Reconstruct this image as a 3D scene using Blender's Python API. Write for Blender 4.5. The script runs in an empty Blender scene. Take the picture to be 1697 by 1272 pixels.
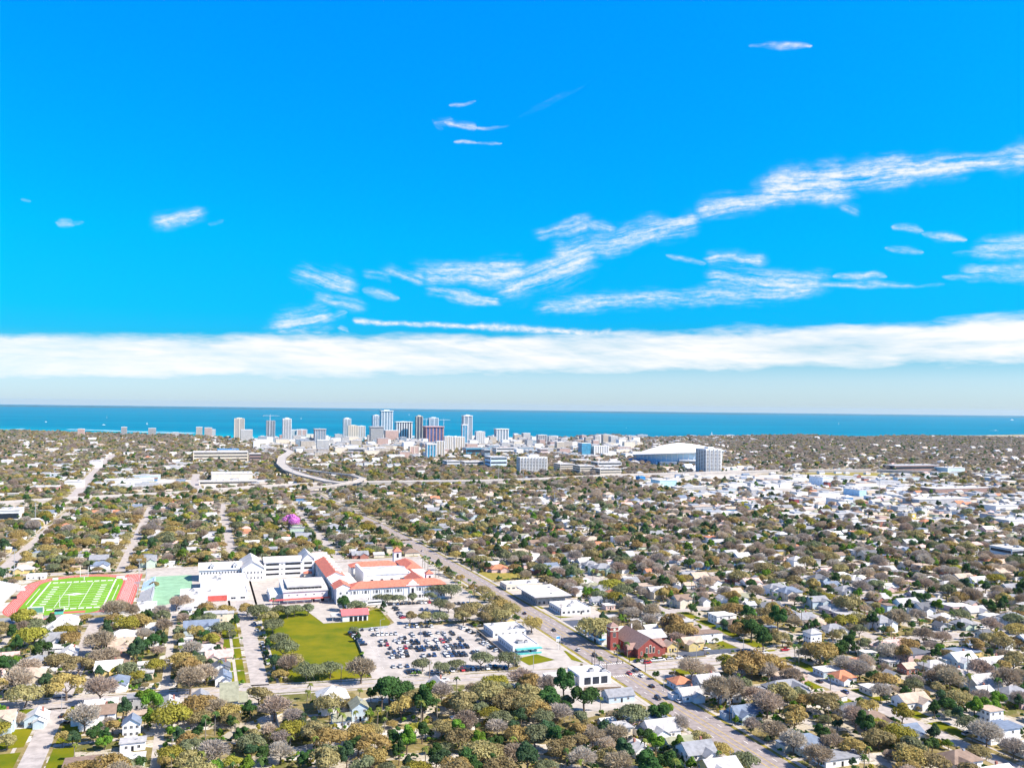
import bpy, math, random
import numpy as np
from mathutils import Vector
R = math.radians
C = bpy.context.scene.collection
scene = bpy.context.scene
rnd = random.Random(7)
rng = np.random.default_rng(11)

# ------------------------------------------------------------------ camera, sky, sun, exposure
FPX, CAMH, HLINE = 1500.0, 145.0, 672.0           # focal length in photo pixels, height in metres, level line
PITCH, ROLL = math.atan((HLINE - 636) / FPX), math.atan(19 / 1697)
cam = bpy.data.cameras.new('camera'); camo = bpy.data.objects.new('camera', cam); C.objects.link(camo)
cam.sensor_width = 36; cam.lens = 36 * FPX / 1697; cam.clip_start = 1; cam.clip_end = 200000
camo.location = (0, 0, CAMH)
from mathutils import Matrix
camo.rotation_euler = (Matrix.Rotation(R(90) + PITCH, 3, 'X') @ Matrix.Rotation(ROLL, 3, 'Z')).to_euler()
scene.camera = camo
SUN_EL, SUN_AZ = R(44), R(106)                      # azimuth clockwise from the view direction
EXPO = 1.05; HAZE = 1.3e-5
vs = scene.view_settings
vs.view_transform = 'Standard'; vs.look = 'None'; vs.gamma = 1; vs.exposure = EXPO; vs.use_curve_mapping = False
sun = bpy.data.lights.new('sun', 'SUN'); sun.energy = 4.6; sun.angle = R(0.5); sun.color = (1, 0.91, 0.80)
suno = bpy.data.objects.new('sun', sun); C.objects.link(suno)
sd = Vector((math.sin(SUN_AZ) * math.cos(SUN_EL), math.cos(SUN_AZ) * math.cos(SUN_EL), math.sin(SUN_EL)))
suno.rotation_euler = sd.to_track_quat('Z', 'Y').to_euler()

def ray(x, y):
    u, v = x - 848.5, y - 636.0
    c, s = math.cos(-ROLL), math.sin(-ROLL)
    u, v = c * u - s * v, s * u + c * v
    cp, sp = math.cos(PITCH), math.sin(PITCH)
    return (u, cp * FPX + sp * v, sp * FPX - cp * v)
def G(x, y, z=0.0):                                # photo pixel -> point on the level z
    d = ray(x, y); k = (z - CAMH) / d[2]
    return Vector((d[0] * k, d[1] * k, z))
def sky_at(x, y):                                  # photo pixel -> (azimuth, elevation) in the sky
    d = ray(x, y); return math.atan2(d[0], d[1]), math.atan2(d[2], math.hypot(d[0], d[1]))

class NT:                                          # tiny node-tree helper
    def __init__(s, tree): s.t = tree; s.t.nodes.clear()
    def n(s, kind, **kw):
        nd = s.t.nodes.new('ShaderNode' + kind)
        for k, v in kw.items():
            if k.startswith('i_'): 
                key = k[2:]; key = int(key) if key.isdigit() else key.replace('_', ' ')
                s.put(nd.inputs[key], v)
            else: setattr(nd, k, v)
        return nd
    def put(s, sock, v):
        if hasattr(v, 'is_output'): s.t.links.new(v, sock)
        else: sock.default_value = v
    def math(s, op, a, b=0.0, c=0.0, clamp=False):
        nd = s.t.nodes.new('ShaderNodeMath'); nd.operation = op; nd.use_clamp = clamp
        for i, v in enumerate((a, b, c)): s.put(nd.inputs[i], v)
        return nd.outputs[0]
    def vmath(s, op, a, b=(0, 0, 0), out=0):
        nd = s.t.nodes.new('ShaderNodeVectorMath'); nd.operation = op
        s.put(nd.inputs[0], a); s.put(nd.inputs[1], b)
        return nd.outputs[out]
    def scale(s, a, f):
        nd = s.t.nodes.new('ShaderNodeVectorMath'); nd.operation = 'SCALE'
        s.put(nd.inputs[0], a); s.put(nd.inputs['Scale'], f); return nd.outputs[0]
    def mix(s, fac, a, b, blend='MIX'):
        nd = s.t.nodes.new('ShaderNodeMix'); nd.data_type = 'RGBA'; nd.blend_type = blend
        s.put(nd.inputs[0], fac); s.put(nd.inputs[6], a); s.put(nd.inputs[7], b); return nd.outputs[2]
    def ramp(s, fac, stops, interp='LINEAR'):
        nd = s.t.nodes.new('ShaderNodeValToRGB'); nd.color_ramp.interpolation = interp
        el = nd.color_ramp.elements
        while len(el) < len(stops): el.new(0.5)
        for e, (p, c) in zip(el, stops): e.position = p; e.color = (*c, 1) if len(c) == 3 else c
        s.put(nd.inputs[0], fac); return nd.outputs[0]
    def smooth(s, x, lo, hi):
        nd = s.t.nodes.new('ShaderNodeMapRange'); nd.interpolation_type = 'SMOOTHSTEP'
        s.put(nd.inputs[0], x); s.put(nd.inputs[1], lo); s.put(nd.inputs[2], hi); return nd.outputs[0]
    def noise(s, vec, scale, detail=4.0, rough=0.55):
        nd = s.t.nodes.new('ShaderNodeTexNoise'); s.put(nd.inputs['Vector'], vec)
        nd.inputs['Scale'].default_value = scale; nd.inputs['Detail'].default_value = detail; nd.inputs['Roughness'].default_value = rough
        return nd.outputs['Fac']

world = bpy.data.worlds.new('World'); scene.world = world; world.use_nodes = True
w = NT(world.node_tree)
dirv = w.n('TexCoord').outputs['Generated']
sx = w.n('SeparateXYZ', i_0=dirv)
az = w.math('ARCTAN2', sx.outputs[0], sx.outputs[1]); el = w.math('ARCSINE', sx.outputs[2])
vis = w.n('CombineXYZ', i_0=sx.outputs[0], i_1=sx.outputs[1], i_2=w.math('MAXIMUM', sx.outputs[2], 0.004)).outputs[0]   # the dip of the horizon still shows sky
nish = w.n('TexSky', sky_type='NISHITA', sun_disc=False, sun_elevation=SUN_EL, sun_rotation=SUN_AZ, altitude=100, air_density=1.0, dust_density=0.6, ozone_density=2.0)
world.node_tree.update_tag(); w.put(next(q for q in nish.inputs if q.name == 'Vector'), vis)
# deep dry-air blue: grade of the physical sky by height above the sea
eln = w.math('DIVIDE', el, R(50), clamp=True)
grade = w.ramp(eln, [(0.0, (0.50, 0.74, 1.06)), (0.035, (0.34, 0.68, 1.04)), (0.075, (0.03, 0.50, 0.80)), (0.11, (0.008, 0.58, 1.0)), (0.2, (0.002, 0.72, 1.4)), (0.5, (0.001, 0.90, 2.0)), (0.62, (0.55, 0.72, 0.95)), (1.0, (0.75, 0.82, 0.92))])
GRADE_GAIN = 1.17
blue = w.mix(1.0, nish.outputs[0], w.scale(grade, GRADE_GAIN), 'MULTIPLY')
p2 = w.n('CombineXYZ', i_0=az, i_1=el).outputs[0]
warp_n = w.n('TexNoise', i_Vector=p2); warp_n.inputs['Scale'].default_value = 22; warp_n.inputs['Detail'].default_value = 5
warp = w.scale(w.vmath('SUBTRACT', warp_n.outputs['Color'], (0.5, 0.5, 0.5)), 0.012)
pw = w.vmath('MULTIPLY', w.vmath('ADD', p2, warp), (1, 1, 0))
lean = w.n('CombineXYZ', i_0=w.math('ADD', az, w.math('MULTIPLY', el, 0.8)), i_1=w.math('ADD', el, w.math('MULTIPLY', w.math('SINE', w.math('MULTIPLY', az, 4.0)), 0.06))).outputs[0]
fib = w.noise(w.vmath('MULTIPLY', w.vmath('ADD', lean, w.scale(warp, 0.6)), (14, 95, 1)), 1.0, 8, 0.62)
fine = w.noise(w.vmath('MULTIPLY', p2, (130, 260, 1)), 1.0, 6, 0.6)
# one cirrus streak as a node group: fibres run along it, its width wanders
sg_ = bpy.data.node_groups.new('cirrus_streak', 'ShaderNodeTree')
for nm, ty in (('P', 'NodeSocketVector'), ('A', 'NodeSocketVector'), ('D', 'NodeSocketVector'), ('L', 'NodeSocketFloat'), ('Width', 'NodeSocketFloat'), ('Amp', 'NodeSocketFloat'), ('Seed', 'NodeSocketFloat'), ('Trail', 'NodeSocketFloat')):
    sg_.interface.new_socket(nm, in_out='INPUT', socket_type=ty)
sg_.interface.new_socket('S', in_out='OUTPUT', socket_type='NodeSocketFloat')
q = NT(sg_); gi_ = sg_.nodes.new('NodeGroupInput').outputs; go_ = sg_.nodes.new('NodeGroupOutput')
pa = q.vmath('SUBTRACT', gi_['P'], gi_['A']); ds = q.n('SeparateXYZ', i_0=gi_['D'])
al = q.vmath('DOT_PRODUCT', pa, gi_['D'], out=1)
ac = q.vmath('DOT_PRODUCT', pa, q.n('CombineXYZ', i_0=q.math('MULTIPLY', ds.outputs[1], -1.0), i_1=ds.outputs[0]).outputs[0], out=1)
ov = q.math('MULTIPLY', q.math('SUBTRACT', al, q.math('MINIMUM', q.math('MAXIMUM', al, 0.0), gi_['L'])), 0.85)
dd_ = q.math('SQRT', q.math('ADD', q.math('MULTIPLY', ov, ov), q.math('MULTIPLY', ac, ac)))
fbr = q.noise(q.n('CombineXYZ', i_0=q.math('ADD', q.math('MULTIPLY', al, q.math('ADD', 16.0, q.math('MULTIPLY', gi_['Trail'], 74.0))), q.math('MULTIPLY', ac, 30.0)), i_1=q.math('MULTIPLY', ac, 150.0), i_2=gi_['Seed']).outputs[0], 1.0, 7, 0.66)
lump = q.noise(q.n('CombineXYZ', i_0=q.math('MULTIPLY', al, 22.0), i_1=q.math('MULTIPLY', ac, 12.0), i_2=gi_['Seed']).outputs[0], 1.0, 3, 0.5)
ww = q.math('MULTIPLY', q.math('ADD', q.math('ADD', 0.1, q.math('MULTIPLY', gi_['Trail'], 0.6)), q.math('MULTIPLY', lump, q.math('SUBTRACT', 1.9, q.math('MULTIPLY', gi_['Trail'], 1.3)))), gi_['Width'])
tt_ = q.math('DIVIDE', al, gi_['L'], clamp=True)
hump = q.math('MULTIPLY', q.math('MULTIPLY', tt_, q.math('SUBTRACT', 1.0, tt_)), 4.0)
thin = q.math('MULTIPLY', q.math('LESS_THAN', gi_['Width'], 9.0 / FPX), q.math('SUBTRACT', 1.0, gi_['Trail']))
ww = q.math('MULTIPLY', ww, q.math('SUBTRACT', 1.0, q.math('MULTIPLY', thin, q.math('MULTIPLY', q.math('SUBTRACT', 1.0, q.math('SQRT', hump)), 0.7))))
e_ = q.math('DIVIDE', dd_, ww)
g_ = q.math('MULTIPLY', q.math('EXPONENT', q.math('MULTIPLY', q.math('MULTIPLY', e_, e_), -1.0)), gi_['Amp'])
sg_.links.new(q.math('MULTIPLY', g_, q.math('ADD', 0.95, q.math('MULTIPLY', q.math('SUBTRACT', fbr, 0.5), q.math('SUBTRACT', 4.2, q.math('MULTIPLY', gi_['Trail'], 2.0))))), go_.inputs[0])
def stroke(x0, y0, x1, y1, wid, amp):
    a, b = sky_at(x0, y0), sky_at(x1, y1); L = math.hypot(b[0] - a[0], b[1] - a[1]) + 1e-6; trail = 1.0 if amp > 1.02 and wid < 7 else 0.0
    g = w.t.nodes.new('ShaderNodeGroup'); g.node_tree = sg_
    for nm, v in (('P', pw), ('A', (a[0], a[1], 0)), ('D', ((b[0] - a[0]) / L, (b[1] - a[1]) / L, 0)), ('L', L), ('Width', wid * (1.0 if trail else 1.15) / FPX), ('Amp', amp), ('Seed', (x0 * .37 + y0 * .11) % 50), ('Trail', trail)): w.put(g.inputs[nm], v)
    return g.outputs[0]
STROKES = [(742, 177, 788, 168, 3.5, .7), (718, 200, 735, 214, 6, .4), (722, 205, 748, 200, 6, .45), (738, 203, 790, 213, 4.5, .85), (790, 213, 845, 209, 3, .7), (752, 236, 790, 238, 3, .85), (790, 238, 832, 236, 2, .7), (860, 195, 965, 142, 5, .16),
           (96, 368, 124, 373, 6, .7), (112, 372, 140, 368, 3, .6), (276, 366, 325, 354, 9.2, .85), (288, 358, 306, 370, 5, .6), (315, 364, 342, 357, 3, .8), (345, 370, 370, 366, 4, .35), (34, 328, 50, 332, 2.5, .55),
           (515, 452, 570, 470, 16, .72), (610, 455, 640, 462, 8, .6), (650, 450, 690, 458, 9, .7), (715, 452, 850, 452, 16, .95), (800, 462, 860, 470, 14, .6),
           (850, 470, 960, 430, 20, .95), (940, 415, 1140, 370, 16, .95), (900, 388, 965, 370, 11, .8), (960, 370, 1010, 378, 8, .6), (715, 480, 820, 500, 9, .75), (600, 480, 660, 492, 6, .55),
           (530, 492, 590, 505, 9, .65), (480, 535, 530, 525, 16, .75), (500, 545, 535, 550, 10, .55), (550, 525, 575, 518, 7, .6), (560, 545, 575, 550, 6, .65),
           (590, 531, 800, 541, 4.5, 1.15), (800, 541, 1010, 552, 6, 1.05), (1170, 348, 1280, 330, 12, .85), (1285, 312, 1380, 305, 20, 1.2), (1380, 295, 1500, 280, 17, 1.15), (1500, 280, 1697, 262, 13, 1.05), (1697, 262, 2100, 225, 14, 1.0),
           (905, 505, 1100, 495, 13, .75), (1080, 495, 1340, 480, 12, .8), (1190, 460, 1350, 468, 14, .85), (1340, 470, 1560, 470, 5, .6), (1105, 425, 1170, 436, 4, .7), (1180, 430, 1255, 432, 9, .95), (1380, 457, 1470, 458, 5, .75),
           (1480, 378, 1530, 383, 5, .7), (1530, 388, 1600, 398, 5, .6), (1470, 412, 1530, 417, 4, .6), (1580, 420, 1640, 425, 5, .55), (1640, 410, 1800, 400, 14, .85), (1560, 458, 1700, 462, 5, .6), (1620, 450, 1800, 445, 11, .8), (1630, 400, 1697, 398, 5, .5), (1400, 340, 1415, 346, 8, .5),
           (1240, 78, 1345, 75, 4, .7), (1640, 555, 1660, 530, 10, .6)]
tex = w.math('ADD', w.math('MULTIPLY', w.math('SUBTRACT', fine, 0.5), 1.6), 0.95)
# long bank of stratus over the bay: ragged top, flat base
elx = w.math('ADD', w.math('MULTIPLY', w.math('SUBTRACT', w.noise(w.vmath('MULTIPLY', p2, (13, 60, 1)), 1.0, 6, 0.6), 0.5), 0.03), el)
def lev(y, x=848): return sky_at(x, y)[1]
top = w.math('ADD', lev(557), w.math('MULTIPLY', az, 0.027))
band_hi = w.math('SUBTRACT', 1.0, w.smooth(w.math('SUBTRACT', elx, top), -0.008, 0.006))
band_lo = w.smooth(w.math('SUBTRACT', elx, w.math('MULTIPLY', az, 0.027)), lev(632), lev(606))
soft = w.noise(w.vmath('MULTIPLY', p2, (7, 55, 1)), 1.0, 5, 0.6)
body = w.math('ADD', 0.83, w.math('ADD', w.math('MULTIPLY', w.math('SUBTRACT', fib, 0.5), 0.7), w.math('MULTIPLY', w.math('SUBTRACT', soft, 0.5), 1.5)), clamp=True)
band = w.math('MULTIPLY', w.math('MULTIPLY', band_hi, band_lo), body, clamp=True)
veil = w.math('MULTIPLY', w.smooth(el, lev(560), lev(645)), 0.36)
low = w.math('MAXIMUM', band, veil)
WHITE_GAIN = 6.7
cloud_col = w.mix(w.smooth(el, lev(690), lev(590)), (0.86 * WHITE_GAIN, 0.96 * WHITE_GAIN, 1.03 * WHITE_GAIN, 1), (WHITE_GAIN, WHITE_GAIN * 1.0, WHITE_GAIN * 1.01, 1))
def sky_part(strokes, lowband=True):
    S = None
    for st in strokes:
        k = stroke(*st); S = k if S is None else w.math('MAXIMUM', S, k)
    al = low if lowband else None
    if S is not None:
        c = w.math('MULTIPLY', w.smooth(w.math('MULTIPLY', S, tex), 0.06, 1.6), 0.88)
        al = c if al is None else w.math('MAXIMUM', c, al)
    return w.n('Background', i_Color=blue if al is None else w.mix(al, blue, cloud_col), i_Strength=0.075).outputs[0]
# sectors of the sky by azimuth, each with the cirrus streaks that reach into it
edges = [-60, 480, 700, 900, 1130, 1360, 1800]
sh = sky_part([], False)
rows_ = [-400, 250, 345, 575, 720]
for i in range(len(edges) - 1):
    for j in range(len(rows_) - 1):
        e0, e1, r0, r1 = edges[i], edges[i + 1], rows_[j], rows_[j + 1]
        part = sky_part([st for st in STROKES if min(st[0], st[2]) - 3 * st[4] - 30 < e1 and max(st[0], st[2]) + 3 * st[4] + 30 > e0 and min(st[1], st[3]) - 3.2 * st[4] - 14 < r1 and max(st[1], st[3]) + 3.2 * st[4] + 14 > r0])
        a0, a1 = (e0 - 848.5) / FPX, (e1 - 848.5) / FPX; l1, l0 = math.atan((HLINE - r0) / FPX), math.atan((HLINE - r1) / FPX)
        if i == 0: a0 = -2.0
        if i == len(edges) - 2: a1 = 2.0
        inside = w.math('MULTIPLY', w.math('MULTIPLY', w.math('GREATER_THAN', az, a0), w.math('LESS_THAN', az, a1)), w.math('MULTIPLY', w.math('LESS_THAN', el, l1), w.math('GREATER_THAN', el, l0 if j < len(rows_) - 2 else -0.02)))
        sh = w.n('MixShader', i_0=inside, i_1=sh, i_2=part).outputs[0]
w.n('OutputWorld', i_Surface=sh)
world.cycles.sampling_method = 'MANUAL'; world.cycles.sample_map_resolution = 512

# ------------------------------------------------------------------ helpers: materials
MATS = {}
def mat(name, col, rough=0.8, var=0.12, scale=0.4, spec=0.3, metal=0.0, col2=None):
    if name in MATS: return MATS[name]
    m = bpy.data.materials.new(name); m.use_nodes = True; t = NT(m.node_tree)
    pos = t.n('TexCoord').outputs['Object']
    n1 = t.noise(pos, scale, 5, 0.6)
    c2 = col2 or tuple(max(0, c * (1 - 2.2 * var)) for c in col); c3 = tuple(min(1, c * (1 + var)) for c in col)
    base = t.ramp(n1, [(0.3, c2), (0.62, c3)])
    p = t.n('BsdfPrincipled', i_Base_Color=base, i_Roughness=rough, i_Metallic=metal)
    p.inputs['Specular IOR Level'].default_value = spec
    t.n('OutputMaterial', i_Surface=p.outputs[0]); MATS[name] = m; return m

def facade(name, wall, glass, floor=3.5, bay=4.0, fw=0.6, fh=0.55, rough=0.25):
    """Wall with rows of windows; the grid follows the wall's own metres."""
    if name in MATS: return MATS[name]
    m = bpy.data.materials.new(name); m.use_nodes = True; t = NT(m.node_tree)
    tc = t.n('TexCoord'); s = t.n('SeparateXYZ', i_0=tc.outputs['Object']); nn = t.n('SeparateXYZ', i_0=tc.outputs['Normal'])
    side = t.math('GREATER_THAN', t.math('ABSOLUTE', nn.outputs[0]), 0.6)
    h = t.math('ADD', t.math('MULTIPLY', s.outputs[1], side), t.math('MULTIPLY', s.outputs[0], t.math('SUBTRACT', 1.0, side)))
    fx = t.math('FRACT', t.math('ADD', t.math('DIVIDE', h, bay), 100.25)); fz = t.math('FRACT', t.math('DIVIDE', s.outputs[2], floor))
    wx = t.math('LESS_THAN', fx, fw); wz = t.math('MULTIPLY', t.math('GREATER_THAN', fz, 0.25), t.math('LESS_THAN', fz, 0.25 + fh))
    up = t.math('LESS_THAN', t.math('ABSOLUTE', nn.outputs[2]), 0.5)
    mask = t.math('MULTIPLY', t.math('MULTIPLY', wx, wz), up)
    wn = t.n('TexWhiteNoise'); wn.noise_dimensions = '2D'
    cell = t.n('CombineXYZ', i_0=t.math('FLOOR', t.math('DIVIDE', h, bay)), i_1=t.math('FLOOR', t.math('DIVIDE', s.outputs[2], floor)))
    t.put(wn.inputs['Vector'], cell.outputs[0])
    g = t.mix(wn.outputs['Value'], (*[c * 0.6 for c in glass], 1), (*[min(1, c * 1.5) for c in glass], 1))
    wcol = t.ramp(t.noise(tc.outputs['Object'], 0.15, 4), [(0.3, tuple(c * 0.86 for c in wall)), (0.65, wall)])
    base = t.mix(mask, wcol, g)
    p = t.n('BsdfPrincipled', i_Base_Color=base, i_Roughness=t.math('SUBTRACT', 0.8, t.math('MULTIPLY', mask, 0.8 - rough)))
    t.n('OutputMaterial', i_Surface=p.outputs[0]); MATS[name] = m; return m

# ------------------------------------------------------------------ helpers: meshes and things
class MB:
    def __init__(s): s.v = []; s.f = []; s.m = []; s.mats = []
    def mi(s, m):
        if m not in s.mats: s.mats.append(m)
        return s.mats.index(m)
    def add(s, vs, fs, m):
        o = len(s.v); k = s.mi(m); s.v += [tuple(q) for q in vs]
        for f in fs: s.f.append([i + o for i in f]); s.m.append(k)
        return s
    def box(s, x0, x1, y0, y1, z0, z1, m, bottom=False):
        fs = [(0, 1, 5, 4), (1, 2, 6, 5), (2, 3, 7, 6), (3, 0, 4, 7), (4, 5, 6, 7)] + ([(3, 2, 1, 0)] if bottom else [])
        return s.add([(x0, y0, z0), (x1, y0, z0), (x1, y1, z0), (x0, y1, z0), (x0, y0, z1), (x1, y0, z1), (x1, y1, z1), (x0, y1, z1)], fs, m)
    def gable(s, x0, x1, y0, y1, z, h, m, wall=None, over=0.5, axis='x', th=0.18):
        """gable roof with ridge along axis, a real slab with eaves; closes the gable ends with wall"""
        def P(a, b, c): return (a, b, c) if axis == 'x' else (b, a, c)
        a0, a1, b0, b1 = (x0, x1, y0, y1) if axis == 'x' else (y0, y1, x0, x1)
        bm = (b0 + b1) / 2; sl = h / ((b1 - b0) / 2); ez = z - sl * over
        A0, A1, B0, B1 = a0 - over, a1 + over, b0 - over, b1 + over
        vs = []
        for dz in (th, 0.0): vs += [P(A0, B0, ez + dz), P(A1, B0, ez + dz), P(A1, bm, z + h + dz), P(A0, bm, z + h + dz), P(A1, B1, ez + dz), P(A0, B1, ez + dz)]
        fs = [(0, 1, 2, 3), (3, 2, 4, 5), (6, 9, 8, 7), (9, 11, 10, 8), (0, 6, 7, 1), (5, 4, 10, 11), (0, 3, 9, 6), (3, 5, 11, 9), (1, 7, 8, 2), (2, 8, 10, 4)]
        s.add(vs, fs, m)
        if wall is not None:
            s.add([P(a0, b0, z), P(a0, b1, z), P(a0, bm, z + h - 0.02), P(a1, b0, z), P(a1, b1, z), P(a1, bm, z + h - 0.02)], [(0, 2, 1), (3, 4, 5)], wall)
        return s
    def hip(s, x0, x1, y0, y1, z, h, m, over=0.6, th=0.18):
        x0 -= over; x1 += over; y0 -= over; y1 += over
        lx, ly = x1 - x0, y1 - y0; r = min(lx, ly) / 2
        if lx >= ly: ra, rb = (x0 + r, (y0 + y1) / 2), (x1 - r, (y0 + y1) / 2)
        else: ra, rb = ((x0 + x1) / 2, y0 + r), ((x0 + x1) / 2, y1 - r)
        vs = [(x0, y0, z), (x1, y0, z), (x1, y1, z), (x0, y1, z), (x0, y0, z + th), (x1, y0, z + th), (x1, y1, z + th), (x0, y1, z + th), (*ra, z + th + h), (*rb, z + th + h)]
        if lx >= ly: fs = [(4, 5, 9, 8), (5, 6, 9), (6, 7, 8, 9), (7, 4, 8)]
        else: fs = [(4, 5, 8), (5, 6, 9, 8), (6, 7, 9), (7, 4, 8, 9)]
        s.add(vs, fs + [(0, 1, 5, 4), (1, 2, 6, 5), (2, 3, 7, 6), (3, 0, 4, 7), (3, 2, 1, 0)], m); return s
    def tube(s, a, b, r0, r1, m, n=6, cap=True):
        a, b = Vector(a), Vector(b); d = (b - a); d = d.normalized() if d.length > 1e-6 else Vector((0, 0, 1))
        e = d.orthogonal().normalized(); g = d.cross(e)
        vs = [tuple(p + (e * math.cos(6.2832 * i / n) + g * math.sin(6.2832 * i / n)) * r) for p, r in ((a, r0), (b, r1)) for i in range(n)]
        fs = [(i, (i + 1) % n, n + (i + 1) % n, n + i) for i in range(n)] + ([tuple(range(n, 2 * n))] if cap else [])
        s.add(vs, fs, m); return s
    def poly(s, pts, m, z0=0.0, z1=None):
        """flat sheet of a polygon (2-D points) at z0, or a prism from z0 to z1"""
        n = len(pts); ar = sum(pts[i][0] * pts[(i + 1) % n][1] - pts[(i + 1) % n][0] * pts[i][1] for i in range(n))
        pts = list(pts) if ar > 0 else list(pts)[::-1]
        if z1 is None: s.add([(p[0], p[1], z0) for p in pts], [tuple(range(n))], m)
        else: s.add([(p[0], p[1], z) for z in (z0, z1) for p in pts], [tuple(range(n, 2 * n))] + [(i, (i + 1) % n, n + (i + 1) % n, n + i) for i in range(n)], m)
        return s
    def ribbon(s, pts, wid, m, z=0.0, th=None):
        """a strip of the given width along 2-D (or 3-D) points"""
        L = []; n = len(pts)
        for i, p in enumerate(pts):
            q0, q1 = pts[max(0, i - 1)], pts[min(n - 1, i + 1)]
            dx, dy = q1[0] - q0[0], q1[1] - q0[1]; l = math.hypot(dx, dy) or 1
            zz = p[2] if len(p) > 2 else z
            L.append((p[0] - dy / l * wid / 2, p[1] + dx / l * wid / 2, zz)); L.append((p[0] + dy / l * wid / 2, p[1] - dx / l * wid / 2, zz))
        fs = [(2 * i, 2 * i + 1, 2 * i + 3, 2 * i + 2) for i in range(n - 1)]
        if th is None: return s.add(L, fs, m)
        o = len(L); L2 = L + [(a, b, c - th) for a, b, c in L]
        for i in range(n - 1):
            fs += [(2 * i, 2 * i + 2, o + 2 * i + 2, o + 2 * i), (2 * i + 1, o + 2 * i + 1, o + 2 * i + 3, 2 * i + 3), (o + 2 * i, o + 2 * i + 2, o + 2 * i + 3, o + 2 * i + 1)]
        return s.add(L2, fs, m)
    def mesh(s, name):
        me = bpy.data.meshes.new(name); me.from_pydata(s.v, [], s.f)
        for m in s.mats: me.materials.append(m)
        me.polygons.foreach_set('material_index', s.m); me.update(); return me
    def build(s, name, parent=None, loc=None, rz=None):
        o = bpy.data.objects.new(name, s.mesh(name)); C.objects.link(o)
        if parent is not None: o.parent = parent
        if loc is not None: o.location = loc
        if rz is not None: o.rotation_euler = (0, 0, rz)
        return o
USED = {}
def tag(o, label, cat, group=None):
    o['label'] = label; o['category'] = cat
    if group: o['group'] = group
    USED[label] = USED.get(label, 0) + 1
    return o
def empty(name, loc, rz=0.0):
    o = bpy.data.objects.new(name, None); C.objects.link(o); o.location = loc; o.rotation_euler = (0, 0, rz); o.empty_display_size = 0.5; return o
def setting(o, kind='structure'): o['kind'] = kind; return o

# city grid: u runs to the right along the cross street, v away along the avenue, origin in the crossing
GR = R(19); AX = Vector((-math.sin(GR), math.cos(GR), 0)); BX = Vector((math.cos(GR), math.sin(GR), 0)); O = G(1025, 1108)
def W(u, v, z=0.0): p = O + BX * u + AX * v; p.z = z; return p
def UV(p): d = Vector((p[0], p[1], 0)) - O; return d.dot(BX), d.dot(AX)
def PU(x, y, z=0.0): return UV(G(x, y, z))
def grid_obj(mb, name, parent=None, u=0, v=0, z=0): return mb.build(name, parent, None if parent else W(u, v, z), None if parent else GR)
def inpoly(u, v, P):
    r = False; n = len(P)
    for i in range(n):
        (x0, y0), (x1, y1) = P[i], P[(i + 1) % n]
        if (y0 > v) != (y1 > v) and u < (x1 - x0) * (v - y0) / (y1 - y0) + x0: r = not r
    return r
# ------------------------------------------------------------------ the setting: land, water, roads
def ground_material():
    m = bpy.data.materials.new('ground'); m.use_nodes = True; t = NT(m.node_tree)
    pos = t.n('TexCoord').outputs['Object']
    rot = t.n('VectorRotate', rotation_type='Z_AXIS', i_Vector=pos, i_Angle=-GR).outputs[0]
    warpn = t.n('TexNoise', i_Vector=pos); warpn.inputs['Scale'].default_value = 0.12; warpn.inputs['Detail'].default_value = 4
    wv = t.vmath('ADD', rot, t.scale(t.vmath('SUBTRACT', warpn.outputs['Color'], (0.5, 0.5, 0.5)), 7))
    vor = t.n('TexVoronoi', i_Vector=t.vmath('MULTIPLY', wv, (1.0, 1.7, 0.0))); vor.inputs['Scale'].default_value = 0.055
    cell = t.n('SeparateColor', i_0=vor.outputs['Color'])
    yard = t.ramp(cell.outputs[0], [(0.0, (0.20, 0.16, 0.055)), (0.2, (0.30, 0.245, 0.12)), (0.34, (0.46, 0.41, 0.33)), (0.52, (0.56, 0.52, 0.47)), (0.64, (0.25, 0.20, 0.075)), (0.76, (0.12, 0.125, 0.03)), (0.86, (0.40, 0.36, 0.30)), (0.96, (0.62, 0.58, 0.54))], 'CONSTANT')
    n2 = t.noise(pos, 0.25, 6, 0.65); n3 = t.noise(pos, 1.6, 4, 0.6)
    yard = t.mix(t.smooth(n2, 0.52, 0.68), yard, (0.36, 0.30, 0.20, 1))
    yard = t.mix(t.smooth(n2, 0.48, 0.34), yard, (0.15, 0.13, 0.055, 1))
    yard = t.mix(t.math('MULTIPLY', t.smooth(n3, 0.45, 0.62), 0.35), yard, (0.13, 0.11, 0.06, 1))
    p = t.n('BsdfPrincipled', i_Base_Color=yard, i_Roughness=0.95); p.inputs['Specular IOR Level'].default_value = 0.1
    t.n('OutputMaterial', i_Surface=p.outputs[0]); return m
SHORE = [(0, 714), (60, 715), (100, 716), (150, 718), (200, 719), (260, 721), (300, 721), (360, 724), (400, 728), (500, 731), (600, 731), (700, 730), (800, 728), (850, 727), (930, 726), (965, 725), (990, 721.5), (1020, 721), (1045, 724.5), (1075, 726), (1110, 725), (1150, 724), (1220, 723.5), (1290, 721.5), (1345, 721.5), (1400, 724), (1440, 724.5), (1500, 722), (1560, 721), (1620, 721), (1697, 719.5)]
shore = [G(*p) for p in SHORE]
land = MB(); GM = ground_material()
pts = [(-9000, 5200), (shore[0].x - 1500, shore[0].y + 250)] + [(p.x, p.y) for p in shore] + [(shore[-1].x + 1500, shore[-1].y + 250), (9000, 6400), (9000, -900), (-9000, -900)]
land.poly(pts, GM, 0.0); setting(land.build('ground'))

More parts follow.
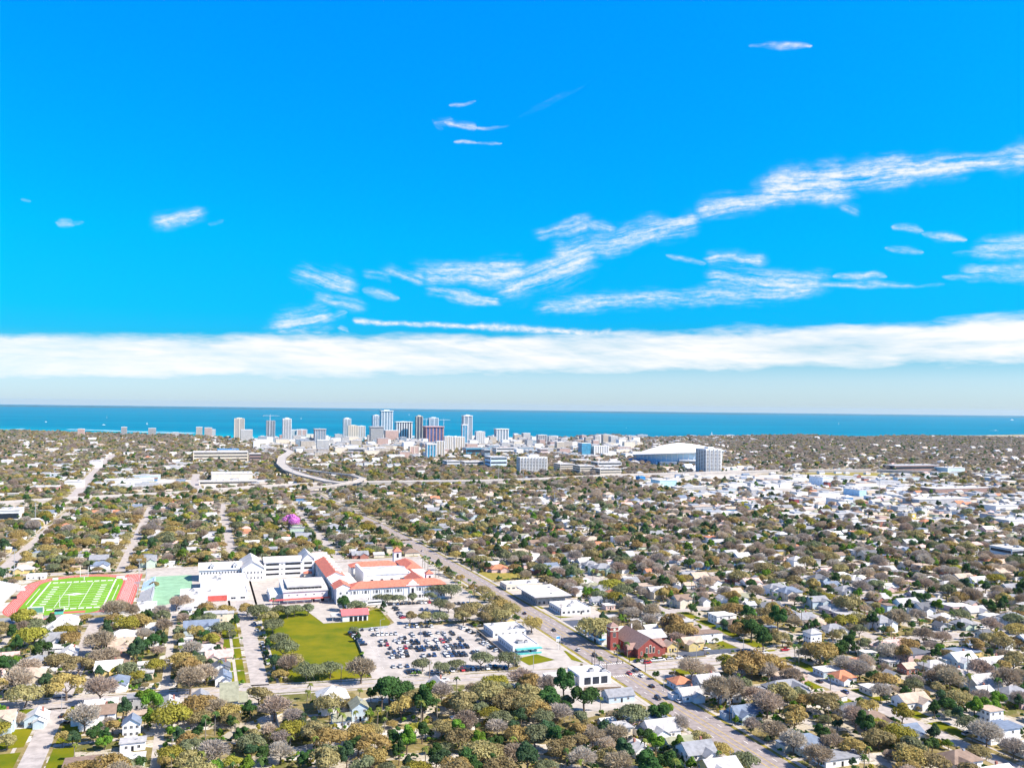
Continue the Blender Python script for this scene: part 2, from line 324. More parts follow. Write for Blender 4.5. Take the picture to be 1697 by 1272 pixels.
def water_material():
    m = bpy.data.materials.new('bay_water'); m.use_nodes = True; t = NT(m.node_tree)
    pos = t.n('TexCoord').outputs['Object']; s = t.n('SeparateXYZ', i_0=pos)
    n1 = t.noise(t.vmath('MULTIPLY', pos, (0.0003, 0.0011, 0)), 1.0, 6, 0.6); n2 = t.noise(t.vmath('MULTIPLY', pos, (0.004, 0.02, 0)), 1.0, 5, 0.6)
    deep = t.ramp(n1, [(0.35, (0.0, 0.135, 0.235)), (0.65, (0.0, 0.18, 0.285))])
    deep = t.mix(t.math('MULTIPLY', t.smooth(n2, 0.4, 0.75), 0.25), deep, (0.0, 0.25, 0.36, 1))
    # sandy shallows close to the shore
    shal = t.math('ADD', t.math('DIVIDE', t.math('SUBTRACT', s.outputs[1], t.math('MULTIPLY', t.math('ABSOLUTE', s.outputs[0]), 0.42)), 1000.0), t.math('MULTIPLY', t.math('SUBTRACT', n1, 0.5), 2.0))
    c = t.mix(t.smooth(shal, 4.1, 3.2), deep, (0.0, 0.26, 0.345, 1))
    b = t.n('Bump', i_Height=t.noise(t.vmath('MULTIPLY', pos, (0.08, 0.25, 0)), 1.0, 5)); b.inputs['Strength'].default_value = 0.15
    p = t.n('BsdfPrincipled', i_Base_Color=c, i_Roughness=0.45, i_Normal=b.outputs[0]); p.inputs['Specular IOR Level'].default_value = 0.0
    t.n('OutputMaterial', i_Surface=p.outputs[0]); return m
wt = MB(); wt.add([(-40000, 2500, -1), (40000, 2500, -1), (40000, 30000, -1), (-40000, 30000, -1)], [(0, 1, 2, 3)], water_material()); setting(wt.build('bay_water'))
# low wooded land on the other side of the bay
fs = MB(); nx = 700; FARM = mat('far_woods', (0.06, 0.10, 0.085), 0.95, 0.3, 0.004)
def far_depth(x): return 21800 + 900 * math.sin(x / 5200) + 500 * math.sin(x / 1500 + 1) - 0.015 * x
V = []; F = []
for i in range(nx + 1):
    x = -24000 + 48000 * i / nx; y = far_depth(x); h = 4 + 5 * rng.random() + 7 * max(0, math.sin(x / 2300) - .2)
    for dy, z in ((0, -1.5), (60, h * 0.7), (500, h), (1100, h + 4 * rng.random()), (1200, -1.5)): V.append((x, y + dy, z))
for i in range(nx):
    for k in range(4): F.append((5 * i + k, 5 * i + 5 + k, 5 * i + 6 + k, 5 * i + 1 + k))
fs.add(V, F, FARM); setting(fs.build('far_shore'))

ASPH = mat('old_asphalt', (0.40, 0.36, 0.335), 0.9, 0.12, 0.25, 0.2)
ASPH_P = mat('avenue_asphalt', (0.29, 0.25, 0.24), 0.9, 0.12, 0.35, 0.2)
ASPH_D = mat('fresh_asphalt', (0.085, 0.098, 0.13), 0.9, 0.12, 0.3, 0.2)
CONC = mat('pale_concrete', (0.43, 0.39, 0.35), 0.9, 0.1, 0.2, 0.2)
LOTM = mat('car_park_paving', (0.42, 0.38, 0.345), 0.9, 0.12, 0.12, 0.2)
PAINT = mat('road_paint', (0.75, 0.73, 0.68), 0.7, 0.1, 1.0); YEL = mat('yellow_paint', (0.6, 0.42, 0.06), 0.7, 0.1, 1.0)
GRASS = mat('dry_lawn', (0.155, 0.142, 0.004), 0.95, 0.2, 0.05, 0.1, col2=(0.075, 0.115, 0.003))
VERGE = mat('verge_grass', (0.27, 0.215, 0.05), 0.95, 0.2, 0.3, 0.1, col2=(0.15, 0.14, 0.03))
ROADS = []                                          # (uv points, half width kept clear of trees)
def road(name, pts, wid, m, z=0.05, clear=None, label=None):
    mb = MB(); mb.ribbon([tuple(W(*p))[:2] for p in pts], wid, m, z); o = setting(mb.build(name)); ROADS.append((pts, clear if clear is not None else wid / 2)); return o
AVENUE = [(0, -170), (0, 0), (-1, 120), (-4, 260), (-9, 420), (-17, 600), (-24, 700), (-32, 800), (-40, 900), (-46, 1030), (-50, 1100)]
CROSS = [(-520, 42), (-400, 34), (-308, 29), (-219, 22), (-127, 13), (-56, 6), (0, 0), (60, -2), (140, 2), (260, 4)]
AVES = [(-474, -180, 380), (-380, -180, 900), (-283, -180, 205), (-283, 385, 900), (-190, 14, 385), (-190, 420, 900), (-96, 400, 900)] + [(u, -220, 900) for u in (94, 188, 283, 377, 471, 565, 660, 754, 848, 942, 1036)]
CROSSES = [(205, -640, -262), (205, -262, -190), (388, -640, -12), (118, 0, 620), (240, 0, 760), (360, 0, 880), (500, -700, 1000), (640, -760, 1100), (780, -800, 1200), (900, -850, 560)]
def offs(pts, d):
    L = []
    for i, p in enumerate(pts):
        q0, q1 = pts[max(0, i - 1)], pts[min(len(pts) - 1, i + 1)]; dx, dy = q1[0] - q0[0], q1[1] - q0[1]; l = math.hypot(dx, dy)
        L.append((p[0] + dy / l * d, p[1] - dx / l * d))
    return L
road('avenue_road', AVENUE, 18, ASPH_P, 0.10, 11)
ROADS.append(([(0, -60), (0, 230)], 15))
for sgn in (-1, 1):
    mb = MB(); mb.ribbon([tuple(W(*p))[:2] for p in offs(AVENUE, sgn * 12.3)], 2.2, CONC, 0.12, 0.12); setting(mb.build('avenue_pavement'))
    mb = MB(); mb.ribbon([tuple(W(*p))[:2] for p in offs(AVENUE, sgn * 10.3)], 1.7, VERGE, 0.06); setting(mb.build('avenue_verge'))
mk = MB()
def dash(pts, d, m, wid=0.22, on=3.5, off=7.0, gap=None):
    P = offs(pts, d)
    for (a, b) in zip(P, P[1:]):
        L = math.hypot(b[0] - a[0], b[1] - a[1]); k = 0.0
        while k < L:
            e = min(L, k + on); p = [(a[0] + (b[0] - a[0]) * q / L, a[1] + (b[1] - a[1]) * q / L) for q in (k, e)]
            if not (gap and gap[0] < p[0][1] < gap[1]): mk.ribbon([tuple(W(*q))[:2] for q in p], wid, m, 0.15)
            k = e + off
dash(AVENUE[:7], -5.2, PAINT, 0.3, gap=(-13, 11)); dash(AVENUE[:7], 5.2, PAINT, 0.3, gap=(-13, 11))
dash(AVENUE[:7], -1.7, YEL, 0.3, 12, 0.3, gap=(-13, 11)); dash(AVENUE[:7], 1.7, YEL, 0.3, 12, 0.3, gap=(-13, 11))
for v0, v1 in ((9, 11.5), (-13.5, -11)):
    for k in range(14): mk.ribbon([tuple(W(-8.6 + k * 1.32, v0))[:2], tuple(W(-8.6 + k * 1.32, v1))[:2]], 0.6, PAINT, 0.15)
mk.ribbon([tuple(W(-9, 14))[:2], tuple(W(-1, 14))[:2]], 0.6, PAINT, 0.15); mk.ribbon([tuple(W(1, -16))[:2], tuple(W(9, -16))[:2]], 0.6, PAINT, 0.15)
dash(CROSS[2:6], 0, YEL, 0.25, 9, 2.0); dash(CROSS[6:], 0, YEL, 0.25, 9, 2.0)
road('cross_street', CROSS, 12.5, ASPH, 0.06, 7.5)
setting(mk.build('road_markings'))
for sgn in (-1, 1):
    mb = MB(); mb.ribbon([tuple(W(*p))[:2] for p in offs(CROSS, sgn * 8.6)], 2.0, CONC, 0.04); setting(mb.build('street_pavement'))
for u, v0, v1 in AVES:
    far = v0 > 300
    road('side_street', [(u, v0), (u, (v0 + v1) / 2), (u, v1)], 9, ASPH, 0.04 if not far else 0.08, 5.2)
    if not far:
        for d in (-9.2, 9.2):
            mb = MB(); mb.ribbon([tuple(W(u + d, v))[:2] for v in (v0, v1)], 1.5, CONC, 0.03); setting(mb.build('street_pavement'))
for v, u0, u1 in CROSSES: road('side_street', [(u0, v), (u1, v)], 9, ASPH, 0.045 if v < 400 else 0.1, 5.2)
for u, v0, v1 in ((-236, 30, 200), (-236, -180, 18), (-330, 30, 200), (47, -200, -60), (141, 15, 110), (235, -150, 110), (141, -200, -15), (141, 125, 235), (47, 245, 355)):
    road('alley', [(u, v0), (u, v1)], 4, CONC, 0.035, 2.2)
ZONES = []                                          # uv polygons kept clear of houses and trees
def zone(P, trees=True, houses=True): ZONES.append((P, trees, houses)); return P
def sheet(name, P, m, z, trees=True, houses=True, kind='structure'):
    mb = MB(); mb.poly([tuple(W(*p))[:2] for p in P], m, z); o = mb.build(name); o['kind'] = kind; zone(P, trees, houses); return o
def rect(u0, u1, v0, v1): return [(u0, v0), (u1, v0), (u1, v1), (u0, v1)]
sheet('campus_paving', [(-262, 212), (-186, 212), (-186, 200), (-22, 200), (-22, 382), (-262, 382)], CONC, 0.03)
LOT = [(-133, 22), (-58, 20), (-42, 26), (-48, 60), (-50, 126), (-126, 126)]
sheet('car_park', LOT, LOTM, 0.05)
sheet('staff_car_park', [(-90, 134), (-34, 134), (-18, 160), (-24, 202), (-90, 202)], LOTM, 0.055)
sheet('school_driveway', [(-106, 200), (-90, 200), (-90, 134), (-92, 126), (-108, 126), (-97, 140), (-97, 180)], CONC, 0.06)
sheet('school_field', [(-180, 196), (-148, 196), (-138, 188), (-128, 168), (-110, 176), (-99, 186), (-99, 142), (-104, 128), (-128, 124), (-133, 26), (-172, 26), (-182, 60)], GRASS, 0.02)
sheet('pavilion_court', [(-150, 200), (-122, 200), (-130, 151), (-142, 151)], CONC, 0.064)
sheet('sports_court', [(-258, 352), (-226, 352), (-224, 262), (-244, 236), (-256, 240)], mat('court_green', (0.24, 0.41, 0.26), 0.8, 0.1, 0.15), 0.05)
sheet('church_car_park', [(6, 113), (30, 113), (30, 92), (26, 64), (12, 52), (9, 60)], ASPH_D, 0.05)
sheet('street_car_park', [(48, 10), (95, 12), (88, 19), (46, 22)], ASPH_D, 0.055)
sheet('shop_forecourt', [(-50, 14), (-11, 11), (-11, 112), (-48, 112)], CONC, 0.045)
sheet('corner_forecourt', [(-56, -3), (-12, -6), (-11, -60), (-48, -60)], CONC, 0.035)
sheet('shop_apron', [(10.8, 120), (48, 120), (48, 215), (7, 215)], CONC, 0.03)
sheet('corner_lot', [(11, -8), (62, -10), (60, -26), (11, -24)], CONC, 0.05)
for nm, P in (('vacant_lawn', [(-47, 36), (-33, 41), (-27, 27), (-45, 21)]), ('roadside_lawn', [(-18, 24), (-13, 15), (-12, 42), (-15, 44)]), ('corner_lawn', [(27, -9), (46, -11), (44, -22), (29, -20)]),
              ('church_lawn', [(11, 13), (20, 12), (18, 28), (11, 34)]), ('shop_lawn', [(11, 140), (14, 128), (25, 121), (14, 121)]), ('shop_lawn', [(8, 166), (11, 150), (15, 152), (12, 168)])):
    sheet(nm, P, GRASS, 0.085)
sheet('vacant_lot', [(10, 262), (44, 262), (40, 290), (8, 300)], VERGE, 0.05)
sheet('vacant_lot', [(8, 205), (40, 205), (40, 236), (8, 236)], CONC, 0.05)
zone([(-200, -2), (-10, -24), (-10, 8), (-200, 30)], True, False); zone([(-300, 8), (-200, -2), (-200, 30), (-300, 38)], True, False); zone([(10, -14), (120, -14), (120, 8), (10, 8)], True, False)
# lawn strips and walk beside the tree-lined lane
for v0 in range(34, 180, 24): sheet('front_lawn', rect(-206, -196.5, v0, v0 + 22), GRASS, 0.05)
mb = MB(); mb.ribbon([tuple(W(-201.3, v))[:2] for v in (28, 185)], 1.6, CONC, 0.09); setting(mb.build('front_path'))
for v in range(-150, 10, 30): sheet('front_lawn', rect(-299, -289, v, v + 24), GRASS, 0.05); sheet('front_lawn', rect(-277, -268, v, v + 24), GRASS, 0.05)
for v in range(-140, 100, 26): sheet('front_lawn', rect(100, 108, v, v + 20), GRASS, 0.05); sheet('front_lawn', rect(82, 88.5, v, v + 20), GRASS, 0.05)
# interstate on its embankment, with the raised link to downtown
def highway(name, px, wid, z, m=None, th=1.4, pier=None):
    pts = [G(x, y, zz) for (x, y), zz in zip(px, z if isinstance(z, (list, tuple)) else [z] * len(px))]
    mb = MB(); mb.ribbon([tuple(p) for p in pts], wid, m or CONC, 0, th)
    off = []
    for d in (-1, 1):
        P2 = []
        for i, p in enumerate(pts):
            a, b = pts[max(0, i - 1)], pts[min(len(pts) - 1, i + 1)]; dx, dy = b.x - a.x, b.y - a.y; l = math.hypot(dx, dy)
            P2.append((p.x - dy / l * wid / 2 * d, p.y + dx / l * wid / 2 * d, p.z + 1.0))
        mb.ribbon(P2, 0.5, CONC, 0, 1.3)
    if pier:
        for a, b in zip(pts, pts[1:]):
            L = (b - a).length; n = max(1, int(L / pier))
            for k in range(n):
                p = a.lerp(b, k / n); mb.box(p.x - 1.1, p.x + 1.1, p.y - 1.1, p.y + 1.1, 0, p.z - th, CONC)
    o = setting(mb.build(name)); ROADS.append(([UV(p) for p in pts], wid / 2 + 6)); return o
HWY = [(-300, 843), (0, 833), (60, 829), (150, 824), (300, 816), (430, 806), (560, 799), (700, 797), (800, 796), (900, 793), (1000, 788), (1050, 786), (1200, 782), (1300, 779), (1450, 778), (1600, 783), (1697, 788), (1900, 800)]
DECK = mat('highway_deck', (0.42, 0.385, 0.35), 0.9, 0.1, 0.05, 0.2)
highway('interstate_road', HWY, 30, 5.0, DECK, th=5.0)
highway('interstate_ramp', [(640, 806), (700, 803), (760, 801), (850, 801), (900, 797)], 12, 2.0, th=2.0)
highway('flyover_road', [(470, 742), (482, 748), (468, 757), (466, 768), (478, 778), (500, 786), (520, 791), (545, 797), (575, 801)], 20, [4, 7, 10, 12, 12, 12, 10, 8, 5], DECK, pier=40)
highway('flyover_ramp', [(470, 772), (530, 781), (585, 787), (602, 792), (590, 798), (560, 803), (530, 807), (495, 810)], 11, [11, 11, 12, 13, 12, 9, 7, 5], DECK, pier=36)
highway('frontage_road', [(420, 812), (500, 812), (600, 806), (660, 805)], 10, 0.4, th=0.4)
road('diagonal_avenue', [PU(*p) for p in ((112, 833), (130, 815), (150, 790), (172, 766), (190, 752))], 17, ASPH, 0.15, 11)
road('far_avenue', [PU(*p) for p in ((330, 815), (323, 800), (325, 785))], 15, ASPH, 0.15, 10)
road('corner_street', [PU(*p) for p in ((0, 948), (40, 915), (86, 871))], 10, ASPH, 0.09, 6)
PAVED = mat('far_paving', (0.50, 0.47, 0.43), 0.9, 0.2, 0.02, 0.1, col2=(0.30, 0.28, 0.25))
def pxsheet(name, px, m, z=0.12): return sheet(name, [PU(*p) for p in px], m, z, houses=True)
for px in ([(182, 806), (250, 793), (325, 795), (325, 806), (240, 812)], [(340, 812), (334, 797), (430, 795), (440, 806)], [(1060, 800), (1130, 795), (1130, 806), (1080, 808)], [(1380, 793), (1440, 790), (1510, 797), (1400, 803)],
           [(1030, 790), (1200, 786), (1500, 786), (1500, 790), (1240, 797), (1060, 795)], [(1400, 806), (1470, 803), (1540, 806), (1460, 812)], [(1240, 800), (1330, 798), (1370, 806), (1290, 818)], [(1330, 822), (1420, 816), (1470, 826), (1360, 840)], [(700, 815), (760, 806), (820, 806), (760, 812)], [(1110, 775), (1150, 783), (1260, 781), (1240, 772)]):
    pxsheet('paved_yard', px, PAVED)
pxsheet('highway_verge', [(1290, 783), (1330, 782), (1560, 785), (1590, 789), (1400, 788)], VERGE, 0.16); pxsheet('highway_verge', [(0, 822), (70, 818), (75, 824), (0, 830)], VERGE, 0.16)

# ------------------------------------------------------------------ buildings: shared materials and pieces
WHITE = mat('white_stucco', (0.70, 0.69, 0.67), 0.85, 0.06, 0.3); CREAM = mat('cream_stucco', (0.68, 0.60, 0.48), 0.85, 0.07, 0.3)
WROOF = mat('white_roof_membrane', (0.56, 0.53, 0.505), 0.8, 0.13, 0.1); GROOF = mat('grey_roof', (0.42, 0.42, 0.43), 0.85, 0.1, 0.3)
REDT = mat('red_tile', (0.58, 0.175, 0.115), 0.8, 0.12, 0.6); PINKR = mat('pink_metal_roof', (0.66, 0.15, 0.155), 0.5, 0.06, 0.3)
BRICK = mat('red_brick', (0.30, 0.075, 0.06), 0.9, 0.12, 1.5); BRROOF = mat('brown_shingle', (0.30, 0.19, 0.16), 0.9, 0.12, 1.0)
GLASS = mat('window_glass', (0.025, 0.035, 0.05), 0.15, 0.2, 0.5, 0.5); DARK = mat('dark_opening', (0.015, 0.017, 0.022), 0.8, 0.2, 0.5)
BLUEW = mat('blue_wall', (0.20, 0.44, 0.62), 0.85, 0.06, 0.3); METAL = mat('grey_metal', (0.35, 0.36, 0.37), 0.5, 0.1, 1.0, 0.5); BLUEC = mat('blue_canopy', (0.05, 0.30, 0.60), 0.5, 0.06, 0.5)
TRED = mat('track_red', (0.52, 0.11, 0.085), 0.9, 0.07, 0.2); TURF = mat('artificial_turf', (0.15, 0.33, 0.010), 0.9, 0.1, 0.06); TEAL = mat('teal_trim', (0.10, 0.45, 0.42), 0.7, 0.1, 0.5)
WOOD = mat('weathered_wood', (0.22, 0.16, 0.11), 0.9, 0.15, 1.0); SIGNAL = mat('signal_black', (0.02, 0.02, 0.02), 0.6, 0.1, 1.0)
LM = []                                             # landmarks for labels: phrase, u, v
def landmark(ph, u, v): LM.append((ph, u, v))
WMESH = {}
def window_mesh(w, h, trim=None):
    k = (round(w, 2), round(h, 2), trim.name if trim else '')
    if k not in WMESH:
        mb = MB(); t = trim or WHITE; f = 0.12
        mb.box(-w / 2 + f, w / 2 - f, -0.03, 0.02, f, h - f, GLASS, True)
        for a in ((-w / 2, w / 2, 0, f), (-w / 2, w / 2, h - f, h), (-w / 2, -w / 2 + f, f, h - f), (w / 2 - f, w / 2, f, h - f)): mb.box(a[0], a[1], -0.08, 0.02, a[2], a[3], t, True)
        mb.box(-0.04, 0.04, -0.06, 0.0, f, h - f, t, True)
        WMESH[k] = mb.mesh('window')
    return WMESH[k]
FACE = {'-y': 0.0, '+x': R(90), '+y': R(180), '-x': R(-90)}
def window(parent, face, x, y, z, w=1.1, h=1.5, trim=None, name='window'):
    o = bpy.data.objects.new(name, window_mesh(w, h, trim)); C.objects.link(o); o.parent = parent; o.location = (x, y, z); o.rotation_euler = (0, 0, FACE[face]); return o
def part(mb, name, parent): return mb.build(name, parent)
def rooftop(parent, x0, x1, y0, y1, z, n, seed=1):
    r = random.Random(seed)
    for k in range(n):
        x, y, a = r.uniform(x0 + 2, x1 - 2), r.uniform(y0 + 2, y1 - 2), r.uniform(0.7, 1.4)
        mb = MB(); mb.box(x - a, x + a, y - a * .8, y + a * .8, z, z + r.uniform(0.9, 1.5), METAL); mb.box(x - a * .6, x + a * .6, y - a * .5, y + a * .5, z + 1.5, z + 1.65, DARK, True); part(mb, 'rooftop_unit', parent)
def flat_block(name, label, cat, u0, u1, v0, v1, h, wall=None, roof=None, win=None, units=2, group=None, para=0.5, lm=None, doors=1, wfaces=('-y', '-x')):
    """flat-roofed building with a parapet, windows on the faces the photo shows"""
    wall = wall or WHITE; roof = roof or WROOF
    cu, cv = (u0 + u1) / 2, (v0 + v1) / 2; a, b = (u1 - u0) / 2, (v1 - v0) / 2
    e = empty(name, W(cu, cv), GR); tag(e, label, cat, group)
    mb = MB(); mb.box(-a, a, -b, b, 0, h, wall); part(mb, 'wall', e)
    mb = MB(); t = 0.25
    mb.box(-a - .05, a + .05, -b - .05, -b + t, h, h + para, wall, True); mb.box(-a - .05, a + .05, b - t, b + .05, h, h + para, wall, True)
    mb.box(-a - .05, -a + t, -b + t, b - t, h, h + para, wall, True); mb.box(a - t, a + .05, -b + t, b - t, h, h + para, wall, True)
    mb.box(-a + t, a - t, -b + t, b - t, h + .01, h + .08, roof); part(mb, 'roof', e)
    if win:
        step, w_, h_, floors = win
        for f in range(floors):
            z = 1.0 + f * (h / floors)
            for face in wfaces:
                L = a if face in ('-y', '+y') else b; n = max(1, int(2 * L / step))
                for k in range(n):
                    q = -L + (k + .5) * 2 * L / n
                    p = {'-y': (q, -b), '+y': (q, b), '-x': (-a, q), '+x': (a, q)}[face]; window(e, face, *p, z, w_, h_)
    if doors:
        mb = MB(); mb.box(a * .3, a * .3 + 1.2, -b - .06, -b + .02, 0, 2.3, DARK, True); part(mb, 'door', e)
    rooftop(e, -a, a, -b, b, h + .08, units, int(abs(u0 * 7 + v0)))
    if lm: landmark(lm, cu, cv)
    return e

# ------------------------------------------------------------------ stadium
fl = [PU(57, 1008), PU(167, 1005), PU(185, 963), PU(83, 967)]
FU = sum(p[0] for p in fl) / 4; FV = sum(p[1] for p in fl) / 4; FW, FL_ = 24.0, 46.0
def stad(R_, L, n=20, cu=0, cv=0):
    return [(cu + R_ * math.cos(a), cv + L + R_ * math.sin(a)) for a in [math.pi * i / n for i in range(n + 1)]] + [(cu + R_ * math.cos(a), cv - L + R_ * math.sin(a)) for a in [math.pi + math.pi * i / n for i in range(n + 1)]]
e = empty('sports_field', W(FU, FV), GR); tag(e, 'bright green football field ringed by a pink-red running track', 'sports field'); landmark('running track', FU, FV)
zone([(FU + x, FV + y) for x, y in [(-48, -88), (46, -88), (46, 84), (-48, 84)]])
mb = MB(); mb.poly(stad(40, 42), TRED, 0.06); part(mb, 'track', e)
mb = MB(); mb.poly([(30.5, -62), (43, -62), (43, 74), (30.5, 74)], TRED, 0.10); part(mb, 'straight', e)
mb = MB()
for k in range(1, 7):
    r = 31 + k * 1.25; P = stad(r, 42); mb.ribbon(P + [P[0]], 0.14, PAINT, 0.12)
for k in range(8): mb.ribbon([(33 + k * 1.2, -62), (33 + k * 1.2, 74)], 0.14, PAINT, 0.135)
part(mb, 'lane_lines', e)
mb = MB(); mb.poly(stad(30.4, 42), TURF, 0.16); part(mb, 'turf', e)
mb = MB()
for v in np.arange(-45, 46, 9.0): mb.box(-FW, FW, v - .12, v + .12, 0.16, 0.19, PAINT)
for s in (-1, 1): mb.box(s * FW - .5, s * FW + .5, -55, 55, 0.16, 0.195, PAINT); mb.box(s * (FW + 4) - .2, s * (FW + 4) + .2, -30, 30, 0.16, 0.19, PAINT)
for s in (-1, 1):
    mb.ribbon([(s * 8, -46), (s * 8, 46)], 0.35, PAINT, 0.2)
    for v in np.arange(-40, 41, 9.0): mb.box(s * 17 - 2, s * 17 + 2, v - 1, v + 1, 0.16, 0.2, PAINT)
    for u in np.arange(-20, 20.1, 5): mb.box(u - 1.9, u + 1.9, s * 51 - 1.6, s * 51 + 1.6, 0.16, 0.2, PAINT)
part(mb, 'line_markings', e)
mb = MB(); mb.poly([(-10, 0), (-5, 1.2), (0, 4.5), (5, 1.2), (10, 0), (5, -1.2), (0, -4.5), (-5, -1.2)], PAINT, 0.22); mb.poly([(-2, 0), (0, 2), (2, 0), (0, -2)], mat('emblem_grey', (0.25, 0.28, 0.25), 0.9), 0.25); part(mb, 'midfield_emblem', e)
mb = MB(); mb.box(-8, 14, -66, -60, 0.16, 0.22, TRED); part(mb, 'jump_runway', e)
for v, lab, nm in ((-57, 'white goalpost at the end of the field beside the oaks', 0), (57, 'white goalpost at the end of the field before the houses', 1)):
    g = empty('goalpost', W(FU, FV + v), GR); tag(g, lab, 'goalpost', 'goalposts of the football field')
    mb = MB(); mb.tube((0, 0, 0), (0, 0, 3), .28, .25, WHITE); part(mb, 'post', g)
    mb = MB(); mb.tube((-2.9, 0, 3), (2.9, 0, 3), .2, .2, WHITE); part(mb, 'crossbar', g)
    for s in (-1, 1):
        mb = MB(); mb.tube((s * 2.9, 0, 3), (s * 2.9, 0, 11), .18, .14, WHITE); part(mb, 'upright', g)
def stand(name, label, u0, u1, v0, v1, h, rows, m, flip, roof=None):
    e = empty(name, W(0, 0), GR); tag(e, label, 'grandstand')
    mb = MB(); dw = (u1 - u0) / rows
    for k in range(rows):
        x0, x1 = (u0 + k * dw, u0 + (k + 1) * dw); j = rows - k if not flip else k + 1
        mb.box(x0, x1, v0, v1, 0, h * j / rows, m)
    part(mb, 'tiers', e)
    for v in np.arange(v0 + 6, v1, 9.0):
        mb = MB()
        for k in range(rows):
            j = rows - k if not flip else k + 1
            mb.box(u0 + k * dw, u0 + (k + 1) * dw, v - .6, v + .6, h * j / rows, h * j / rows + .07, GROOF)
        part(mb, 'aisle', e)
    mb = MB(); x = u1 if flip else u0
    for v in np.arange(v0, v1 + .1, 3.0): mb.tube((x, v, h), (x, v, h + 1.1), .05, .05, METAL, 4)
    mb.tube((x, v0, h + 1.1), (x, v1, h + 1.1), .06, .06, METAL, 4); part(mb, 'railing', e)
    return e
stand('grandstand', 'wide white grandstand with stepped rows beside the running track', FU - 76, FU - 44, FV - 56, FV + 48, 9, 18, mat('grandstand_white', (0.50, 0.50, 0.51), .8, .06, .3), False)
zone([(FU - 78, FV - 62), (FU - 42, FV - 62), (FU - 42, FV + 52), (FU - 78, FV + 52)])
stand('bleachers', 'small grey bleachers between the track and the green court', FU + 46, FU + 56, FV - 52, FV - 8, 5, 10, GROOF, True)
stand('bleachers', 'small pale blue bleachers between the track and the green court', FU + 46, FU + 55, FV + 2, FV + 34, 4.5, 9, mat('pale_blue_metal', (0.45, 0.62, 0.74), 0.6), True)
zone([(FU + 42, FV - 60), (FU + 62, FV - 60), (FU + 62, FV + 60), (FU + 42, FV + 60)])
flat_block('press_box', 'small white flat-roofed hut behind the far curve of the track', 'hut', FU - 44, FU - 30, FV + 70, FV + 78, 3.5, win=(3, 1.4, 1.2, 1), units=0)
flat_block('field_house', 'white low changing room beside the bleachers and court', 'hut', FU + 47, FU + 60, FV - 76, FV - 62, 4, win=(3.5, 1.4, 1.2, 1), units=1)
sc = empty('scoreboard', W(FU - 16, FV - 68), GR); tag(sc, 'white framed scoreboard standing at the near end of the field', 'scoreboard')
for q in (-3.4, 3.4): mb = MB(); mb.tube((q, 0, 0), (q, 0, 4), .2, .2, METAL); part(mb, 'post', sc)
mb = MB(); mb.box(-5, 5, -.3, .3, 1.8, 6.2, WHITE, True); mb.box(-4.4, 4.4, -.36, -.3, 2.3, 5.7, mat('board_green', (.10, .30, .2), .6), True); part(mb, 'board', sc)
tk = MB(); tk.box(-2.6, 2.6, -1.6, 1.6, .3, 2.4, TEAL, True); tk.gable(-2.6, 2.6, -1.6, 1.6, 2.4, .8, DARK, TEAL, .2); o = tk.build('equipment_shed', None, W(FU - 2, FV - 66), GR); tag(o, 'small dark green equipment shed at the near end of the field', 'shed')
for q, (u, v, s, lab) in enumerate([(FU - 40, FV + 25, 5, 'long white team bench on the grandstand side of the field'), (FU - 40, FV - 5, 4, 'short dark team bench on the grandstand side of the field'), (FU + 27, FV + 58, 6, 'white padded jump mat in the far corner of the field'), (FU + 31, FV + 50, 3, 'small white mat beside the sandy pit'), (FU - 22, FV + 64, 4, 'white table tent at the far curve of the track')]):
    mb = MB(); mb.box(-s * .5, s * .5, -1.2, 1.2, .2, 1.0, WHITE if q != 1 else DARK, True); mb.box(-s * .5, s * .5, .8, 1.2, 1.0, 1.7, WHITE if q != 1 else DARK, True); o = mb.build('team_bench' if q < 2 else 'jump_mat', None, W(u, v), GR); tag(o, lab, 'bench' if q < 2 else 'mat')

# ------------------------------------------------------------------ school
e = empty('school_building', W(-81, 212), GR); tag(e, 'long white school with red tiled roofs and rows of windows', 'school'); landmark('red-roofed school', -81, 240)
SX = lambda u: u + 81; SY = lambda v: v - 212
mb = MB(); mb.box(SX(-116), SX(-45), SY(205), SY(220), 0, 10.6, WHITE); part(mb, 'front_wing', e)
mb = MB(); mb.hip(SX(-116), SX(-45), SY(205), SY(220), 10.6, 3.6, REDT, 0.9); part(mb, 'front_roof', e)
mb = MB(); mb.box(SX(-127), SX(-113), SY(222), SY(345), 0, 11.5, WHITE); mb.box(SX(-127.5), SX(-112.6), SY(338), SY(346), 0, 13, WHITE); part(mb, 'side_wing', e)
mb = MB(); mb.gable(SX(-127), SX(-113), SY(252), SY(326), 11.5, 3.4, REDT, WHITE, 0.6, 'y'); part(mb, 'side_roof', e)
mb = MB(); mb.gable(SX(-127.2), SX(-114), SY(207), SY(226), 11, 3.2, REDT, WHITE, 0.5, 'y'); part(mb, 'corner_roof', e)
mb = MB(); mb.box(SX(-126), SX(-116.2), SY(205.3), SY(222), 0, 11, WHITE); part(mb, 'corner_block', e)
mb = MB(); mb.box(SX(-121), SX(-106), SY(190), SY(204.9), 0, 4.8, WHITE); mb.box(SX(-121.3), SX(-105.7), SY(189.7), SY(204.9), 4.8, 5.2, WROOF, True)
for k in range(5): mb.box(SX(-120 + k * 3), SX(-119.6 + k * 3), SY(189.4), SY(190), 0, 4.6, WHITE)
part(mb, 'entrance_block', e)
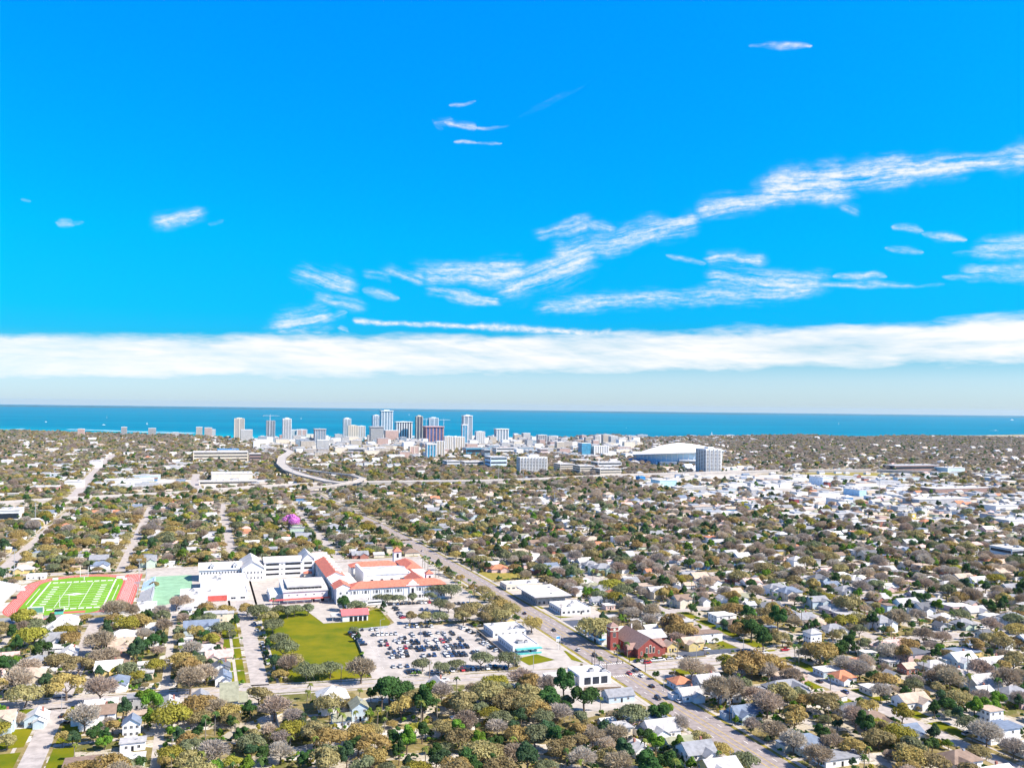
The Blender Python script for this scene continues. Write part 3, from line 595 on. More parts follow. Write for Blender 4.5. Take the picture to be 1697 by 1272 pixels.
for k in range(5):
    v = 262 + k * 12.5; mb = MB(); mb.box(SX(-118.5), SX(-114.6), SY(v - 1.4), SY(v + 1.4), 12.2, 14.4, WHITE); mb.gable(SX(-119.2), SX(-114.4), SY(v - 1.4), SY(v + 1.4), 14.4, 1.0, WROOF, WHITE, 0.2, 'x'); d = part(mb, 'dormer', e)
    window(d, '+x', SX(-114.6), SY(v), 12.6, 1.4, 1.4)
mb = MB(); mb.box(SX(-112.6), SX(-104), SY(240), SY(290), 0, 6.5, WHITE); mb.box(SX(-112.4), SX(-103.8), SY(239.8), SY(290.2), 6.5, 6.9, WROOF, True); part(mb, 'courtyard_block', e)
mb = MB(); mb.box(SX(-95), SX(-60), SY(262), SY(300), 0, 9, WHITE); mb.box(SX(-97), SX(-95.1), SY(260), SY(302), 0, 12, WHITE); part(mb, 'auditorium', e)
mb = MB(); mb.gable(SX(-94.8), SX(-60), SY(262), SY(300), 9, 2.4, mat('silver_roof', (0.55, 0.56, 0.57), 0.5, 0.2, 0.08), WHITE, 0.3, 'x'); part(mb, 'auditorium_roof', e)
mb = MB(); mb.box(SX(-100), SX(-60), SY(304), SY(318), 0, 8.5, WHITE); part(mb, 'rear_wing', e)
mb = MB(); mb.hip(SX(-100), SX(-60), SY(304), SY(318), 8.5, 3.2, REDT, .7); part(mb, 'rear_roof', e)
mb = MB(); mb.box(SX(-59.9), SX(-46), SY(262), SY(316), 0, 10, WHITE); part(mb, 'avenue_wing', e)
mb = MB(); mb.hip(SX(-59.9), SX(-46), SY(276), SY(316), 10, 3.4, REDT, .7); part(mb, 'avenue_roof', e)
mb = MB(); mb.gable(SX(-64), SX(-50), SY(228), SY(275), 6.5, 4.2, REDT, WHITE, .5, 'y'); mb.box(SX(-64), SX(-50), SY(228), SY(261.9), 0, 6.5, WHITE); part(mb, 'stage_roof', e)
mb = MB(); mb.box(SX(-60), SX(-53.5), SY(322), SY(328.5), 0, 17, WHITE)
for f in ((-57.6, -55.9, 321.9, 322),): mb.box(SX(f[0]), SX(f[1]), SY(321.85), SY(322.0), 12, 15.5, DARK, True)
t = part(mb, 'bell_tower', e); mb = MB(); mb.hip(SX(-60), SX(-53.5), SY(322), SY(328.5), 17, 3.6, REDT, .6); mb.build('tower_roof', t)
mb = MB(); mb.box(SX(-51.5), SX(-46), SY(238), SY(243.5), 0, 12.5, WHITE); mb.box(SX(-49.6), SX(-48), SY(237.86), SY(238), 8.5, 11, DARK, True); t = part(mb, 'corner_tower', e)
mb = MB(); mb.hip(SX(-51.5), SX(-46), SY(238), SY(243.5), 12.5, 2.6, REDT, .5); mb.build('tower_roof', t)
mb = MB(); x = SX(-70); prof = [(-5, 10.3), (-5, 11.4), (-3.6, 11.8), (-2.6, 13.4), (-1.3, 14.2), (0, 15.6), (1.3, 14.2), (2.6, 13.4), (3.6, 11.8), (5, 11.4), (5, 10.3)]
n = len(prof); mb.add([(x + a, -7.5, z) for a, z in prof] + [(x + a, -6.9, z) for a, z in prof], [tuple(range(n)), tuple(range(2 * n - 1, n - 1, -1))] + [(i, n + i, n + (i + 1) % n, (i + 1) % n) for i in range(n)], WHITE)
mb.box(x - 2.4, x + 2.4, -7.6, -7.02, 0, 10.3, WHITE, True); mb.box(x - 1.1, x + 1.1, -7.7, -7.6, 0, 3.2, DARK, True); mb.box(x - .9, x + .9, -7.68, -7.6, 5.5, 9.0, DARK, True); part(mb, 'entrance_gable', e)
for k in range(9):
    xc = SX(-113 + k * 8.1)
    if abs(xc - x) < 3.6: continue
    for z, h in ((1.6, 2.4), (6.6, 2.5)):
        for dx, ww in ((-2.1, .95), (0, 1.9), (2.1, .95)): window(e, '-y', xc + dx, -7.0, z, ww, h)
    mb = MB(); mb.box(xc + 3.9, xc + 4.2, -7.25, -7.0, 0, 10.6, WHITE, True); part(mb, 'pilaster', e)
for k in range(15):
    v = 229 + k * 7.6
    for z in (1.5, 6.4): window(e, '-x', SX(-127), SY(v), z, 3.0, 3.2)
    mb = MB(); mb.box(SX(-127.5), SX(-127.02), SY(v + 3.5), SY(v + 4.1), 0, 11.3, WHITE, True); part(mb, 'pilaster', e)
window(e, '-y', SX(-123), SY(205.3), 7, 1.6, 1.8); window(e, '-y', SX(-118.5), SY(205.3), 7, 1.6, 1.8)
for k in range(4): window(e, '-y', SX(-90 + k * 8), SY(262), 2, 2.5, 4)
for k in range(5): window(e, '+x', SX(-46), SY(268 + k * 10), 5, 1.6, 2.6)
zone(rect(-131, -42, 186, 350))

e = empty('classroom_building', W(-195, 332), GR); tag(e, 'white two-storey classroom building with tall gabled end beside the court', 'school building'); landmark('gabled classroom building', -195, 332)
mb = MB(); mb.box(-25, 8, -12, 12, 0, 9, WHITE); mb.box(8, 25, -20, 24, 0, 10.5, WHITE); part(mb, 'wall', e)
mb = MB(); mb.gable(-25, 8, -12, 12, 9, 4.2, WROOF, WHITE, .7, 'x'); part(mb, 'roof', e)
mb = MB(); mb.gable(8, 25, -20, 24, 10.5, 5.2, WROOF, WHITE, .7, 'y'); part(mb, 'gable_roof', e)
for k in range(14):
    window(e, '-y', -23 + k * 2.3, -12, 5.6, 1.2, 1.9)
for k in range(6):
    for z in (1.5, 5.8): window(e, '-y', 9.8 + k * 2.7, -20, z, 1.3, 1.9)
for x in (-15, 3):
    mb = MB(); mb.box(x - 1.6, x + 1.6, -11.2, -8.8, 9, 12, WHITE); mb.gable(x - 1.8, x + 1.8, -11.4, -7, 12, 1.6, WROOF, WHITE, .2, 'y'); d = part(mb, 'dormer', e); window(d, '-y', x, -11.2, 9.8, 1.4, 1.6)
zone(rect(-225, -166, 205, 362))
flat_block('cafeteria', 'white flat-roofed hall in front of the gabled classroom building', 'school building', -219, -184, 278, 306, 7.5, win=(3.6, 2.2, .9, 1), units=3, lm='white flat-roofed hall', wfaces=('-y',))
e = flat_block('annex_building', 'long low white annex with red front panel facing the lane', 'school building', -233, -186, 240, 268, 4.6, win=(6, 3.5, 1.6, 1), units=4, wfaces=('-y',), lm='low white annex')
mb = MB(); mb.box(-6, 9, -14.5, -14.05, 0.4, 4.2, mat('red_panel', (.55, .10, .08), .7), True); part(mb, 'red_panel', e)
flat_block('annex_building', 'small white flat-roofed annex wing with porch beside the green court', 'school building', -235, -214, 216, 239.5, 4.0, win=(5, 3.0, 1.4, 1), units=2, wfaces=('-y',))
e = empty('classroom_block', W(-152, 334), GR); tag(e, 'white three-storey classroom block with dark open galleries', 'school building'); landmark('three-storey white block', -152, 334)
mb = MB(); mb.box(-17, 14, -12, 12, 0, 12.5, WHITE); mb.box(14, 24, -12, 20, 0, 14, WHITE); part(mb, 'wall', e)
mb = MB(); mb.gable(-17, 14, -12.2, 12, 12.5, 3.0, WROOF, WHITE, .4, 'x'); mb.gable(14, 24, -12.2, 20, 14, 4.5, WROOF, WHITE, .5, 'y'); part(mb, 'roof', e)
for z in (2.0, 6.0, 10.0):
    for x0, x1 in ((-15.5, -5), (0, 12.6), (15.5, 22)):
        mb = MB(); mb.box(x0, x1, -12.08, -11.9, z, z + 1.6, DARK, True); part(mb, 'gallery_opening', e)
    window(e, '-y', -2.6, -12, z, 1.2, 1.4)
mb = MB(); mb.hip(15, 21, -19, -13, 3.2, 1.6, REDT, .4); mb.box(15, 21, -18.8, -13, 0, 3.2, CREAM); part(mb, 'porch', e)
zone(rect(-172, -126, 318, 360))
e = empty('gymnasium', W(-146, 240), GR); tag(e, 'white gymnasium with sloping ridged roof and dark clerestory strip', 'school building'); landmark('white gymnasium', -146, 240)
mb = MB(); mb.box(-16, 16, -19, 19, 0, 7.6, WHITE); part(mb, 'wall', e)
mb = MB(); mb.add([(-16.5, -19.6, 7.6), (16.5, -19.6, 7.6), (16.5, 19.6, 9.8), (-16.5, 19.6, 9.8), (-16.5, -19.6, 8.1), (16.5, -19.6, 8.1), (16.5, 19.6, 10.3), (-16.5, 19.6, 10.3)], [(4, 5, 6, 7), (0, 1, 5, 4), (1, 2, 6, 5), (2, 3, 7, 6), (3, 0, 4, 7)], WROOF)
for k in range(12): mb.box(-15 + k * 2.7, -14.9 + k * 2.7, -19, 19, 9.2, 9.3, GROOF)
part(mb, 'roof', e)
mb = MB(); mb.box(-13, 12, -14, -12.6, 8.3, 9.6, DARK); part(mb, 'clerestory', e)
mb = MB(); mb.box(-13, 12, -12.6, 18, 9.55, 10.7, WROOF); part(mb, 'raised_roof', e)
for k in range(5): window(e, '-y', -12 + k * 6, -19, 4.8, 1.3, 1.0)
for x in (4, 11):
    mb = MB(); mb.box(x, x + 2.4, -19.1, -18.9, 0, 2.6, DARK, True); part(mb, 'door', e)
mb = MB(); mb.box(-26, 17, -25, -20.2, 3.0, 3.3, mat('red_canopy', (.50, .10, .085), .7), True)
for k in range(8): mb.tube((-25 + k * 5.8, -24.5, 0), (-25 + k * 5.8, -24.5, 3), .12, .12, WHITE, 5)
part(mb, 'walkway_canopy', e)
mb = MB(); mb.box(-25, -16.1, -12, 14, 0, 5, WHITE); part(mb, 'lean_to', e)
zone(rect(-176, -126, 212, 262))
e = empty('pavilion', W(-121, 156), GR); tag(e, 'white pavilion with pink-red metal roof at the edge of the field', 'pavilion'); landmark('pink-roofed pavilion', -121, 156)
mb = MB(); mb.box(-8.5, 8.5, -4.5, 5.5, 0, 4.4, WHITE); part(mb, 'wall', e)
mb = MB(); mb.gable(-8.5, 8.5, -4.5, 5.5, 4.4, 2.8, PINKR, WHITE, .7, 'x'); part(mb, 'roof', e)
for k in range(4):
    mb = MB(); mb.box(-3.8 + k * 3.1, -1.7 + k * 3.1, -4.6, -4.4, .1, 3.2, DARK, True); part(mb, 'bay_opening', e)
mb = MB(); mb.box(-15, -8.8, -2, 8, 3.2, 3.5, WROOF, True)
for p in ((-14.6, -1.6), (-9.2, -1.6), (-14.6, 7.6)): mb.tube((*p, 0), (*p, 3.2), .12, .12, WHITE, 5)
part(mb, 'side_canopy', e)
zone(rect(-139, -108, 148, 166))

# ------------------------------------------------------------------ church and shops along the avenue
e = empty('church', W(26, 32), GR); tag(e, 'red brick church with square bell tower and brown shingle roof', 'church'); landmark('brick church', 26, 32)
X = lambda u: u - 26; Y = lambda v: v - 32
mb = MB(); mb.box(X(20), X(36), Y(16), Y(48), 0, 5.5, BRICK); mb.box(X(16), X(20), Y(20), Y(26), 0, 4.5, BRICK); mb.box(X(36), X(40), Y(20), Y(32), 0, 4.5, BRICK); part(mb, 'wall', e)
mb = MB(); mb.gable(X(20), X(36), Y(16), Y(48), 5.5, 5.6, BRROOF, BRICK, .5, 'y'); part(mb, 'roof', e)
mb = MB(); mb.gable(X(15.8), X(28), Y(20), Y(26), 4.5, 2.6, BRROOF, BRICK, .4, 'x'); mb.gable(X(29), X(40.2), Y(20), Y(32), 4.5, 3.2, BRROOF, BRICK, .4, 'x'); part(mb, 'side_roof', e)
mb = MB(); mb.box(X(12), X(17.2), Y(36), Y(41.2), 0, 13.4, BRICK); mb.box(X(11.7), X(17.5), Y(35.7), Y(41.5), 11.2, 11.6, CREAM, True); mb.box(X(11.7), X(17.5), Y(35.7), Y(41.5), 13.4, 13.9, CREAM, True); t = part(mb, 'bell_tower', e)
mb = MB(); mb.hip(X(12), X(17.2), Y(36), Y(41.2), 13.9, 2.2, BRROOF, .3); mb.build('tower_roof', t)
for q in range(12):
    pass
mb = MB(); c = [(X(14.6) + .8 * math.cos(a), Y(36) - .08, 12.4 + .8 * math.sin(a)) for a in [6.2832 * i / 14 for i in range(14)]]; mb.add(c, [tuple(range(14))], CREAM); mb.build('round_louvre', t)
for z, h in ((7.6, 3.0), (2, 2.4)):
    o = window(t, '-y', X(14.6), Y(36), z, 1.9, h, CREAM)
for z in (8.0,): window(t, '-x', X(12), Y(38.6), z, 1.8, 2.8, CREAM)
mb = MB(); 
for k, (dx, hh) in enumerate(((-2.2, 3.6), (0, 4.8), (2.2, 3.6))): mb.box(X(28) + dx - .75, X(28) + dx + .75, Y(16) - .12, Y(16) + .02, 2.4, 2.4 + hh, CREAM, True); mb.box(X(28) + dx - .5, X(28) + dx + .5, Y(16) - .16, Y(16) - .1, 2.7, 2.1 + hh, GLASS, True)
part(mb, 'stained_window', e)
for s in (-1, 1): window(e, '-y', X(28) + s * 5.6, Y(16), 1.6, 1.1, 2.2, CREAM)
for k in range(4): window(e, '-x', X(20), Y(29 + k * 5), 1.4, 1.3, 2.8, CREAM)
mb = MB(); mb.box(X(12), X(36), Y(48.1), Y(64), 0, 6, WHITE); mb.box(X(11.7), X(36.3), Y(48.1), Y(64.3), 6, 6.5, WROOF, True); mb.box(X(36.1), X(52), Y(40), Y(56), 0, 4.2, BRICK); mb.gable(X(36.1), X(52), Y(40), Y(56), 4.2, 3.2, GROOF, BRICK, .5, 'x'); part(mb, 'church_hall', e)
mb = MB(); mb.box(X(31.2), X(31.8), Y(47), Y(47.6), 9, 12, WHITE); part(mb, 'chimney', e)
zone(rect(9, 54, 12, 66))
e = empty('drive_canopy', W(12, 63), GR); tag(e, 'bright blue canopy on posts beside the avenue near the church', 'canopy'); landmark('blue canopy', 12, 63)
mb = MB(); mb.box(-2.2, 2.2, -16, 17, 3.4, 3.9, BLUEC, True); mb.box(-2.5, -2.2, -16, 17, 3.2, 4.0, WHITE, True); part(mb, 'roof', e)
for v in (-14, -5, 5, 15):
    mb = MB(); mb.tube((0, v, 0), (0, v, 3.4), .16, .16, WHITE); part(mb, 'post', e)
mb = MB(); mb.box(-5.5, 5.5, 10, 17, 4.3, 4.8, WROOF, True); part(mb, 'white_top', e)
zone(rect(8, 17, 44, 84))
def shop(*a, **k): return flat_block('shop_building', *a, **k)
flat_block('office_building', 'flat-roofed pale building with deep shaded side along the avenue', 'office', 12, 34, 160, 194, 6.4, wall=mat('grey_brown_wall', (.40, .36, .32), .9), win=(3.2, 2.0, 2.6, 1), units=2, lm='deep-eaved office', para=.7)
mb = MB(); mb.box(8.6, 37.4, 156, 198, 6.9, 7.5, WROOF, True); o = mb.build('roof_overhang', bpy.data.objects['office_building'], (-23, -177, 0))
flat_block('clinic_building', 'flat white clinic with blue-shaded side and small lawn', 'office', 18, 40, 128, 152, 4.2, win=(3.2, 2.0, 1.8, 1), units=2, lm='white clinic')
flat_block('supply_building', 'long pale flat-roofed building beyond the avenue next to the palms', 'office', 8, 40, 218, 234, 4.2, wall=CREAM, win=(4, 2.4, 1.6, 1), units=2)
e = flat_block('corner_store', 'white flat-roofed store with teal awning between the car park and avenue', 'shop', -46, -30, 46, 74, 3.9, win=(3.5, 1.6, 1.8, 1), units=4, lm='teal-awning store')
mb = MB(); mb.box(-7, 9, -18, -15.1, 2.8, 3.3, TEAL, True); mb.box(-6.6, 8.6, -17.8, -17.2, 0, 1.0, TEAL, True); part(mb, 'awning', e)
flat_block('corner_store', 'low white store with narrow dark side behind the teal-awning store', 'shop', -46, -24, 84, 104, 3.8, win=(4, 1.6, 1.6, 1), units=3)
e = flat_block('garage_shop', 'white flat-roofed garage shop with three wide display windows at the crossing', 'shop', -33, -15, -22, -6, 5.0, win=None, units=2, lm='white garage shop', doors=0)
for x in (-4.4, .4, 5.2): window(e, '-y', x, -8, .5, 3.6, 3.6, mat('black_frame', (.02, .02, .02), .5), 'display_window')
mb = MB(); mb.box(-24, -9.1, -5, 6, 0, 3.8, WHITE); mb.box(-24.2, -9.1, -5.2, 6.2, 3.8, 4.2, WROOF, True); part(mb, 'side_annex', e)
zone(rect(-60, -11, -26, -4))
for nm, P in (('z', rect(10, 42, 124, 200)), ('z', rect(-50, -20, 40, 108))): zone(P)

# ------------------------------------------------------------------ houses
ROOFC = {'white': (.62, .60, .57), 'pale grey': (.42, .41, .41), 'grey': (.26, .265, .285), 'blue-grey': (.17, .21, .28), 'tan': (.46, .36, .28), 'terracotta': (.50, .20, .11), 'brown': (.24, .17, .13), 'dark grey': (.13, .135, .15), 'olive': (.27, .27, .19), 'pink': (.55, .38, .34)}
WALLC = {'white': (.80, .79, .77), 'cream': (.66, .58, .45), 'pale blue': (.47, .56, .61), 'blue': (.10, .24, .42), 'yellow': (.62, .48, .20), 'pale green': (.50, .60, .48), 'pink': (.62, .44, .40), 'brick': (.36, .15, .11), 'grey': (.42, .42, .42)}
RM = {k: mat('roof_' + k.replace(' ', '_').replace('-', '_'), c, .85, .12, .5) for k, c in ROOFC.items()}
WMAT = {k: mat('wall_' + k.replace(' ', '_'), c, .85, .07, .5) for k, c in WALLC.items()}
HOUSES = []                                         # (u, v, radius, root)
def house(u, v, w, d, h, rc, wc, kind, turn=0.0, parts=2, label=None, group=None, wing=True, seed=0):
    r = random.Random(seed * 31 + int(u * 13) + int(v * 7)); roof, wall = RM[rc], WMAT[wc]
    mb = MB(); mb.box(-w / 2, w / 2, -d / 2, d / 2, 0, h, wall)
    rf = MB(); pitch = r.uniform(.5, .68)
    ax = 'x' if w > d else 'y'; span = min(w, d)
    if kind == 'gable': rf.gable(-w / 2, w / 2, -d / 2, d / 2, h, span / 2 * pitch, roof, wall, .5, ax)
    elif kind == 'hip': rf.hip(-w / 2, w / 2, -d / 2, d / 2, h, span / 2 * pitch, roof, .6)
    else: rf.box(-w / 2 - .4, w / 2 + .4, -d / 2 - .4, d / 2 + .4, h, h + .35, roof, True)
    if wing and kind != 'flat':
        ww, wd = w * .5, 3.4; wx = r.choice((-1, 1)) * w * .2
        mb.box(wx - ww / 2, wx + ww / 2, -d / 2 - wd, -d / 2, 0, h - .3, wall)
        rf.gable(wx - ww / 2, wx + ww / 2, -d / 2 - wd, 0, h - .3, ww / 2 * pitch * .9, roof, wall, .4, 'y')
        if r.random() < .5: mb.box(-w / 2 - 3.5, -w / 2, 0, d / 2, 0, h - .6, wall); rf.box(-w / 2 - 3.8, -w / 2, -.3, d / 2 + .3, h - .6, h - .35, roof, True)
    elif wing:
        mb.box(w / 2, w / 2 + 4.2, -d / 4, d / 2, 0, h - .7, wall); rf.box(w / 2, w / 2 + 4.6, -d / 4 - .3, d / 2 + .3, h - .7, h - .4, roof, True)
    loc, rz = W(u, v), GR + turn
    root = mb.build('house', None, loc, rz); rf.build('roof', root)
    if parts >= 2:
        two = h > 4.5
        for face, n in (('-y', 2), ('-x', 3), ('+x', 2)):
            L = w if face == '-y' else d
            for k in range(n):
                q = -L / 2 + (k + .5) * L / n
                p = {'-y': (q, -d / 2), '-x': (-w / 2, q), '+x': (w / 2, q)}[face]
                for z in ((1.0, 3.9) if two else (1.0,)): window(root, face, *p, z, 1.3, 1.4)
        dm = MB(); dm.box(-.5, .5, -d / 2 - .07, -d / 2 + .02, 0, 2.1, DARK, True); dm.build('door', root)
        if r.random() < .35 and kind != 'flat':
            cm = MB(); cm.box(w * .2, w * .2 + .8, d * .1, d * .1 + .8, h, h + span / 2 * pitch + .9, WMAT['brick']); cm.build('chimney', root)
        elif r.random() < .4:
            cm = MB(); cm.box(w * .1, w * .1 + .9, -d * .1, -d * .1 + .7, h + .35, h + .9 + (span / 2 * pitch * .8 if kind != 'flat' else 0), METAL); cm.build('roof_vent', root)
    HOUSES.append((u, v, math.hypot(w, d) / 2, root))
    if label: tag(root, label, 'house', group)
    else: root['_d'] = f'{rc}-roofed {wc} house with {kind} roof'; tag_later.append((root, 'house', u, v, f'{wc} house with {rc} {kind} roof', 'houses in the streets'))
    return root
tag_later = []
def px_house(x0, x1, yb, d, h, rc, wc, kind, label, lm=None, turn=0.0, wing=True):
    a, b = PU(x0, yb), PU(x1, yb); u = (a[0] + b[0]) / 2; wpx = math.hypot(b[0] - a[0], b[1] - a[1]); v = (a[1] + b[1]) / 2 + d / 2
    o = house(u, v, max(6, wpx * .92), d, h, rc, wc, kind, turn, 2, label, None, wing); 
    if lm: landmark(lm, u, v)
    return o
px_house(303, 364, 1052, 13, 4.2, 'blue-grey', 'pale blue', 'gable', 'long blue-grey gabled house facing the lawn strip', 'long blue-grey house')
th_ = PU(380, 1180); e = empty('house', W(th_[0], th_[1] + 6), GR); tag(e, 'tall narrow house with olive-green roof sloping to the cross street', 'house'); landmark('tall olive-roofed house', *th_)
mb = MB(); mb.add([(-4, -6, 0), (4, -6, 0), (4, 6, 0), (-4, 6, 0), (-4, -6, 5.4), (4, -6, 5.4), (4, 6, 10.2), (-4, 6, 10.2)], [(0, 1, 5, 4), (1, 2, 6, 5), (2, 3, 7, 6), (3, 0, 4, 7)], WMAT['pale blue']); mb.box(4.02, 8.2, -6.5, 1, 0, 4.6, WMAT['cream']); part(mb, 'wall', e)
mb = MB(); mb.add([(-4.4, -6.8, 5.1), (4.4, -6.8, 5.1), (4.4, 6.4, 10.4), (-4.4, 6.4, 10.4), (-4.4, -6.8, 5.4), (4.4, -6.8, 5.4), (4.4, 6.4, 10.7), (-4.4, 6.4, 10.7)], [(4, 5, 6, 7), (0, 1, 5, 4), (1, 2, 6, 5), (2, 3, 7, 6), (3, 0, 4, 7), (3, 2, 1, 0)], RM['olive']); mb.add([(4.45, -7, 4.5), (8.5, -7, 4.5), (8.5, 1.3, 7.2), (4.45, 1.3, 7.2)], [(0, 1, 2, 3)], RM['olive']); part(mb, 'roof', e)
for x in (-2.4, 0, 2.4): window(e, '-y', x, -6, 2.2, 1.2, 1.6)
mb = MB(); mb.box(4.8, 5.8, -6.58, -6.48, 0, 2.1, DARK, True); part(mb, 'door', e)
HOUSES.append((th_[0], th_[1] + 6, 8, e))
px_house(527, 580, 1180, 13, 6.2, 'white', 'white', 'hip', 'white two-storey house with bright hipped roof below the field', 'white hipped house')
px_house(582, 612, 1194, 10, 5.8, 'olive', 'pale blue', 'gable', 'pale blue two-storey house with olive roof next to the white hipped house', None, wing=False)
px_house(552, 582, 1206, 8, 3.4, 'olive', 'white', 'gable', 'low olive-roofed house in front of the pale blue two-storey house', None, R(90), wing=False)
px_house(1118, 1152, 1143, 10, 3.3, 'terracotta', 'pale blue', 'hip', 'terracotta hipped house beside the avenue past the crossing', 'terracotta-roofed house', wing=False)
px_house(1128, 1168, 1162, 9, 3.4, 'pale grey', 'white', 'gable', 'white gabled house beside the terracotta-roofed house', None)
px_house(1005, 1056, 1163, 9, 3.2, 'grey', 'pale blue', 'gable', 'long grey-shingled house behind the white garage shop', 'long grey-shingled house', wing=False)
px_house(1216, 1268, 1195, 9, 3.6, 'blue-grey', 'pale blue', 'gable', 'blue-grey house with many side windows near the avenue bottom', 'blue-grey avenue house')
px_house(1360, 1404, 1121, 9, 3.2, 'white', 'pale blue', 'flat', 'low house with long white flat roof by the side street', None, wing=False)
px_house(1386, 1424, 1133, 9, 3.2, 'terracotta', 'white', 'hip', 'terracotta hipped house next to the long white-roofed house', 'second terracotta house')
px_house(1440, 1492, 1152, 10, 3.2, 'white', 'cream', 'flat', 'wide white flat-roofed house near the side street palms', None, wing=False)
px_house(1494, 1550, 1174, 10, 3.6, 'tan', 'white', 'gable', 'white house with long tan gable roof among the palms', 'tan-gabled white house')
px_house(1582, 1628, 1104, 11, 3.6, 'white', 'pale blue', 'gable', 'bright white metal-roofed house with pale blue gable', 'bright white metal roof')
px_house(1630, 1690, 1112, 12, 3.6, 'white', 'white', 'gable', 'wide bright white metal-roofed house beside the pale blue gable', None)
px_house(1341, 1364, 1070, 7, 7.6, 'pale grey', 'white', 'hip', 'tall white two-storey house standing alone above the cross street', 'tall white house', wing=False)
px_house(1274, 1346, 1152, 10, 3.4, 'grey', 'grey', 'hip', 'long grey-roofed house behind the dense oaks', None)
px_house(1104, 1126, 1080, 8, 3.4, 'tan', 'yellow', 'gable', 'small tan-roofed cottage right behind the brick church', None, wing=False)
px_house(1132, 1170, 1076, 9, 4.4, 'tan', 'yellow', 'gable', 'yellow cottage with twin tan gables beyond the church', 'yellow cottage')
px_house(40, 76, 1204, 10, 3.4, 'white', 'pale blue', 'gable', 'white-roofed house on the corner of the leafy street', 'white corner house')
px_house(176, 212, 1144, 11, 3.6, 'blue-grey', 'white', 'hip', 'blue-grey hipped house with porch beside the leafy street', None)
px_house(262, 296, 1184, 11, 3.8, 'pale grey', 'white', 'gable', 'white house with pale grey gable and yard palms', None)
px_house(318, 346, 1176, 8, 5.6, 'grey', 'pale blue', 'gable', 'two-storey pale blue house with grey roof beside the olive-roofed one', None, wing=False)
px_house(356, 384, 1136, 10, 3.8, 'blue-grey', 'white', 'gable', 'white porch house with blue-grey roof along the lane', None)
px_house(352, 382, 1118, 10, 3.8, 'dark grey', 'white', 'gable', 'dark-roofed white cottage second along the lane', None)
px_house(346, 370, 1075, 8, 3.4, 'brown', 'pink', 'gable', 'brown-roofed pink cottage facing the lawn strip', None)
px_house(340, 386, 1098, 9, 3.2, 'pink', 'cream', 'gable', 'pinkish-roofed long cottage by the lane lawn', None)
px_house(320, 364, 1088, 9, 3.2, 'pale grey', 'pale green', 'hip', 'pale green-grey hipped house by the lane lawn', None)
px_house(100, 128, 1090, 9, 3.2, 'white', 'white', 'gable', 'white roofed house with roof solar panels near the palms', None)
px_house(0, 26, 1046, 10, 3.8, 'blue-grey', 'pale blue', 'gable', 'blue-grey roofed hall below the grandstand', None, wing=False)
px_house(640, 668, 1150, 9, 3.2, 'brown', 'brick', 'hip', 'brown hipped house below the parking entrance', None, wing=False)
px_house(716, 742, 1145, 9, 3.2, 'pale grey', 'white', 'gable', 'pale grey gabled house below the cross street', None, wing=False)
px_house(755, 790, 1210, 10, 3.4, 'white', 'white', 'hip', 'white hipped roof showing among the lowest oaks', None, wing=False)
ROOFW = [('white', 19), ('pale grey', 26), ('grey', 17), ('blue-grey', 7), ('tan', 13), ('terracotta', 4), ('brown', 8), ('dark grey', 5), ('olive', 3), ('pink', 5)]
WALLW = [('white', 40), ('cream', 18), ('pale blue', 6), ('yellow', 4), ('pale green', 6), ('pink', 6), ('brick', 3), ('grey', 8), ('blue', 2)]
def pick(r, L): return r.choices([a for a, _ in L], [b for _, b in L])[0]
def road_clear(u, v, rad):
    for pts, c in ROADS:
        for (a, b) in zip(pts, pts[1:]):
            dx, dy = b[0] - a[0], b[1] - a[1]; q = dx * dx + dy * dy; t = max(0, min(1, ((u - a[0]) * dx + (v - a[1]) * dy) / q)) if q else 0
            if (a[0] + dx * t - u) ** 2 + (a[1] + dy * t - v) ** 2 < (c + rad) ** 2: return False
    return True
def zone_clear(u, v, rad=0, houses=True):
    for P, tr, ho in ZONES:
        if (houses and ho) or (not houses and tr):
            if inpoly(u, v, P) or (rad and any(inpoly(u + rad * a, v + rad * b, P) for a, b in ((1, 0), (-1, 0), (0, 1), (0, -1)))): return False
    return True
def project(p):
    q = camo.matrix_world.inverted() @ p; return 848.5 + FPX * q.x / -q.z, 636 - FPX * q.y / -q.z
bpy.context.view_layer.update()
CAND = []
hr = random.Random(5)
for (ua, va, vb) in AVES + [(0, -150, 700)]:
    for sgn in (-1, 1):
        v = va + hr.uniform(0, 8)
        while v < vb:
            for du, back in ((19, False), (37, True)):
                if back and hr.random() < .45: continue
                w_, d_ = (hr.uniform(12, 17), hr.uniform(8.5, 12)) if not back else (hr.uniform(6, 10), hr.uniform(6, 8))
                if ua == 0: du += 8
                CAND.append((ua + sgn * (du + hr.uniform(-1.5, 1.5)), v + hr.uniform(-1.5, 1.5), w_, d_, hr.uniform(2.9, 3.5) if hr.random() < .8 else 5.8, pick(hr, ROOFW), pick(hr, WALLW), hr.choices(['gable', 'hip', 'flat'], [5, 4, 3.2])[0] if not back else hr.choice(['gable', 'flat']), back))
            v += hr.uniform(14.5, 18.5)
def in_view(u, v, m=60, top=0):
    p = W(u, v)
    if p.y < 300: return None
    x, y = project(p)
    return (x, y) if -m < x < 1697 + m and y < 1290 + m else None
sel = []
for c in CAND:
    u, v = c[0], c[1]; q = in_view(u, v, 40)
    if not q or q[1] > 1292: continue
    rad = max(c[2], c[3]) * .55
    if not road_clear(u, v, min(c[2], c[3]) * .5) or not zone_clear(u, v, 5): continue
    if any((u - a) ** 2 + (v - b) ** 2 < (rad + rr) ** 2 * .8 for a, b, rr, _ in HOUSES): continue
    if any((u - s[0]) ** 2 + (v - s[1]) ** 2 < (rad + max(s[2], s[3]) * .55) ** 2 * .75 for s in sel): continue
    sel.append(c)
sel.sort(key=lambda c: W(c[0], c[1]).length)
NH = 262
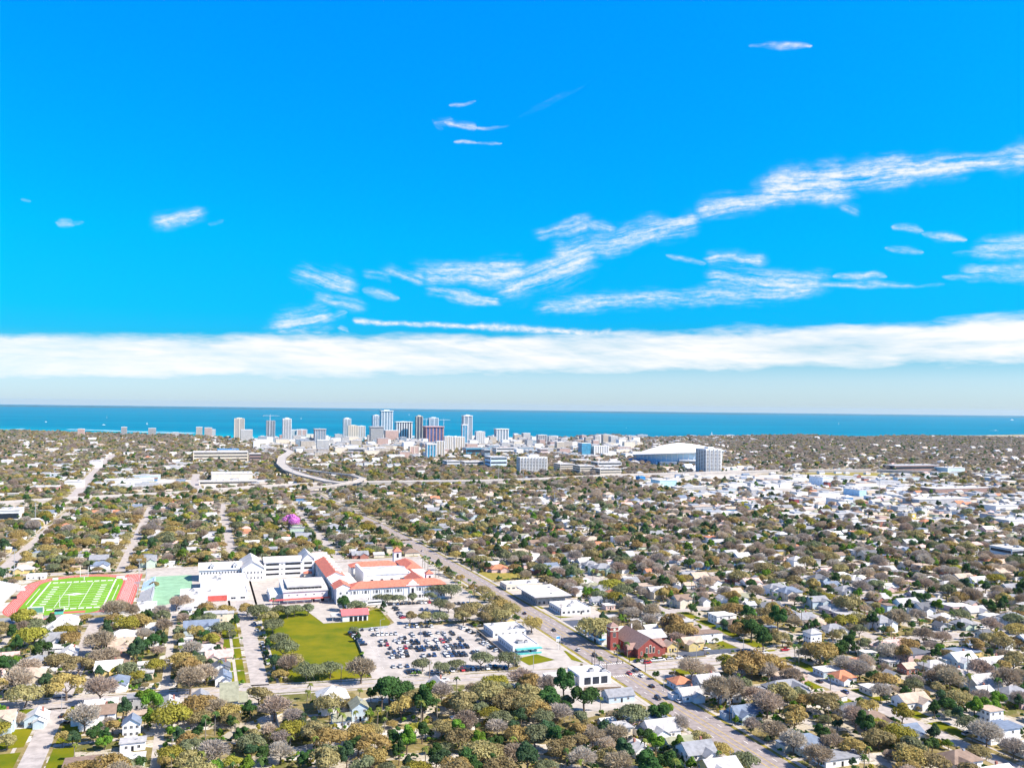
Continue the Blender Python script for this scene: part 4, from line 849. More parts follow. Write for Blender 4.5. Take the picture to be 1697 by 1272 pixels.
for i, (u, v, w_, d_, h_, rc, wc, kd, back) in enumerate(sel[:NH]):
    house(u, v, w_, d_, h_, rc, wc, kd, hr.choice((0, 0, 0, R(90))) if back else 0, 2 if i < 120 else 1, wing=not back, seed=i)
# every further house out to the shore, as one mass
far = MB(); FARH = [(c[0], c[1]) for c in sel[NH:]]
def far_house(u, v, w_, d_, h_, rc, wc, kd):
    mb = MB(); mb.box(-w_ / 2, w_ / 2, -d_ / 2, d_ / 2, 0, h_, WMAT[wc]); ax = 'x' if w_ > d_ else 'y'
    if kd == 'gable': mb.gable(-w_ / 2, w_ / 2, -d_ / 2, d_ / 2, h_, min(w_, d_) * .28, RM[rc], WMAT[wc], .5, ax)
    elif kd == 'hip': mb.hip(-w_ / 2, w_ / 2, -d_ / 2, d_ / 2, h_, min(w_, d_) * .28, RM[rc])
    else: mb.box(-w_ / 2 - .4, w_ / 2 + .4, -d_ / 2 - .4, d_ / 2 + .4, h_, h_ + .35, RM[rc], True)
    o = len(far.v); c, s = math.cos(GR), math.sin(GR); p = W(u, v)
    far.v += [(p.x + c * x - s * y, p.y + s * x + c * y, z) for x, y, z in mb.v]
    k = [far.mi(m) for m in mb.mats]
    for f, m in zip(mb.f, mb.m): far.f.append([i + o for i in f]); far.m.append(k[m])
for c in sel[NH:]: far_house(*c[:8])

# ------------------------------------------------------------------ downtown, dome and other large buildings
FT = facade('tan_facade', (.52, .45, .38), (.10, .12, .14), 3.4, 4.2, .6, .5); FW_ = facade('white_facade', (.58, .56, .53), (.06, .085, .11), 3.3, 3.6, .6, .52)
FG = facade('grey_facade', (.40, .39, .37), (.10, .12, .14), 3.6, 3.0, .62, .55); FB = facade('blue_glass_facade', (.10, .33, .47), (.03, .20, .33), 3.6, 2.4, .84, .8, .12)
FD = facade('dark_facade', (.13, .12, .14), (.03, .045, .07), 3.5, 3.0, .8, .7, .12); FC = facade('concrete_frame', (.36, .36, .37), (.05, .07, .09), 3.4, 5.0, .78, .7)
FP = facade('pink_facade', (.52, .36, .30), (.16, .13, .14), 3.3, 4.0, .4, .45); FV2 = facade('violet_glass_facade', (.12, .14, .26), (.05, .08, .20), 4.0, 5.0, .85, .75, .15)
FCR = facade('cream_facade', (.54, .47, .38), (.11, .11, .11), 3.3, 4.2, .45, .5); FPB = facade('pale_blue_facade', (.40, .47, .52), (.03, .075, .12), 3.4, 3.6, .72, .62)
def size_at(x0, x1, yt, yb):
    p = G((x0 + x1) / 2, yb); d = ray((x0 + x1) / 2, yt); h = CAMH + math.hypot(p.x, p.y) * d[2] / math.hypot(d[0], d[1])
    dep = p.y * math.cos(PITCH) - CAMH * math.sin(PITCH)
    return p, h, (x1 - x0) * math.hypot(p.x, p.y) / FPX * math.cos(math.atan2(p.x, p.y))
def tower(x0, x1, yt, yb, body, label, piers=None, np_=4, crown=None, lm=None, slabs=None, ratio=1.0, penth=True, cat='high-rise', name='apartment_tower', podium=None):
    p, h, app = size_at(x0, x1, yt, yb); th = abs(GR + math.atan2(p.x, p.y))
    w_ = app / (math.cos(th) + ratio * math.sin(th)); d_ = w_ * ratio; hb = h if not penth else h * .955
    e = empty(name, (p.x, p.y, 0), GR); tag(e, label, cat); a, b = w_ / 2, d_ / 2
    mb = MB(); mb.box(-a, a, -b, b, 0, hb, body); part(mb, 'wall', e)
    mb = MB(); mb.box(-a, a, -b, b, hb, hb + 1.2, piers or WHITE, True); part(mb, 'parapet', e)
    if penth: mb = MB(); mb.box(-a * .55, a * .5, -b * .6, b * .5, hb + 1.2, h, piers or GROOF); mb.box(-a * .2, a * .1, -b * .2, b * .2, h, h + 1.5, METAL); part(mb, 'roof_plant', e)
    if piers:
        for k in range(np_ + 1):
            x = -a + 2 * a * k / np_; mb = MB(); mb.box(x - w_ * .035, x + w_ * .035, -b - .9, -b - .02, 0, hb + 1.3, piers); part(mb, 'pier', e)
            y = -b + 2 * b * k / np_; mb = MB(); mb.box(-a - .9, -a - .02, y - d_ * .035, y + d_ * .035, 0, hb + 1.3, piers); part(mb, 'pier', e)
    if slabs:
        mb = MB(); z = 5.0
        while z < hb - 2: mb.box(-a * .85, a * .85, -b - 1.5, -b - .03, z, z + .9, slabs, True); mb.box(-a - 1.5, -a - .03, -b * .8, b * .8, z, z + .9, slabs, True); z += 3.4
        part(mb, 'balconies', e)
    if crown: mb = MB(); mb.box(-a - w_ * .07, a + w_ * .07, -b - d_ * .07, b + d_ * .07, hb - .5, hb + 2.5, crown, True); part(mb, 'crown', e)
    if podium: mb = MB(); mb.box(-a * 1.3, a * 1.3, -b * 1.5, b * 1.1, 0, podium, FCR); part(mb, 'podium', e)
    if lm: landmark(lm, *UV(p))
    TOW.append((p.x, p.y, max(w_, d_) * .75)); return e, a, b, h
TOW = []
tower(388, 404, 692, 727, FT, 'tan tower standing tallest at the north end of the waterfront', CREAM, 2, None, 'north waterfront tan tower')
tower(399, 418, 712, 731, FW_, 'broad white block in front of the north tan tower', None, 4, None, None, None, .7, False, 'building', 'office_block')
ec, ea, eb, eh = tower(441, 455, 697, 728, FC, 'grey unfinished tower with a crane on top', GROOF, 3, None, 'unfinished crane-topped tower', None, 1, False)
tower(468, 482, 692, 733, FW_, 'slim white tower next to the unfinished crane-topped one', WHITE, 3, None, 'slim white tower', WHITE)
tower(491, 508, 711, 727, FP, 'brown and white apartment block by the slim white tower', WHITE, 2, None, None, None, .8, True, 'building', 'apartment_block')
tower(482, 493, 712, 727, FW_, 'short white block wedged between slim tower and brown block', None, 3, None, None, None, 1, False, 'building', 'office_block')
tower(520, 539, 710, 738, FPB, 'blue-grey glass office tower with stepped rotunda top', GROOF, 4, GROOF, 'rotunda-topped office', None, 1)
tower(524, 545, 729, 750, FW_, 'plain white slab block in front of the rotunda-topped office', None, 4, None, 'plain white slab', None, .6, False, 'building', 'office_block')
tower(568, 581, 692, 727, FW_, 'slender white apartment tower left of the tan hotel blocks', WHITE, 2, None, 'slender white apartments', WHITE)
tower(576, 593, 704, 730, FCR, 'tan hotel block at the foot of the slender white apartments', CREAM, 4, None, None, None, .7, True, 'building', 'hotel_block')
tower(592, 605, 705, 728, FT, 'striped tan and white block beside the tan hotel', WHITE, 3, None, None, None, .8, True)
tower(616, 630, 687, 718, FPB, 'pale stepped tower just beside the tallest downtown tower', WHITE, 3, None, None, WHITE, 1)
e1, a1, b1, h1 = tower(629, 650, 679, 724, FPB, 'tallest white-striped glass tower of downtown with flat crown', WHITE, 4, WHITE, 'tallest downtown tower', None, .9)
tower(612, 635, 706, 734, FG, 'grey gridded office slab in front of the tallest tower', None, 5, GROOF, 'grey gridded office', None, .7)
tower(654, 682, 698, 727, FD, 'broad dark tower with white vertical fins and wide cornice', WHITE, 6, WHITE, 'finned broad tower', None, .7)
tower(636, 660, 713, 731, FP, 'pale pink mid-rise between the grey office and the finned tower', None, 4, None, None, None, .7, False, 'building', 'apartment_block')
tower(688, 700, 688, 728, FD, 'slim dark tower with one tan side near the cranes', CREAM, 2, None, 'slim dark tower')
tower(709, 726, 691, 722, FPB, 'glass tower with white frame rising behind the violet-blue block', WHITE, 2, None, None, None, .8)
tower(701, 734, 707, 735, FV2, 'broad violet-blue block still under construction with cranes', mat('rust_frame', (.40, .22, .2), .8), 5, mat('pink_slab', (.5, .3, .3), .8), 'violet-blue block', None, .8, False, 'building', 'office_block')
tower(765, 782, 687, 737, FPB, 'tall slim glass tower standing alone with stepped lower half', WHITE, 2, WHITE, 'stepped glass tower', None, .9, podium=16)
tower(764, 774, 704, 741, FB, 'lower blue-glass half in front of the stepped glass tower', WHITE, 2, WHITE, None, None, 1, False)
tower(735, 752, 722, 746, FCR, 'cream striped apartment slab beside the blue-glass hospital', WHITE, 5, None, None, None, .6, True, 'building', 'apartment_block')
tower(752, 770, 723, 745, FCR, 'brown-striped cream apartments below the stepped glass tower', WHITE, 4, None, None, None, .6, True, 'building', 'apartment_block')
tower(705, 722, 736, 760, FB, 'bright blue glass block with white corner fins', WHITE, 3, WHITE, 'bright blue glass block', None, .8, False, 'building', 'office_block')
tower(721, 736, 731, 757, FCR, 'cream wing joined behind the bright blue glass block', WHITE, 3, None, None, None, .8, False, 'building', 'office_block')
tower(677, 694, 739, 753, FP, 'pink twin-slab block among the park trees', CREAM, 2, None, 'pink twin-slab block', None, .8, True, 'building', 'apartment_block')
tower(787, 803, 714, 738, FW_, 'white block with pale roof house past the stepped glass tower', WHITE, 4, None, None, None, .7, True, 'building', 'apartment_block')
tower(819, 842, 710, 735, FPB, 'white-framed glass apartments standing apart from the towers', WHITE, 4, WHITE, 'white-framed apartments', None, .7)
tower(864, 879, 717, 732, FW_, 'small white tower near the harbour basin', None, 4, None, None, None, .8, True, 'building', 'apartment_block')
tower(889, 906, 720, 735, FD, 'dark and white striped block near the harbour', WHITE, 4, None, None, None, .8, True, 'building', 'apartment_block')
tower(919, 935, 732, 745, FCR, 'tan block with one wide blank side near the harbour road', None, 4, None, None, None, .8, False, 'building', 'apartment_block')
tower(958, 979, 734, 754, FB, 'blue-shaded glass slab at the left end of the hospital', None, 4, None, None, None, 1.0, False, 'building', 'hospital_block')
tower(979, 1008, 738, 754, FW_, 'white hospital slab joined to the blue-shaded glass slab', WHITE, 6, None, 'white hospital', None, .6, True, 'building', 'hospital_block')
for i, (a_, b_, c_, d_) in enumerate([(983, 995, 721, 737), (996, 1010, 719, 738), (1008, 1024, 722, 739), (1022, 1040, 725, 738), (980, 992, 729, 741), (1040, 1056, 729, 741)]):
    tower(a_, b_, c_, d_, (FW_, FCR, FW_, FCR, FP, FW_)[i], ('narrow white block first of the row behind the white hospital', 'tallest of the white blocks behind the white hospital', 'cream block third of the row behind the white hospital', 'wide cream block behind the hospital towards the dome', 'pinkish low block touching the white hospital roof', 'low white block last of the hospital row before the dome')[i], None, 4, None, None, None, .8, True, 'building', 'hospital_block')
for i, (a_, b_, c_, d_, f_, l_) in enumerate([(129, 140, 710, 722, FP, 'small pink tower alone on the shore at the far end'), (201, 210, 707, 722, FG, 'small grey tower on the shore past the pink one'), (246, 258, 709, 722, FG, 'short wide grey tower on the shore nearest the boats'), (325, 335, 707, 722, FT, 'tan round-shouldered tower on the shore by the red one'), (339, 351, 708, 722, FP, 'red and white tower on the shore near downtown'), (350, 357, 711, 722, FW_, 'tiny white annex tower attached to the red and white one'), (286, 296, 716, 724, FW_, 'small white villa block above the shore trees')]):
    tower(a_, b_, c_, d_, f_, l_, None, 3, None, 'shore tower' if i == 2 else None, None, 1, True)
# cranes
def crane(x, yb_, yt, x0, x1, base, label):
    p, h, _ = size_at(x - 2, x + 2, yt, yb_); s = math.hypot(p.x, p.y) / FPX
    e = empty('tower_crane', (p.x, p.y, base), 0); tag(e, label, 'crane', 'cranes over downtown'); c = mat('crane_white', (.78, .78, .76), .6)
    mb = MB(); H = h - base
    for sx in (-.8, .8):
        for sy in (-.8, .8): mb.tube((sx, sy, 0), (sx, sy, H), .25, .25, c, 4)
    z = 0
    while z < H - 3: mb.tube((-.8, -.8, z), (.8, -.8, z + 3), .15, .15, c, 4); mb.tube((.8, .8, z), (-.8, .8, z + 3), .15, .15, c, 4); z += 3
    part(mb, 'mast', e)
    mb = MB(); mb.box(-1.3, 1.3, -2.6, -1.0, H, H + 2.4, c, True); part(mb, 'cab', e)
    mb = MB(); X0, X1 = (x0 - x) * s, (x1 - x) * s
    mb.tube((X0, 0, H + 1.2), (X1, 0, H + 1.2), .55, .45, c, 5); mb.tube((0, 0, H), (0, 0, H + 7), .6, .2, c, 4); mb.tube((0, 0, H + 7), (X1 * .8, 0, H + 1.6), .15, .15, c, 4); mb.tube((0, 0, H + 7), (X0 * .9, 0, H + 1.6), .15, .15, c, 4); part(mb, 'jib', e)
    mb = MB(); mb.box(min(X0, X1, key=abs) - 1.5, min(X0, X1, key=abs) + 1.5, -.9, .9, H - 1.5, H + 1, METAL, True); part(mb, 'counterweight', e)
crane(447, 729, 689, 436, 462, 20, 'white crane with long jib above the unfinished tower')
crane(706, 733, 695, 700, 719, 30, 'white crane at one side of the violet-blue block')
crane(735, 733, 696, 728, 746, 0, 'slim crane standing clear beside the violet-blue block')
# white apartment slabs nearer than downtown, with stacked balconies
def slab_block(x0, x1, yt, yb, label, lm, stacks, ratio):
    p, h, app = size_at(x0, x1, yt, yb); th = abs(GR + math.atan2(p.x, p.y)); w_ = app / (math.cos(th) + ratio * math.sin(th)); d_ = w_ * ratio; a, b = w_ / 2, d_ / 2
    e = empty('apartment_slab', (p.x, p.y, 0), GR); tag(e, label, 'apartment block'); landmark(lm, *UV(p)); TOW.append((p.x, p.y, w_ * .7))
    mb = MB(); mb.box(-a, a, -b, b, 0, h - 3, WHITE); part(mb, 'wall', e)
    mb = MB(); mb.box(-a - .2, a + .2, -b - .2, b + .2, h - 3, h - 2, WHITE, True); mb.box(-a * .3, a * .4, -b * .4, b * .4, h - 2, h + 1.5, WHITE); part(mb, 'roof', e)
    fl_ = int((h - 4) / 3.1)
    def stack(face, q, wd):
        mb = MB()
        for f in range(fl_):
            z = 2.2 + f * 3.1
            if face == '-y': mb.box(q - wd / 2, q + wd / 2, -b - .06, -b + .02, z, z + 2.0, GLASS, True); mb.box(q - wd / 2 - .2, q + wd / 2 + .2, -b - 1.3, -b - .07, z - .5, z + .45, WHITE, True)
            else: mb.box(-a - .06, -a + .02, q - wd / 2, q + wd / 2, z, z + 2.0, GLASS, True); mb.box(-a - 1.3, -a - .07, q - wd / 2 - .2, q + wd / 2 + .2, z - .5, z + .45, WHITE, True)
        part(mb, 'balcony_stack', e)
    n = stacks
    for k in range(n): stack('-y', -a + (k + .5) * w_ / n, w_ / n * .55)
    m_ = max(2, int(n * ratio))
    for k in range(m_): stack('-x', -b + (k + .5) * d_ / m_, d_ / m_ * .6)
    for k in range(n): 
        mb = MB(); x = -a + (k + .02) * w_ / n; mb.box(x - .4, x + .4, -b - 1.5, -b - .03, 0, h - 2.6, WHITE); part(mb, 'fin', e)
    return e
slab_block(856, 907, 755, 784, 'long white apartment slab with stacked balconies beyond the interstate', 'white apartment slab', 9, .35)
slab_block(1153, 1195, 741, 783, 'tall white apartment tower with balcony stacks beside the stadium dome', 'tall apartments by the dome', 4, 1.1)
# domed stadium: shallow tilted cap over a ring wall
p = G(1124, 767); sc_ = math.hypot(p.x, p.y) / FPX; RD = 73 * sc_
de = empty('stadium_dome', (p.x, p.y, 0), 0); tag(de, 'huge white tilted dome roof over a stadium wall coloured in bluish shade', 'stadium'); landmark('stadium dome', *UV(p)); TOW.append((p.x, p.y, RD * 1.15))
DW = mat('dome_fabric', (.80, .77, .72), .7, .04, .02); DB = mat('dome_wall', (.50, .66, .74), .7, .06, .02); DBLUE = mat('dome_base_blue', (.06, .20, .40), .6, .1, .05)  # ring wall colour carries the bluish shade under the dome's overhang
zl = size_at(1050, 1058, 755, 767)[1]; zr = size_at(1186, 1194, 744, 767)[1]; zt = size_at(1125, 1135, 733.5, 767)[1]
def rim(a): return zl + (zr - zl) * (math.cos(a) * .78 - .62 * math.sin(a) + 1) / 2
n = 64; rings = 10; V = []; F = []
for i in range(rings + 1):
    f = i / rings; rr = max(.01, RD * (1 - f)); up = 1 - (1 - f) ** 1.55
    mid = (zl + zr) / 2
    for k in range(n):
        a = 6.28318 * k / n; V.append((rr * math.cos(a) + RD * .02 * up, rr * math.sin(a), rim(a) * (1 - up) + zt * up))
for i in range(rings):
    for k in range(n): F.append((i * n + k, i * n + (k + 1) % n, (i + 1) * n + (k + 1) % n, (i + 1) * n + k))
mb = MB(); mb.add(V, F, DW); o = part(mb, 'dome_roof', de)
for q in o.data.polygons: q.use_smooth = True
mb = MB(); V = []; F = []
for k in range(n):
    a = 6.28318 * k / n
    for r_, z in ((RD * 1.005, rim(a) + .8), (RD * 1.015, rim(a) - 1.6), (RD * .97, rim(a) - 1.6)): V.append((r_ * math.cos(a), r_ * math.sin(a), z))
for k in range(n):
    j = (k + 1) % n; F += [(3 * k, 3 * k + 1, 3 * j + 1, 3 * j), (3 * k + 1, 3 * k + 2, 3 * j + 2, 3 * j + 1)]
mb.add(V, F, METAL); part(mb, 'rim_beam', de)
mb = MB(); V = []; F = []
for k in range(n):
    a = 6.28318 * k / n; V += [(RD * .88 * math.cos(a), RD * .88 * math.sin(a), 0), (RD * .955 * math.cos(a), RD * .955 * math.sin(a), rim(a) - 1.2)]
for k in range(n): j = (k + 1) % n; F.append((2 * k, 2 * j, 2 * j + 1, 2 * k + 1))
mb.add(V, F, DB); part(mb, 'ring_wall', de)
for k in range(26):
    a = math.pi + 6.28318 * k / 52 - .2; mb = MB(); mb.tube((RD * .93 * math.cos(a), RD * .93 * math.sin(a), 0), (RD * .985 * math.cos(a), RD * .985 * math.sin(a), rim(a) - 1.6), .8, .8, WHITE, 5); part(mb, 'pylon', de)
for a0, a1, r0, r1, z, m_ in ((3.35, 3.75, .9, 1.05, 12, DBLUE), (3.8, 4.1, .9, 1.08, 9, DBLUE), (4.15, 4.5, .9, 1.05, 10, WHITE), (4.55, 5.0, .9, 1.03, 16, WHITE), (3.0, 3.3, .9, 1.1, 10, DBLUE)):
    P = [(RD * r1 * math.cos(a0 + (a1 - a0) * i / 6), RD * r1 * math.sin(a0 + (a1 - a0) * i / 6)) for i in range(7)] + [(RD * r0 * math.cos(a1 - (a1 - a0) * i / 6), RD * r0 * math.sin(a1 - (a1 - a0) * i / 6)) for i in range(7)]
    mb = MB(); mb.poly(P, m_, 0, z); part(mb, 'entrance_block', de)
for z in (7, 12):
    mb = MB(); P = [(RD * 1.035 * math.cos(4.55 + .45 * i / 8), RD * 1.035 * math.sin(4.55 + .45 * i / 8), z) for i in range(9)]; mb.ribbon(P, 1.5, DARK, 0, 2); part(mb, 'ramp_opening', de)
# large low buildings, given by the footprint they show
def big(x0, x1, yt, yb, label, wall=None, roof=None, depth=40, name='warehouse', cat='building', bands=0, lm=None, group=None):
    p, h, app = size_at(x0, x1, yt, yb); th = abs(GR + math.atan2(p.x, p.y)); w_ = max(8, (app - depth * math.sin(th)) / math.cos(th)) if app > depth * math.sin(th) + 8 else app * .7
    h = max(3.5, h - 0); e = empty(name, Vector((p.x, p.y, 0)) + AX * depth / 2, GR); tag(e, label, cat, group); a, b = w_ / 2, depth / 2
    TOW.append((e.location.x, e.location.y, max(a, b)))
    mb = MB(); mb.box(-a, a, -b, b, 0, h, wall or WHITE); part(mb, 'wall', e)
    mb = MB(); mb.box(-a - .4, a + .4, -b - .4, b + .4, h, h + .8, roof or WROOF, True)
    part(mb, 'roof', e); r = random.Random(int(x0))
    mb = MB()
    for k in range(4): x, y = r.uniform(-a * .8, a * .8), r.uniform(-b * .7, b * .7); mb.box(x - 1.5, x + 1.5, y - 1.2, y + 1.2, h + .8, h + 2.4, METAL)
    part(mb, 'rooftop_units', e)
    for k in range(bands): mb = MB(); z = h * (k + .4) / bands; mb.box(-a * .96, a * .96, -b - .15, -b + .02, z, z + h / bands * .4, GLASS, True); mb.box(-a - .15, -a + .02, -b * .9, b * .9, z, z + h / bands * .4, GLASS, True); part(mb, 'window_band', e)
    if lm: landmark(lm, *UV(p))
    return e
FBR = mat('brown_wall', (.30, .20, .17), .9)
big(322, 410, 749, 764, 'long cream hospital with rows of windows north of the flyover', CREAM, WROOF, 60, 'hospital_building', 'hospital', 3, 'cream hospital')
eh_ = big(361, 396, 745, 757, 'hospital wing with bright blue roof above the cream hospital', WHITE, mat('bright_blue_roof', (.05, .20, .42), .6), 60, 'hospital_building', 'hospital', 1)
big(413, 433, 752, 766, 'brown and white framed car deck beside the cream hospital', FBR, WROOF, 40, 'parking_deck', 'parking deck', 3)
big(351, 418, 785, 796, 'wide cream-roofed warehouse behind the interstate', CREAM, WROOF, 55, lm='cream-roofed warehouse')
big(332, 425, 797, 803, 'very long low building with many doors beside the interstate', CREAM, WROOF, 22, bands=1)
big(175, 252, 795, 803, 'long low white-roofed store by the diagonal street', WHITE, WROOF, 30)
big(184, 220, 804, 812, 'second low white-roofed store nearer the interstate', WHITE, WROOF, 25)
big(106, 137, 798, 808, 'white store on the corner of the diagonal street', WHITE, WROOF, 35)
big(49, 96, 807, 814, 'low reddish-walled shed behind the interstate verge', mat('reddish_wall', (.42, .22, .19), .9), WROOF, 30)
big(148, 168, 764, 775, 'white gabled hall among trees beside the diagonal street', WHITE, WROOF, 30)
big(-6, 33, 846, 868, 'white flat-roofed building at the edge below the interstate', WHITE, WROOF, 32, bands=1, lm='white edge building')
big(554, 577, 741, 751, 'cream courtyard building below the rotunda-topped office', CREAM, WROOF, 40)
big(576, 604, 743, 751, 'grey-walled long building in the park below downtown', GROOF, WROOF, 30, bands=1)
big(619, 642, 741, 749, 'cream hall with white roof in the park below downtown', CREAM, WROOF, 40)
big(737, 766, 764, 776, 'white office with blue window stripes left of the low offices', WHITE, WROOF, 40, 'office_building', 'office', 3)
big(766, 806, 765, 775, 'dark-banded office court next to the blue-striped one', WHITE, WROOF, 45, 'office_building', 'office', 2)
big(808, 845, 757, 777, 'white and pale blue clinic in front of downtown', mat('pale_clinic', (.62, .74, .82), .8), WROOF, 45, 'office_building', 'office', 3)
big(819, 862, 742, 752, 'white arcade building behind the white and pale blue clinic', WHITE, WROOF, 40, 'office_building', 'office', 2)
big(800, 815, 745, 760, 'pale glass office between the towers and the clinic', FPB, WROOF, 30, 'office_building', 'office', 2)
big(893, 911, 744, 754, 'pinkish office beyond the white apartment slab', mat('pinkish', (.66, .52, .48), .9), WROOF, 30, 'office_building', 'office', 2)
big(770, 815, 742, 754, 'dark glass low office near the cream apartments', FB, GROOF, 35, 'office_building', 'office', 1)
for i, (a_, b_, c_, d_) in enumerate([(923, 958, 769, 783), (955, 992, 772, 787), (988, 1036, 777, 789), (950, 985, 762, 770), (985, 1036, 766, 777)]):
    big(a_, b_, c_, d_, ('dark-banded office slab at the left end of the tech row', 'dark-banded office slab second in the tech row', 'long cream office at the dome end of the tech row', 'flat cream roofs behind the tech row', 'white office block behind the tech row nearest the dome')[i], CREAM if i != 4 else WHITE, WROOF, 40, 'office_building', 'office', (4, 4, 3, 1, 2)[i], 'tech row offices' if i == 1 else None)
big(1057, 1073, 790, 800, 'bright blue cube building beside the interstate', mat('vivid_blue', (.04, .24, .52), .7), BLUEC, 18, 'shop_building', 'shop', 0, 'bright blue cube')
big(1086, 1129, 796, 806, 'white and turquoise warehouse below the interstate', mat('turquoise_wall', (.45, .70, .74), .8), WROOF, 35)
big(1353, 1391, 791, 805, 'tall white box warehouse beside the interstate', mat('whitebox', (.70, .77, .82), .8), WROOF, 40, lm='white box warehouse')
big(1370, 1378, 799, 806, 'small dark red shed in front of the white box warehouse', BRICK, GROOF, 12, 'shed', 'shed')
big(1412, 1448, 812, 822, 'pale blue walled warehouse with white roof', mat('pale_blue_wall', (.42, .62, .76), .8), WROOF, 40, lm='pale blue warehouse')
big(1385, 1428, 829, 839, 'white ribbed warehouse nearer than the pale blue one', WHITE, WROOF, 42)
big(1544, 1646, 809, 818, 'very long white-roofed factory shed with dark front', FBR, WROOF, 35, lm='long factory shed')
big(1515, 1618, 827, 838, 'second long white-roofed shed with grey front', GROOF, WROOF, 35)  # walls in plain grey under a white roof
big(1477, 1562, 771, 780, 'long brown brick hall beyond the interstate verge', FBR, GROOF, 40, bands=1)
big(1562, 1608, 775, 785, 'greenish white hall next to the long brown hall', mat('greenish', (.5, .6, .58), .8), WROOF, 40)
big(1314, 1327, 827, 838, 'dark red cube building among the grey trees', mat('dark_red', (.25, .05, .06), .8), GROOF, 14, 'shop_building', 'shop', 0, 'dark red cube')
m1 = big(1496, 1507, 851, 861, 'grey building with round mural on its end wall', GROOF, WROOF, 12, 'shop_building', 'shop')
m2 = big(1508, 1521, 850, 860, 'yellow building with pale mural panel', mat('yellow_wall', (.70, .52, .14), .8), WROOF, 12, 'shop_building', 'shop', 0, 'mural buildings')
for mm, cc in ((m1, (.65, .65, .65)), (m2, (.8, .75, .62))):
    bb = mm.children[0].bound_box; y_ = bb[0][1]; hh = bb[1][2]; mb = MB(); mb.add([(1.9 * math.cos(t_) - 1, y_ - .1, hh / 2 + 1.9 * math.sin(t_)) for t_ in [6.2832 * i / 16 for i in range(16)]], [tuple(range(16))], mat('mural_paint', cc, .8) if cc[0] < .7 else WHITE); part(mb, 'mural', mm)
big(1524, 1540, 842, 855, 'tall plain white block next to the mural buildings', WHITE, WROOF, 14, 'shop_building', 'shop')
big(1667, 1712, 910, 932, 'modern white two-storey building at the edge among bare trees', WHITE, WROOF, 26, 'shop_building', 'building', 2, 'modern white building')
big(1240, 1266, 836, 847, 'white flat house-sized hall near the dark red cube', WHITE, WROOF, 18)
big(1640, 1697, 838, 848, 'low pale shed at the edge beyond the mural buildings', WHITE, WROOF, 30)
big(1240, 1280, 808, 816, 'low cream shed in the yard below the interstate', CREAM, WROOF, 30)
big(1300, 1340, 790, 797, 'low white roof between ramps of the interstate', WHITE, WROOF, 30)
big(1660, 1720, 862, 872, 'pale flat store at the edge of the grey trees', WHITE, WROOF, 30)
for i, (a_, b_, c_, d_) in enumerate([(590, 602, 768, 777), (603, 618, 767, 776), (641, 652, 770, 779), (653, 665, 769, 778), (690, 712, 772, 778), (675, 690, 773, 779)]):
    big(a_, b_, c_, d_, ('white gabled house first of the row inside the flyover loop', 'second white house inside the flyover loop', 'tall white house in the middle of the loop row', 'white house last of the tall loop row', 'long pink-roofed house at the end of the loop', 'low tan house before the pink-roofed one')[i], WHITE if i < 4 else CREAM, WROOF if i < 4 else RM['pink'], 14, 'house', 'house')
landmark('flyover loop', *PU(560, 790))
# smaller blocks that fill the streets downtown and the industrial yards
br = random.Random(21); NF = {}
def filler(x, y, w_, d_, h, m_, r_, nm, cat, grp):
    p = G(x, y)
    if any((p.x - a) ** 2 + (p.y - b) ** 2 < (c * .9 + max(w_, d_) * .45) ** 2 for a, b, c in TOW): return
    if not road_clear(*UV(p), max(w_, d_) * .4): return
    TOW.append((p.x, p.y, max(w_, d_) * .6)); NF[nm] = NF.get(nm, 0) + 1
    if NF[nm] > 285: return far_house(*UV(p), w_, d_, h, 'white', 'cream' if m_ in (FCR, CREAM) else 'white', 'flat')
    mb = MB(); mb.box(-w_ / 2, w_ / 2, -d_ / 2, d_ / 2, 0, h, m_); o = mb.build(nm, None, p, GR)
    mb = MB(); mb.box(-w_ / 2 - .3, w_ / 2 + .3, -d_ / 2 - .3, d_ / 2 + .3, h, h + .7, r_, True); mb.box(-w_ * .2, w_ * .1, -d_ * .2, d_ * .2, h + .7, h + 2.6, METAL); mb.build('roof', o)
    u, v = UV(p); hn = 'low' if h < 8 else 'mid-height' if h < 15 else 'taller'
    tag_later.append((o, nm, u, v, f'{hn} {m_.name.split("_")[0]} {"shed" if nm == "shed" else "block"} with {"pale" if r_ is WROOF else "grey"} flat roof', grp)); o['_c'] = cat
for k in range(1000):
    x, y = br.uniform(425, 1060), br.triangular(727, 762, 733)
    filler(x, y, br.uniform(18, 48), br.uniform(16, 34), br.choice((5, 7, 9, 12, 16, 22)) * br.uniform(.8, 1.1) * (1.15 if y < 745 else .7), br.choice((FW_, FCR, FW_, FT, FPB, FP, WHITE, CREAM)), br.choice((WROOF, WROOF, WROOF, GROOF)), 'city_block', 'building', 'smaller blocks of downtown')
for k in range(400):
    if br.random() < .68: x, y = br.uniform(1060, 1720), br.triangular(786, 872, 812)
    elif br.random() < .5: x, y = br.uniform(60, 480), br.uniform(770, 812)
    else: x, y = br.uniform(1010, 1260), br.uniform(722, 735)
    filler(x, y, br.uniform(18, 60), br.uniform(14, 30), br.uniform(4, 7.5), br.choice((WHITE, CREAM, WHITE, GROOF, WMAT['pale blue'], WMAT['grey'])), br.choice((WROOF, WROOF, WROOF, GROOF, RM['tan'])), 'shed', 'warehouse', 'warehouses in the industrial yards')
for k in range(260):
    x, y = br.uniform(0, 1697), br.triangular(722, 790, 740)
    p = G(x, y)
    if any((p.x - a) ** 2 + (p.y - b) ** 2 < (c + 12) ** 2 for a, b, c in TOW) or not road_clear(*UV(p), 8): continue
    far_house(*UV(p), br.uniform(14, 26), br.uniform(10, 16), br.uniform(5, 9), pick(br, ROOFW[:2] + ROOFW[4:5]), 'white', br.choice(('flat', 'hip', 'gable')))
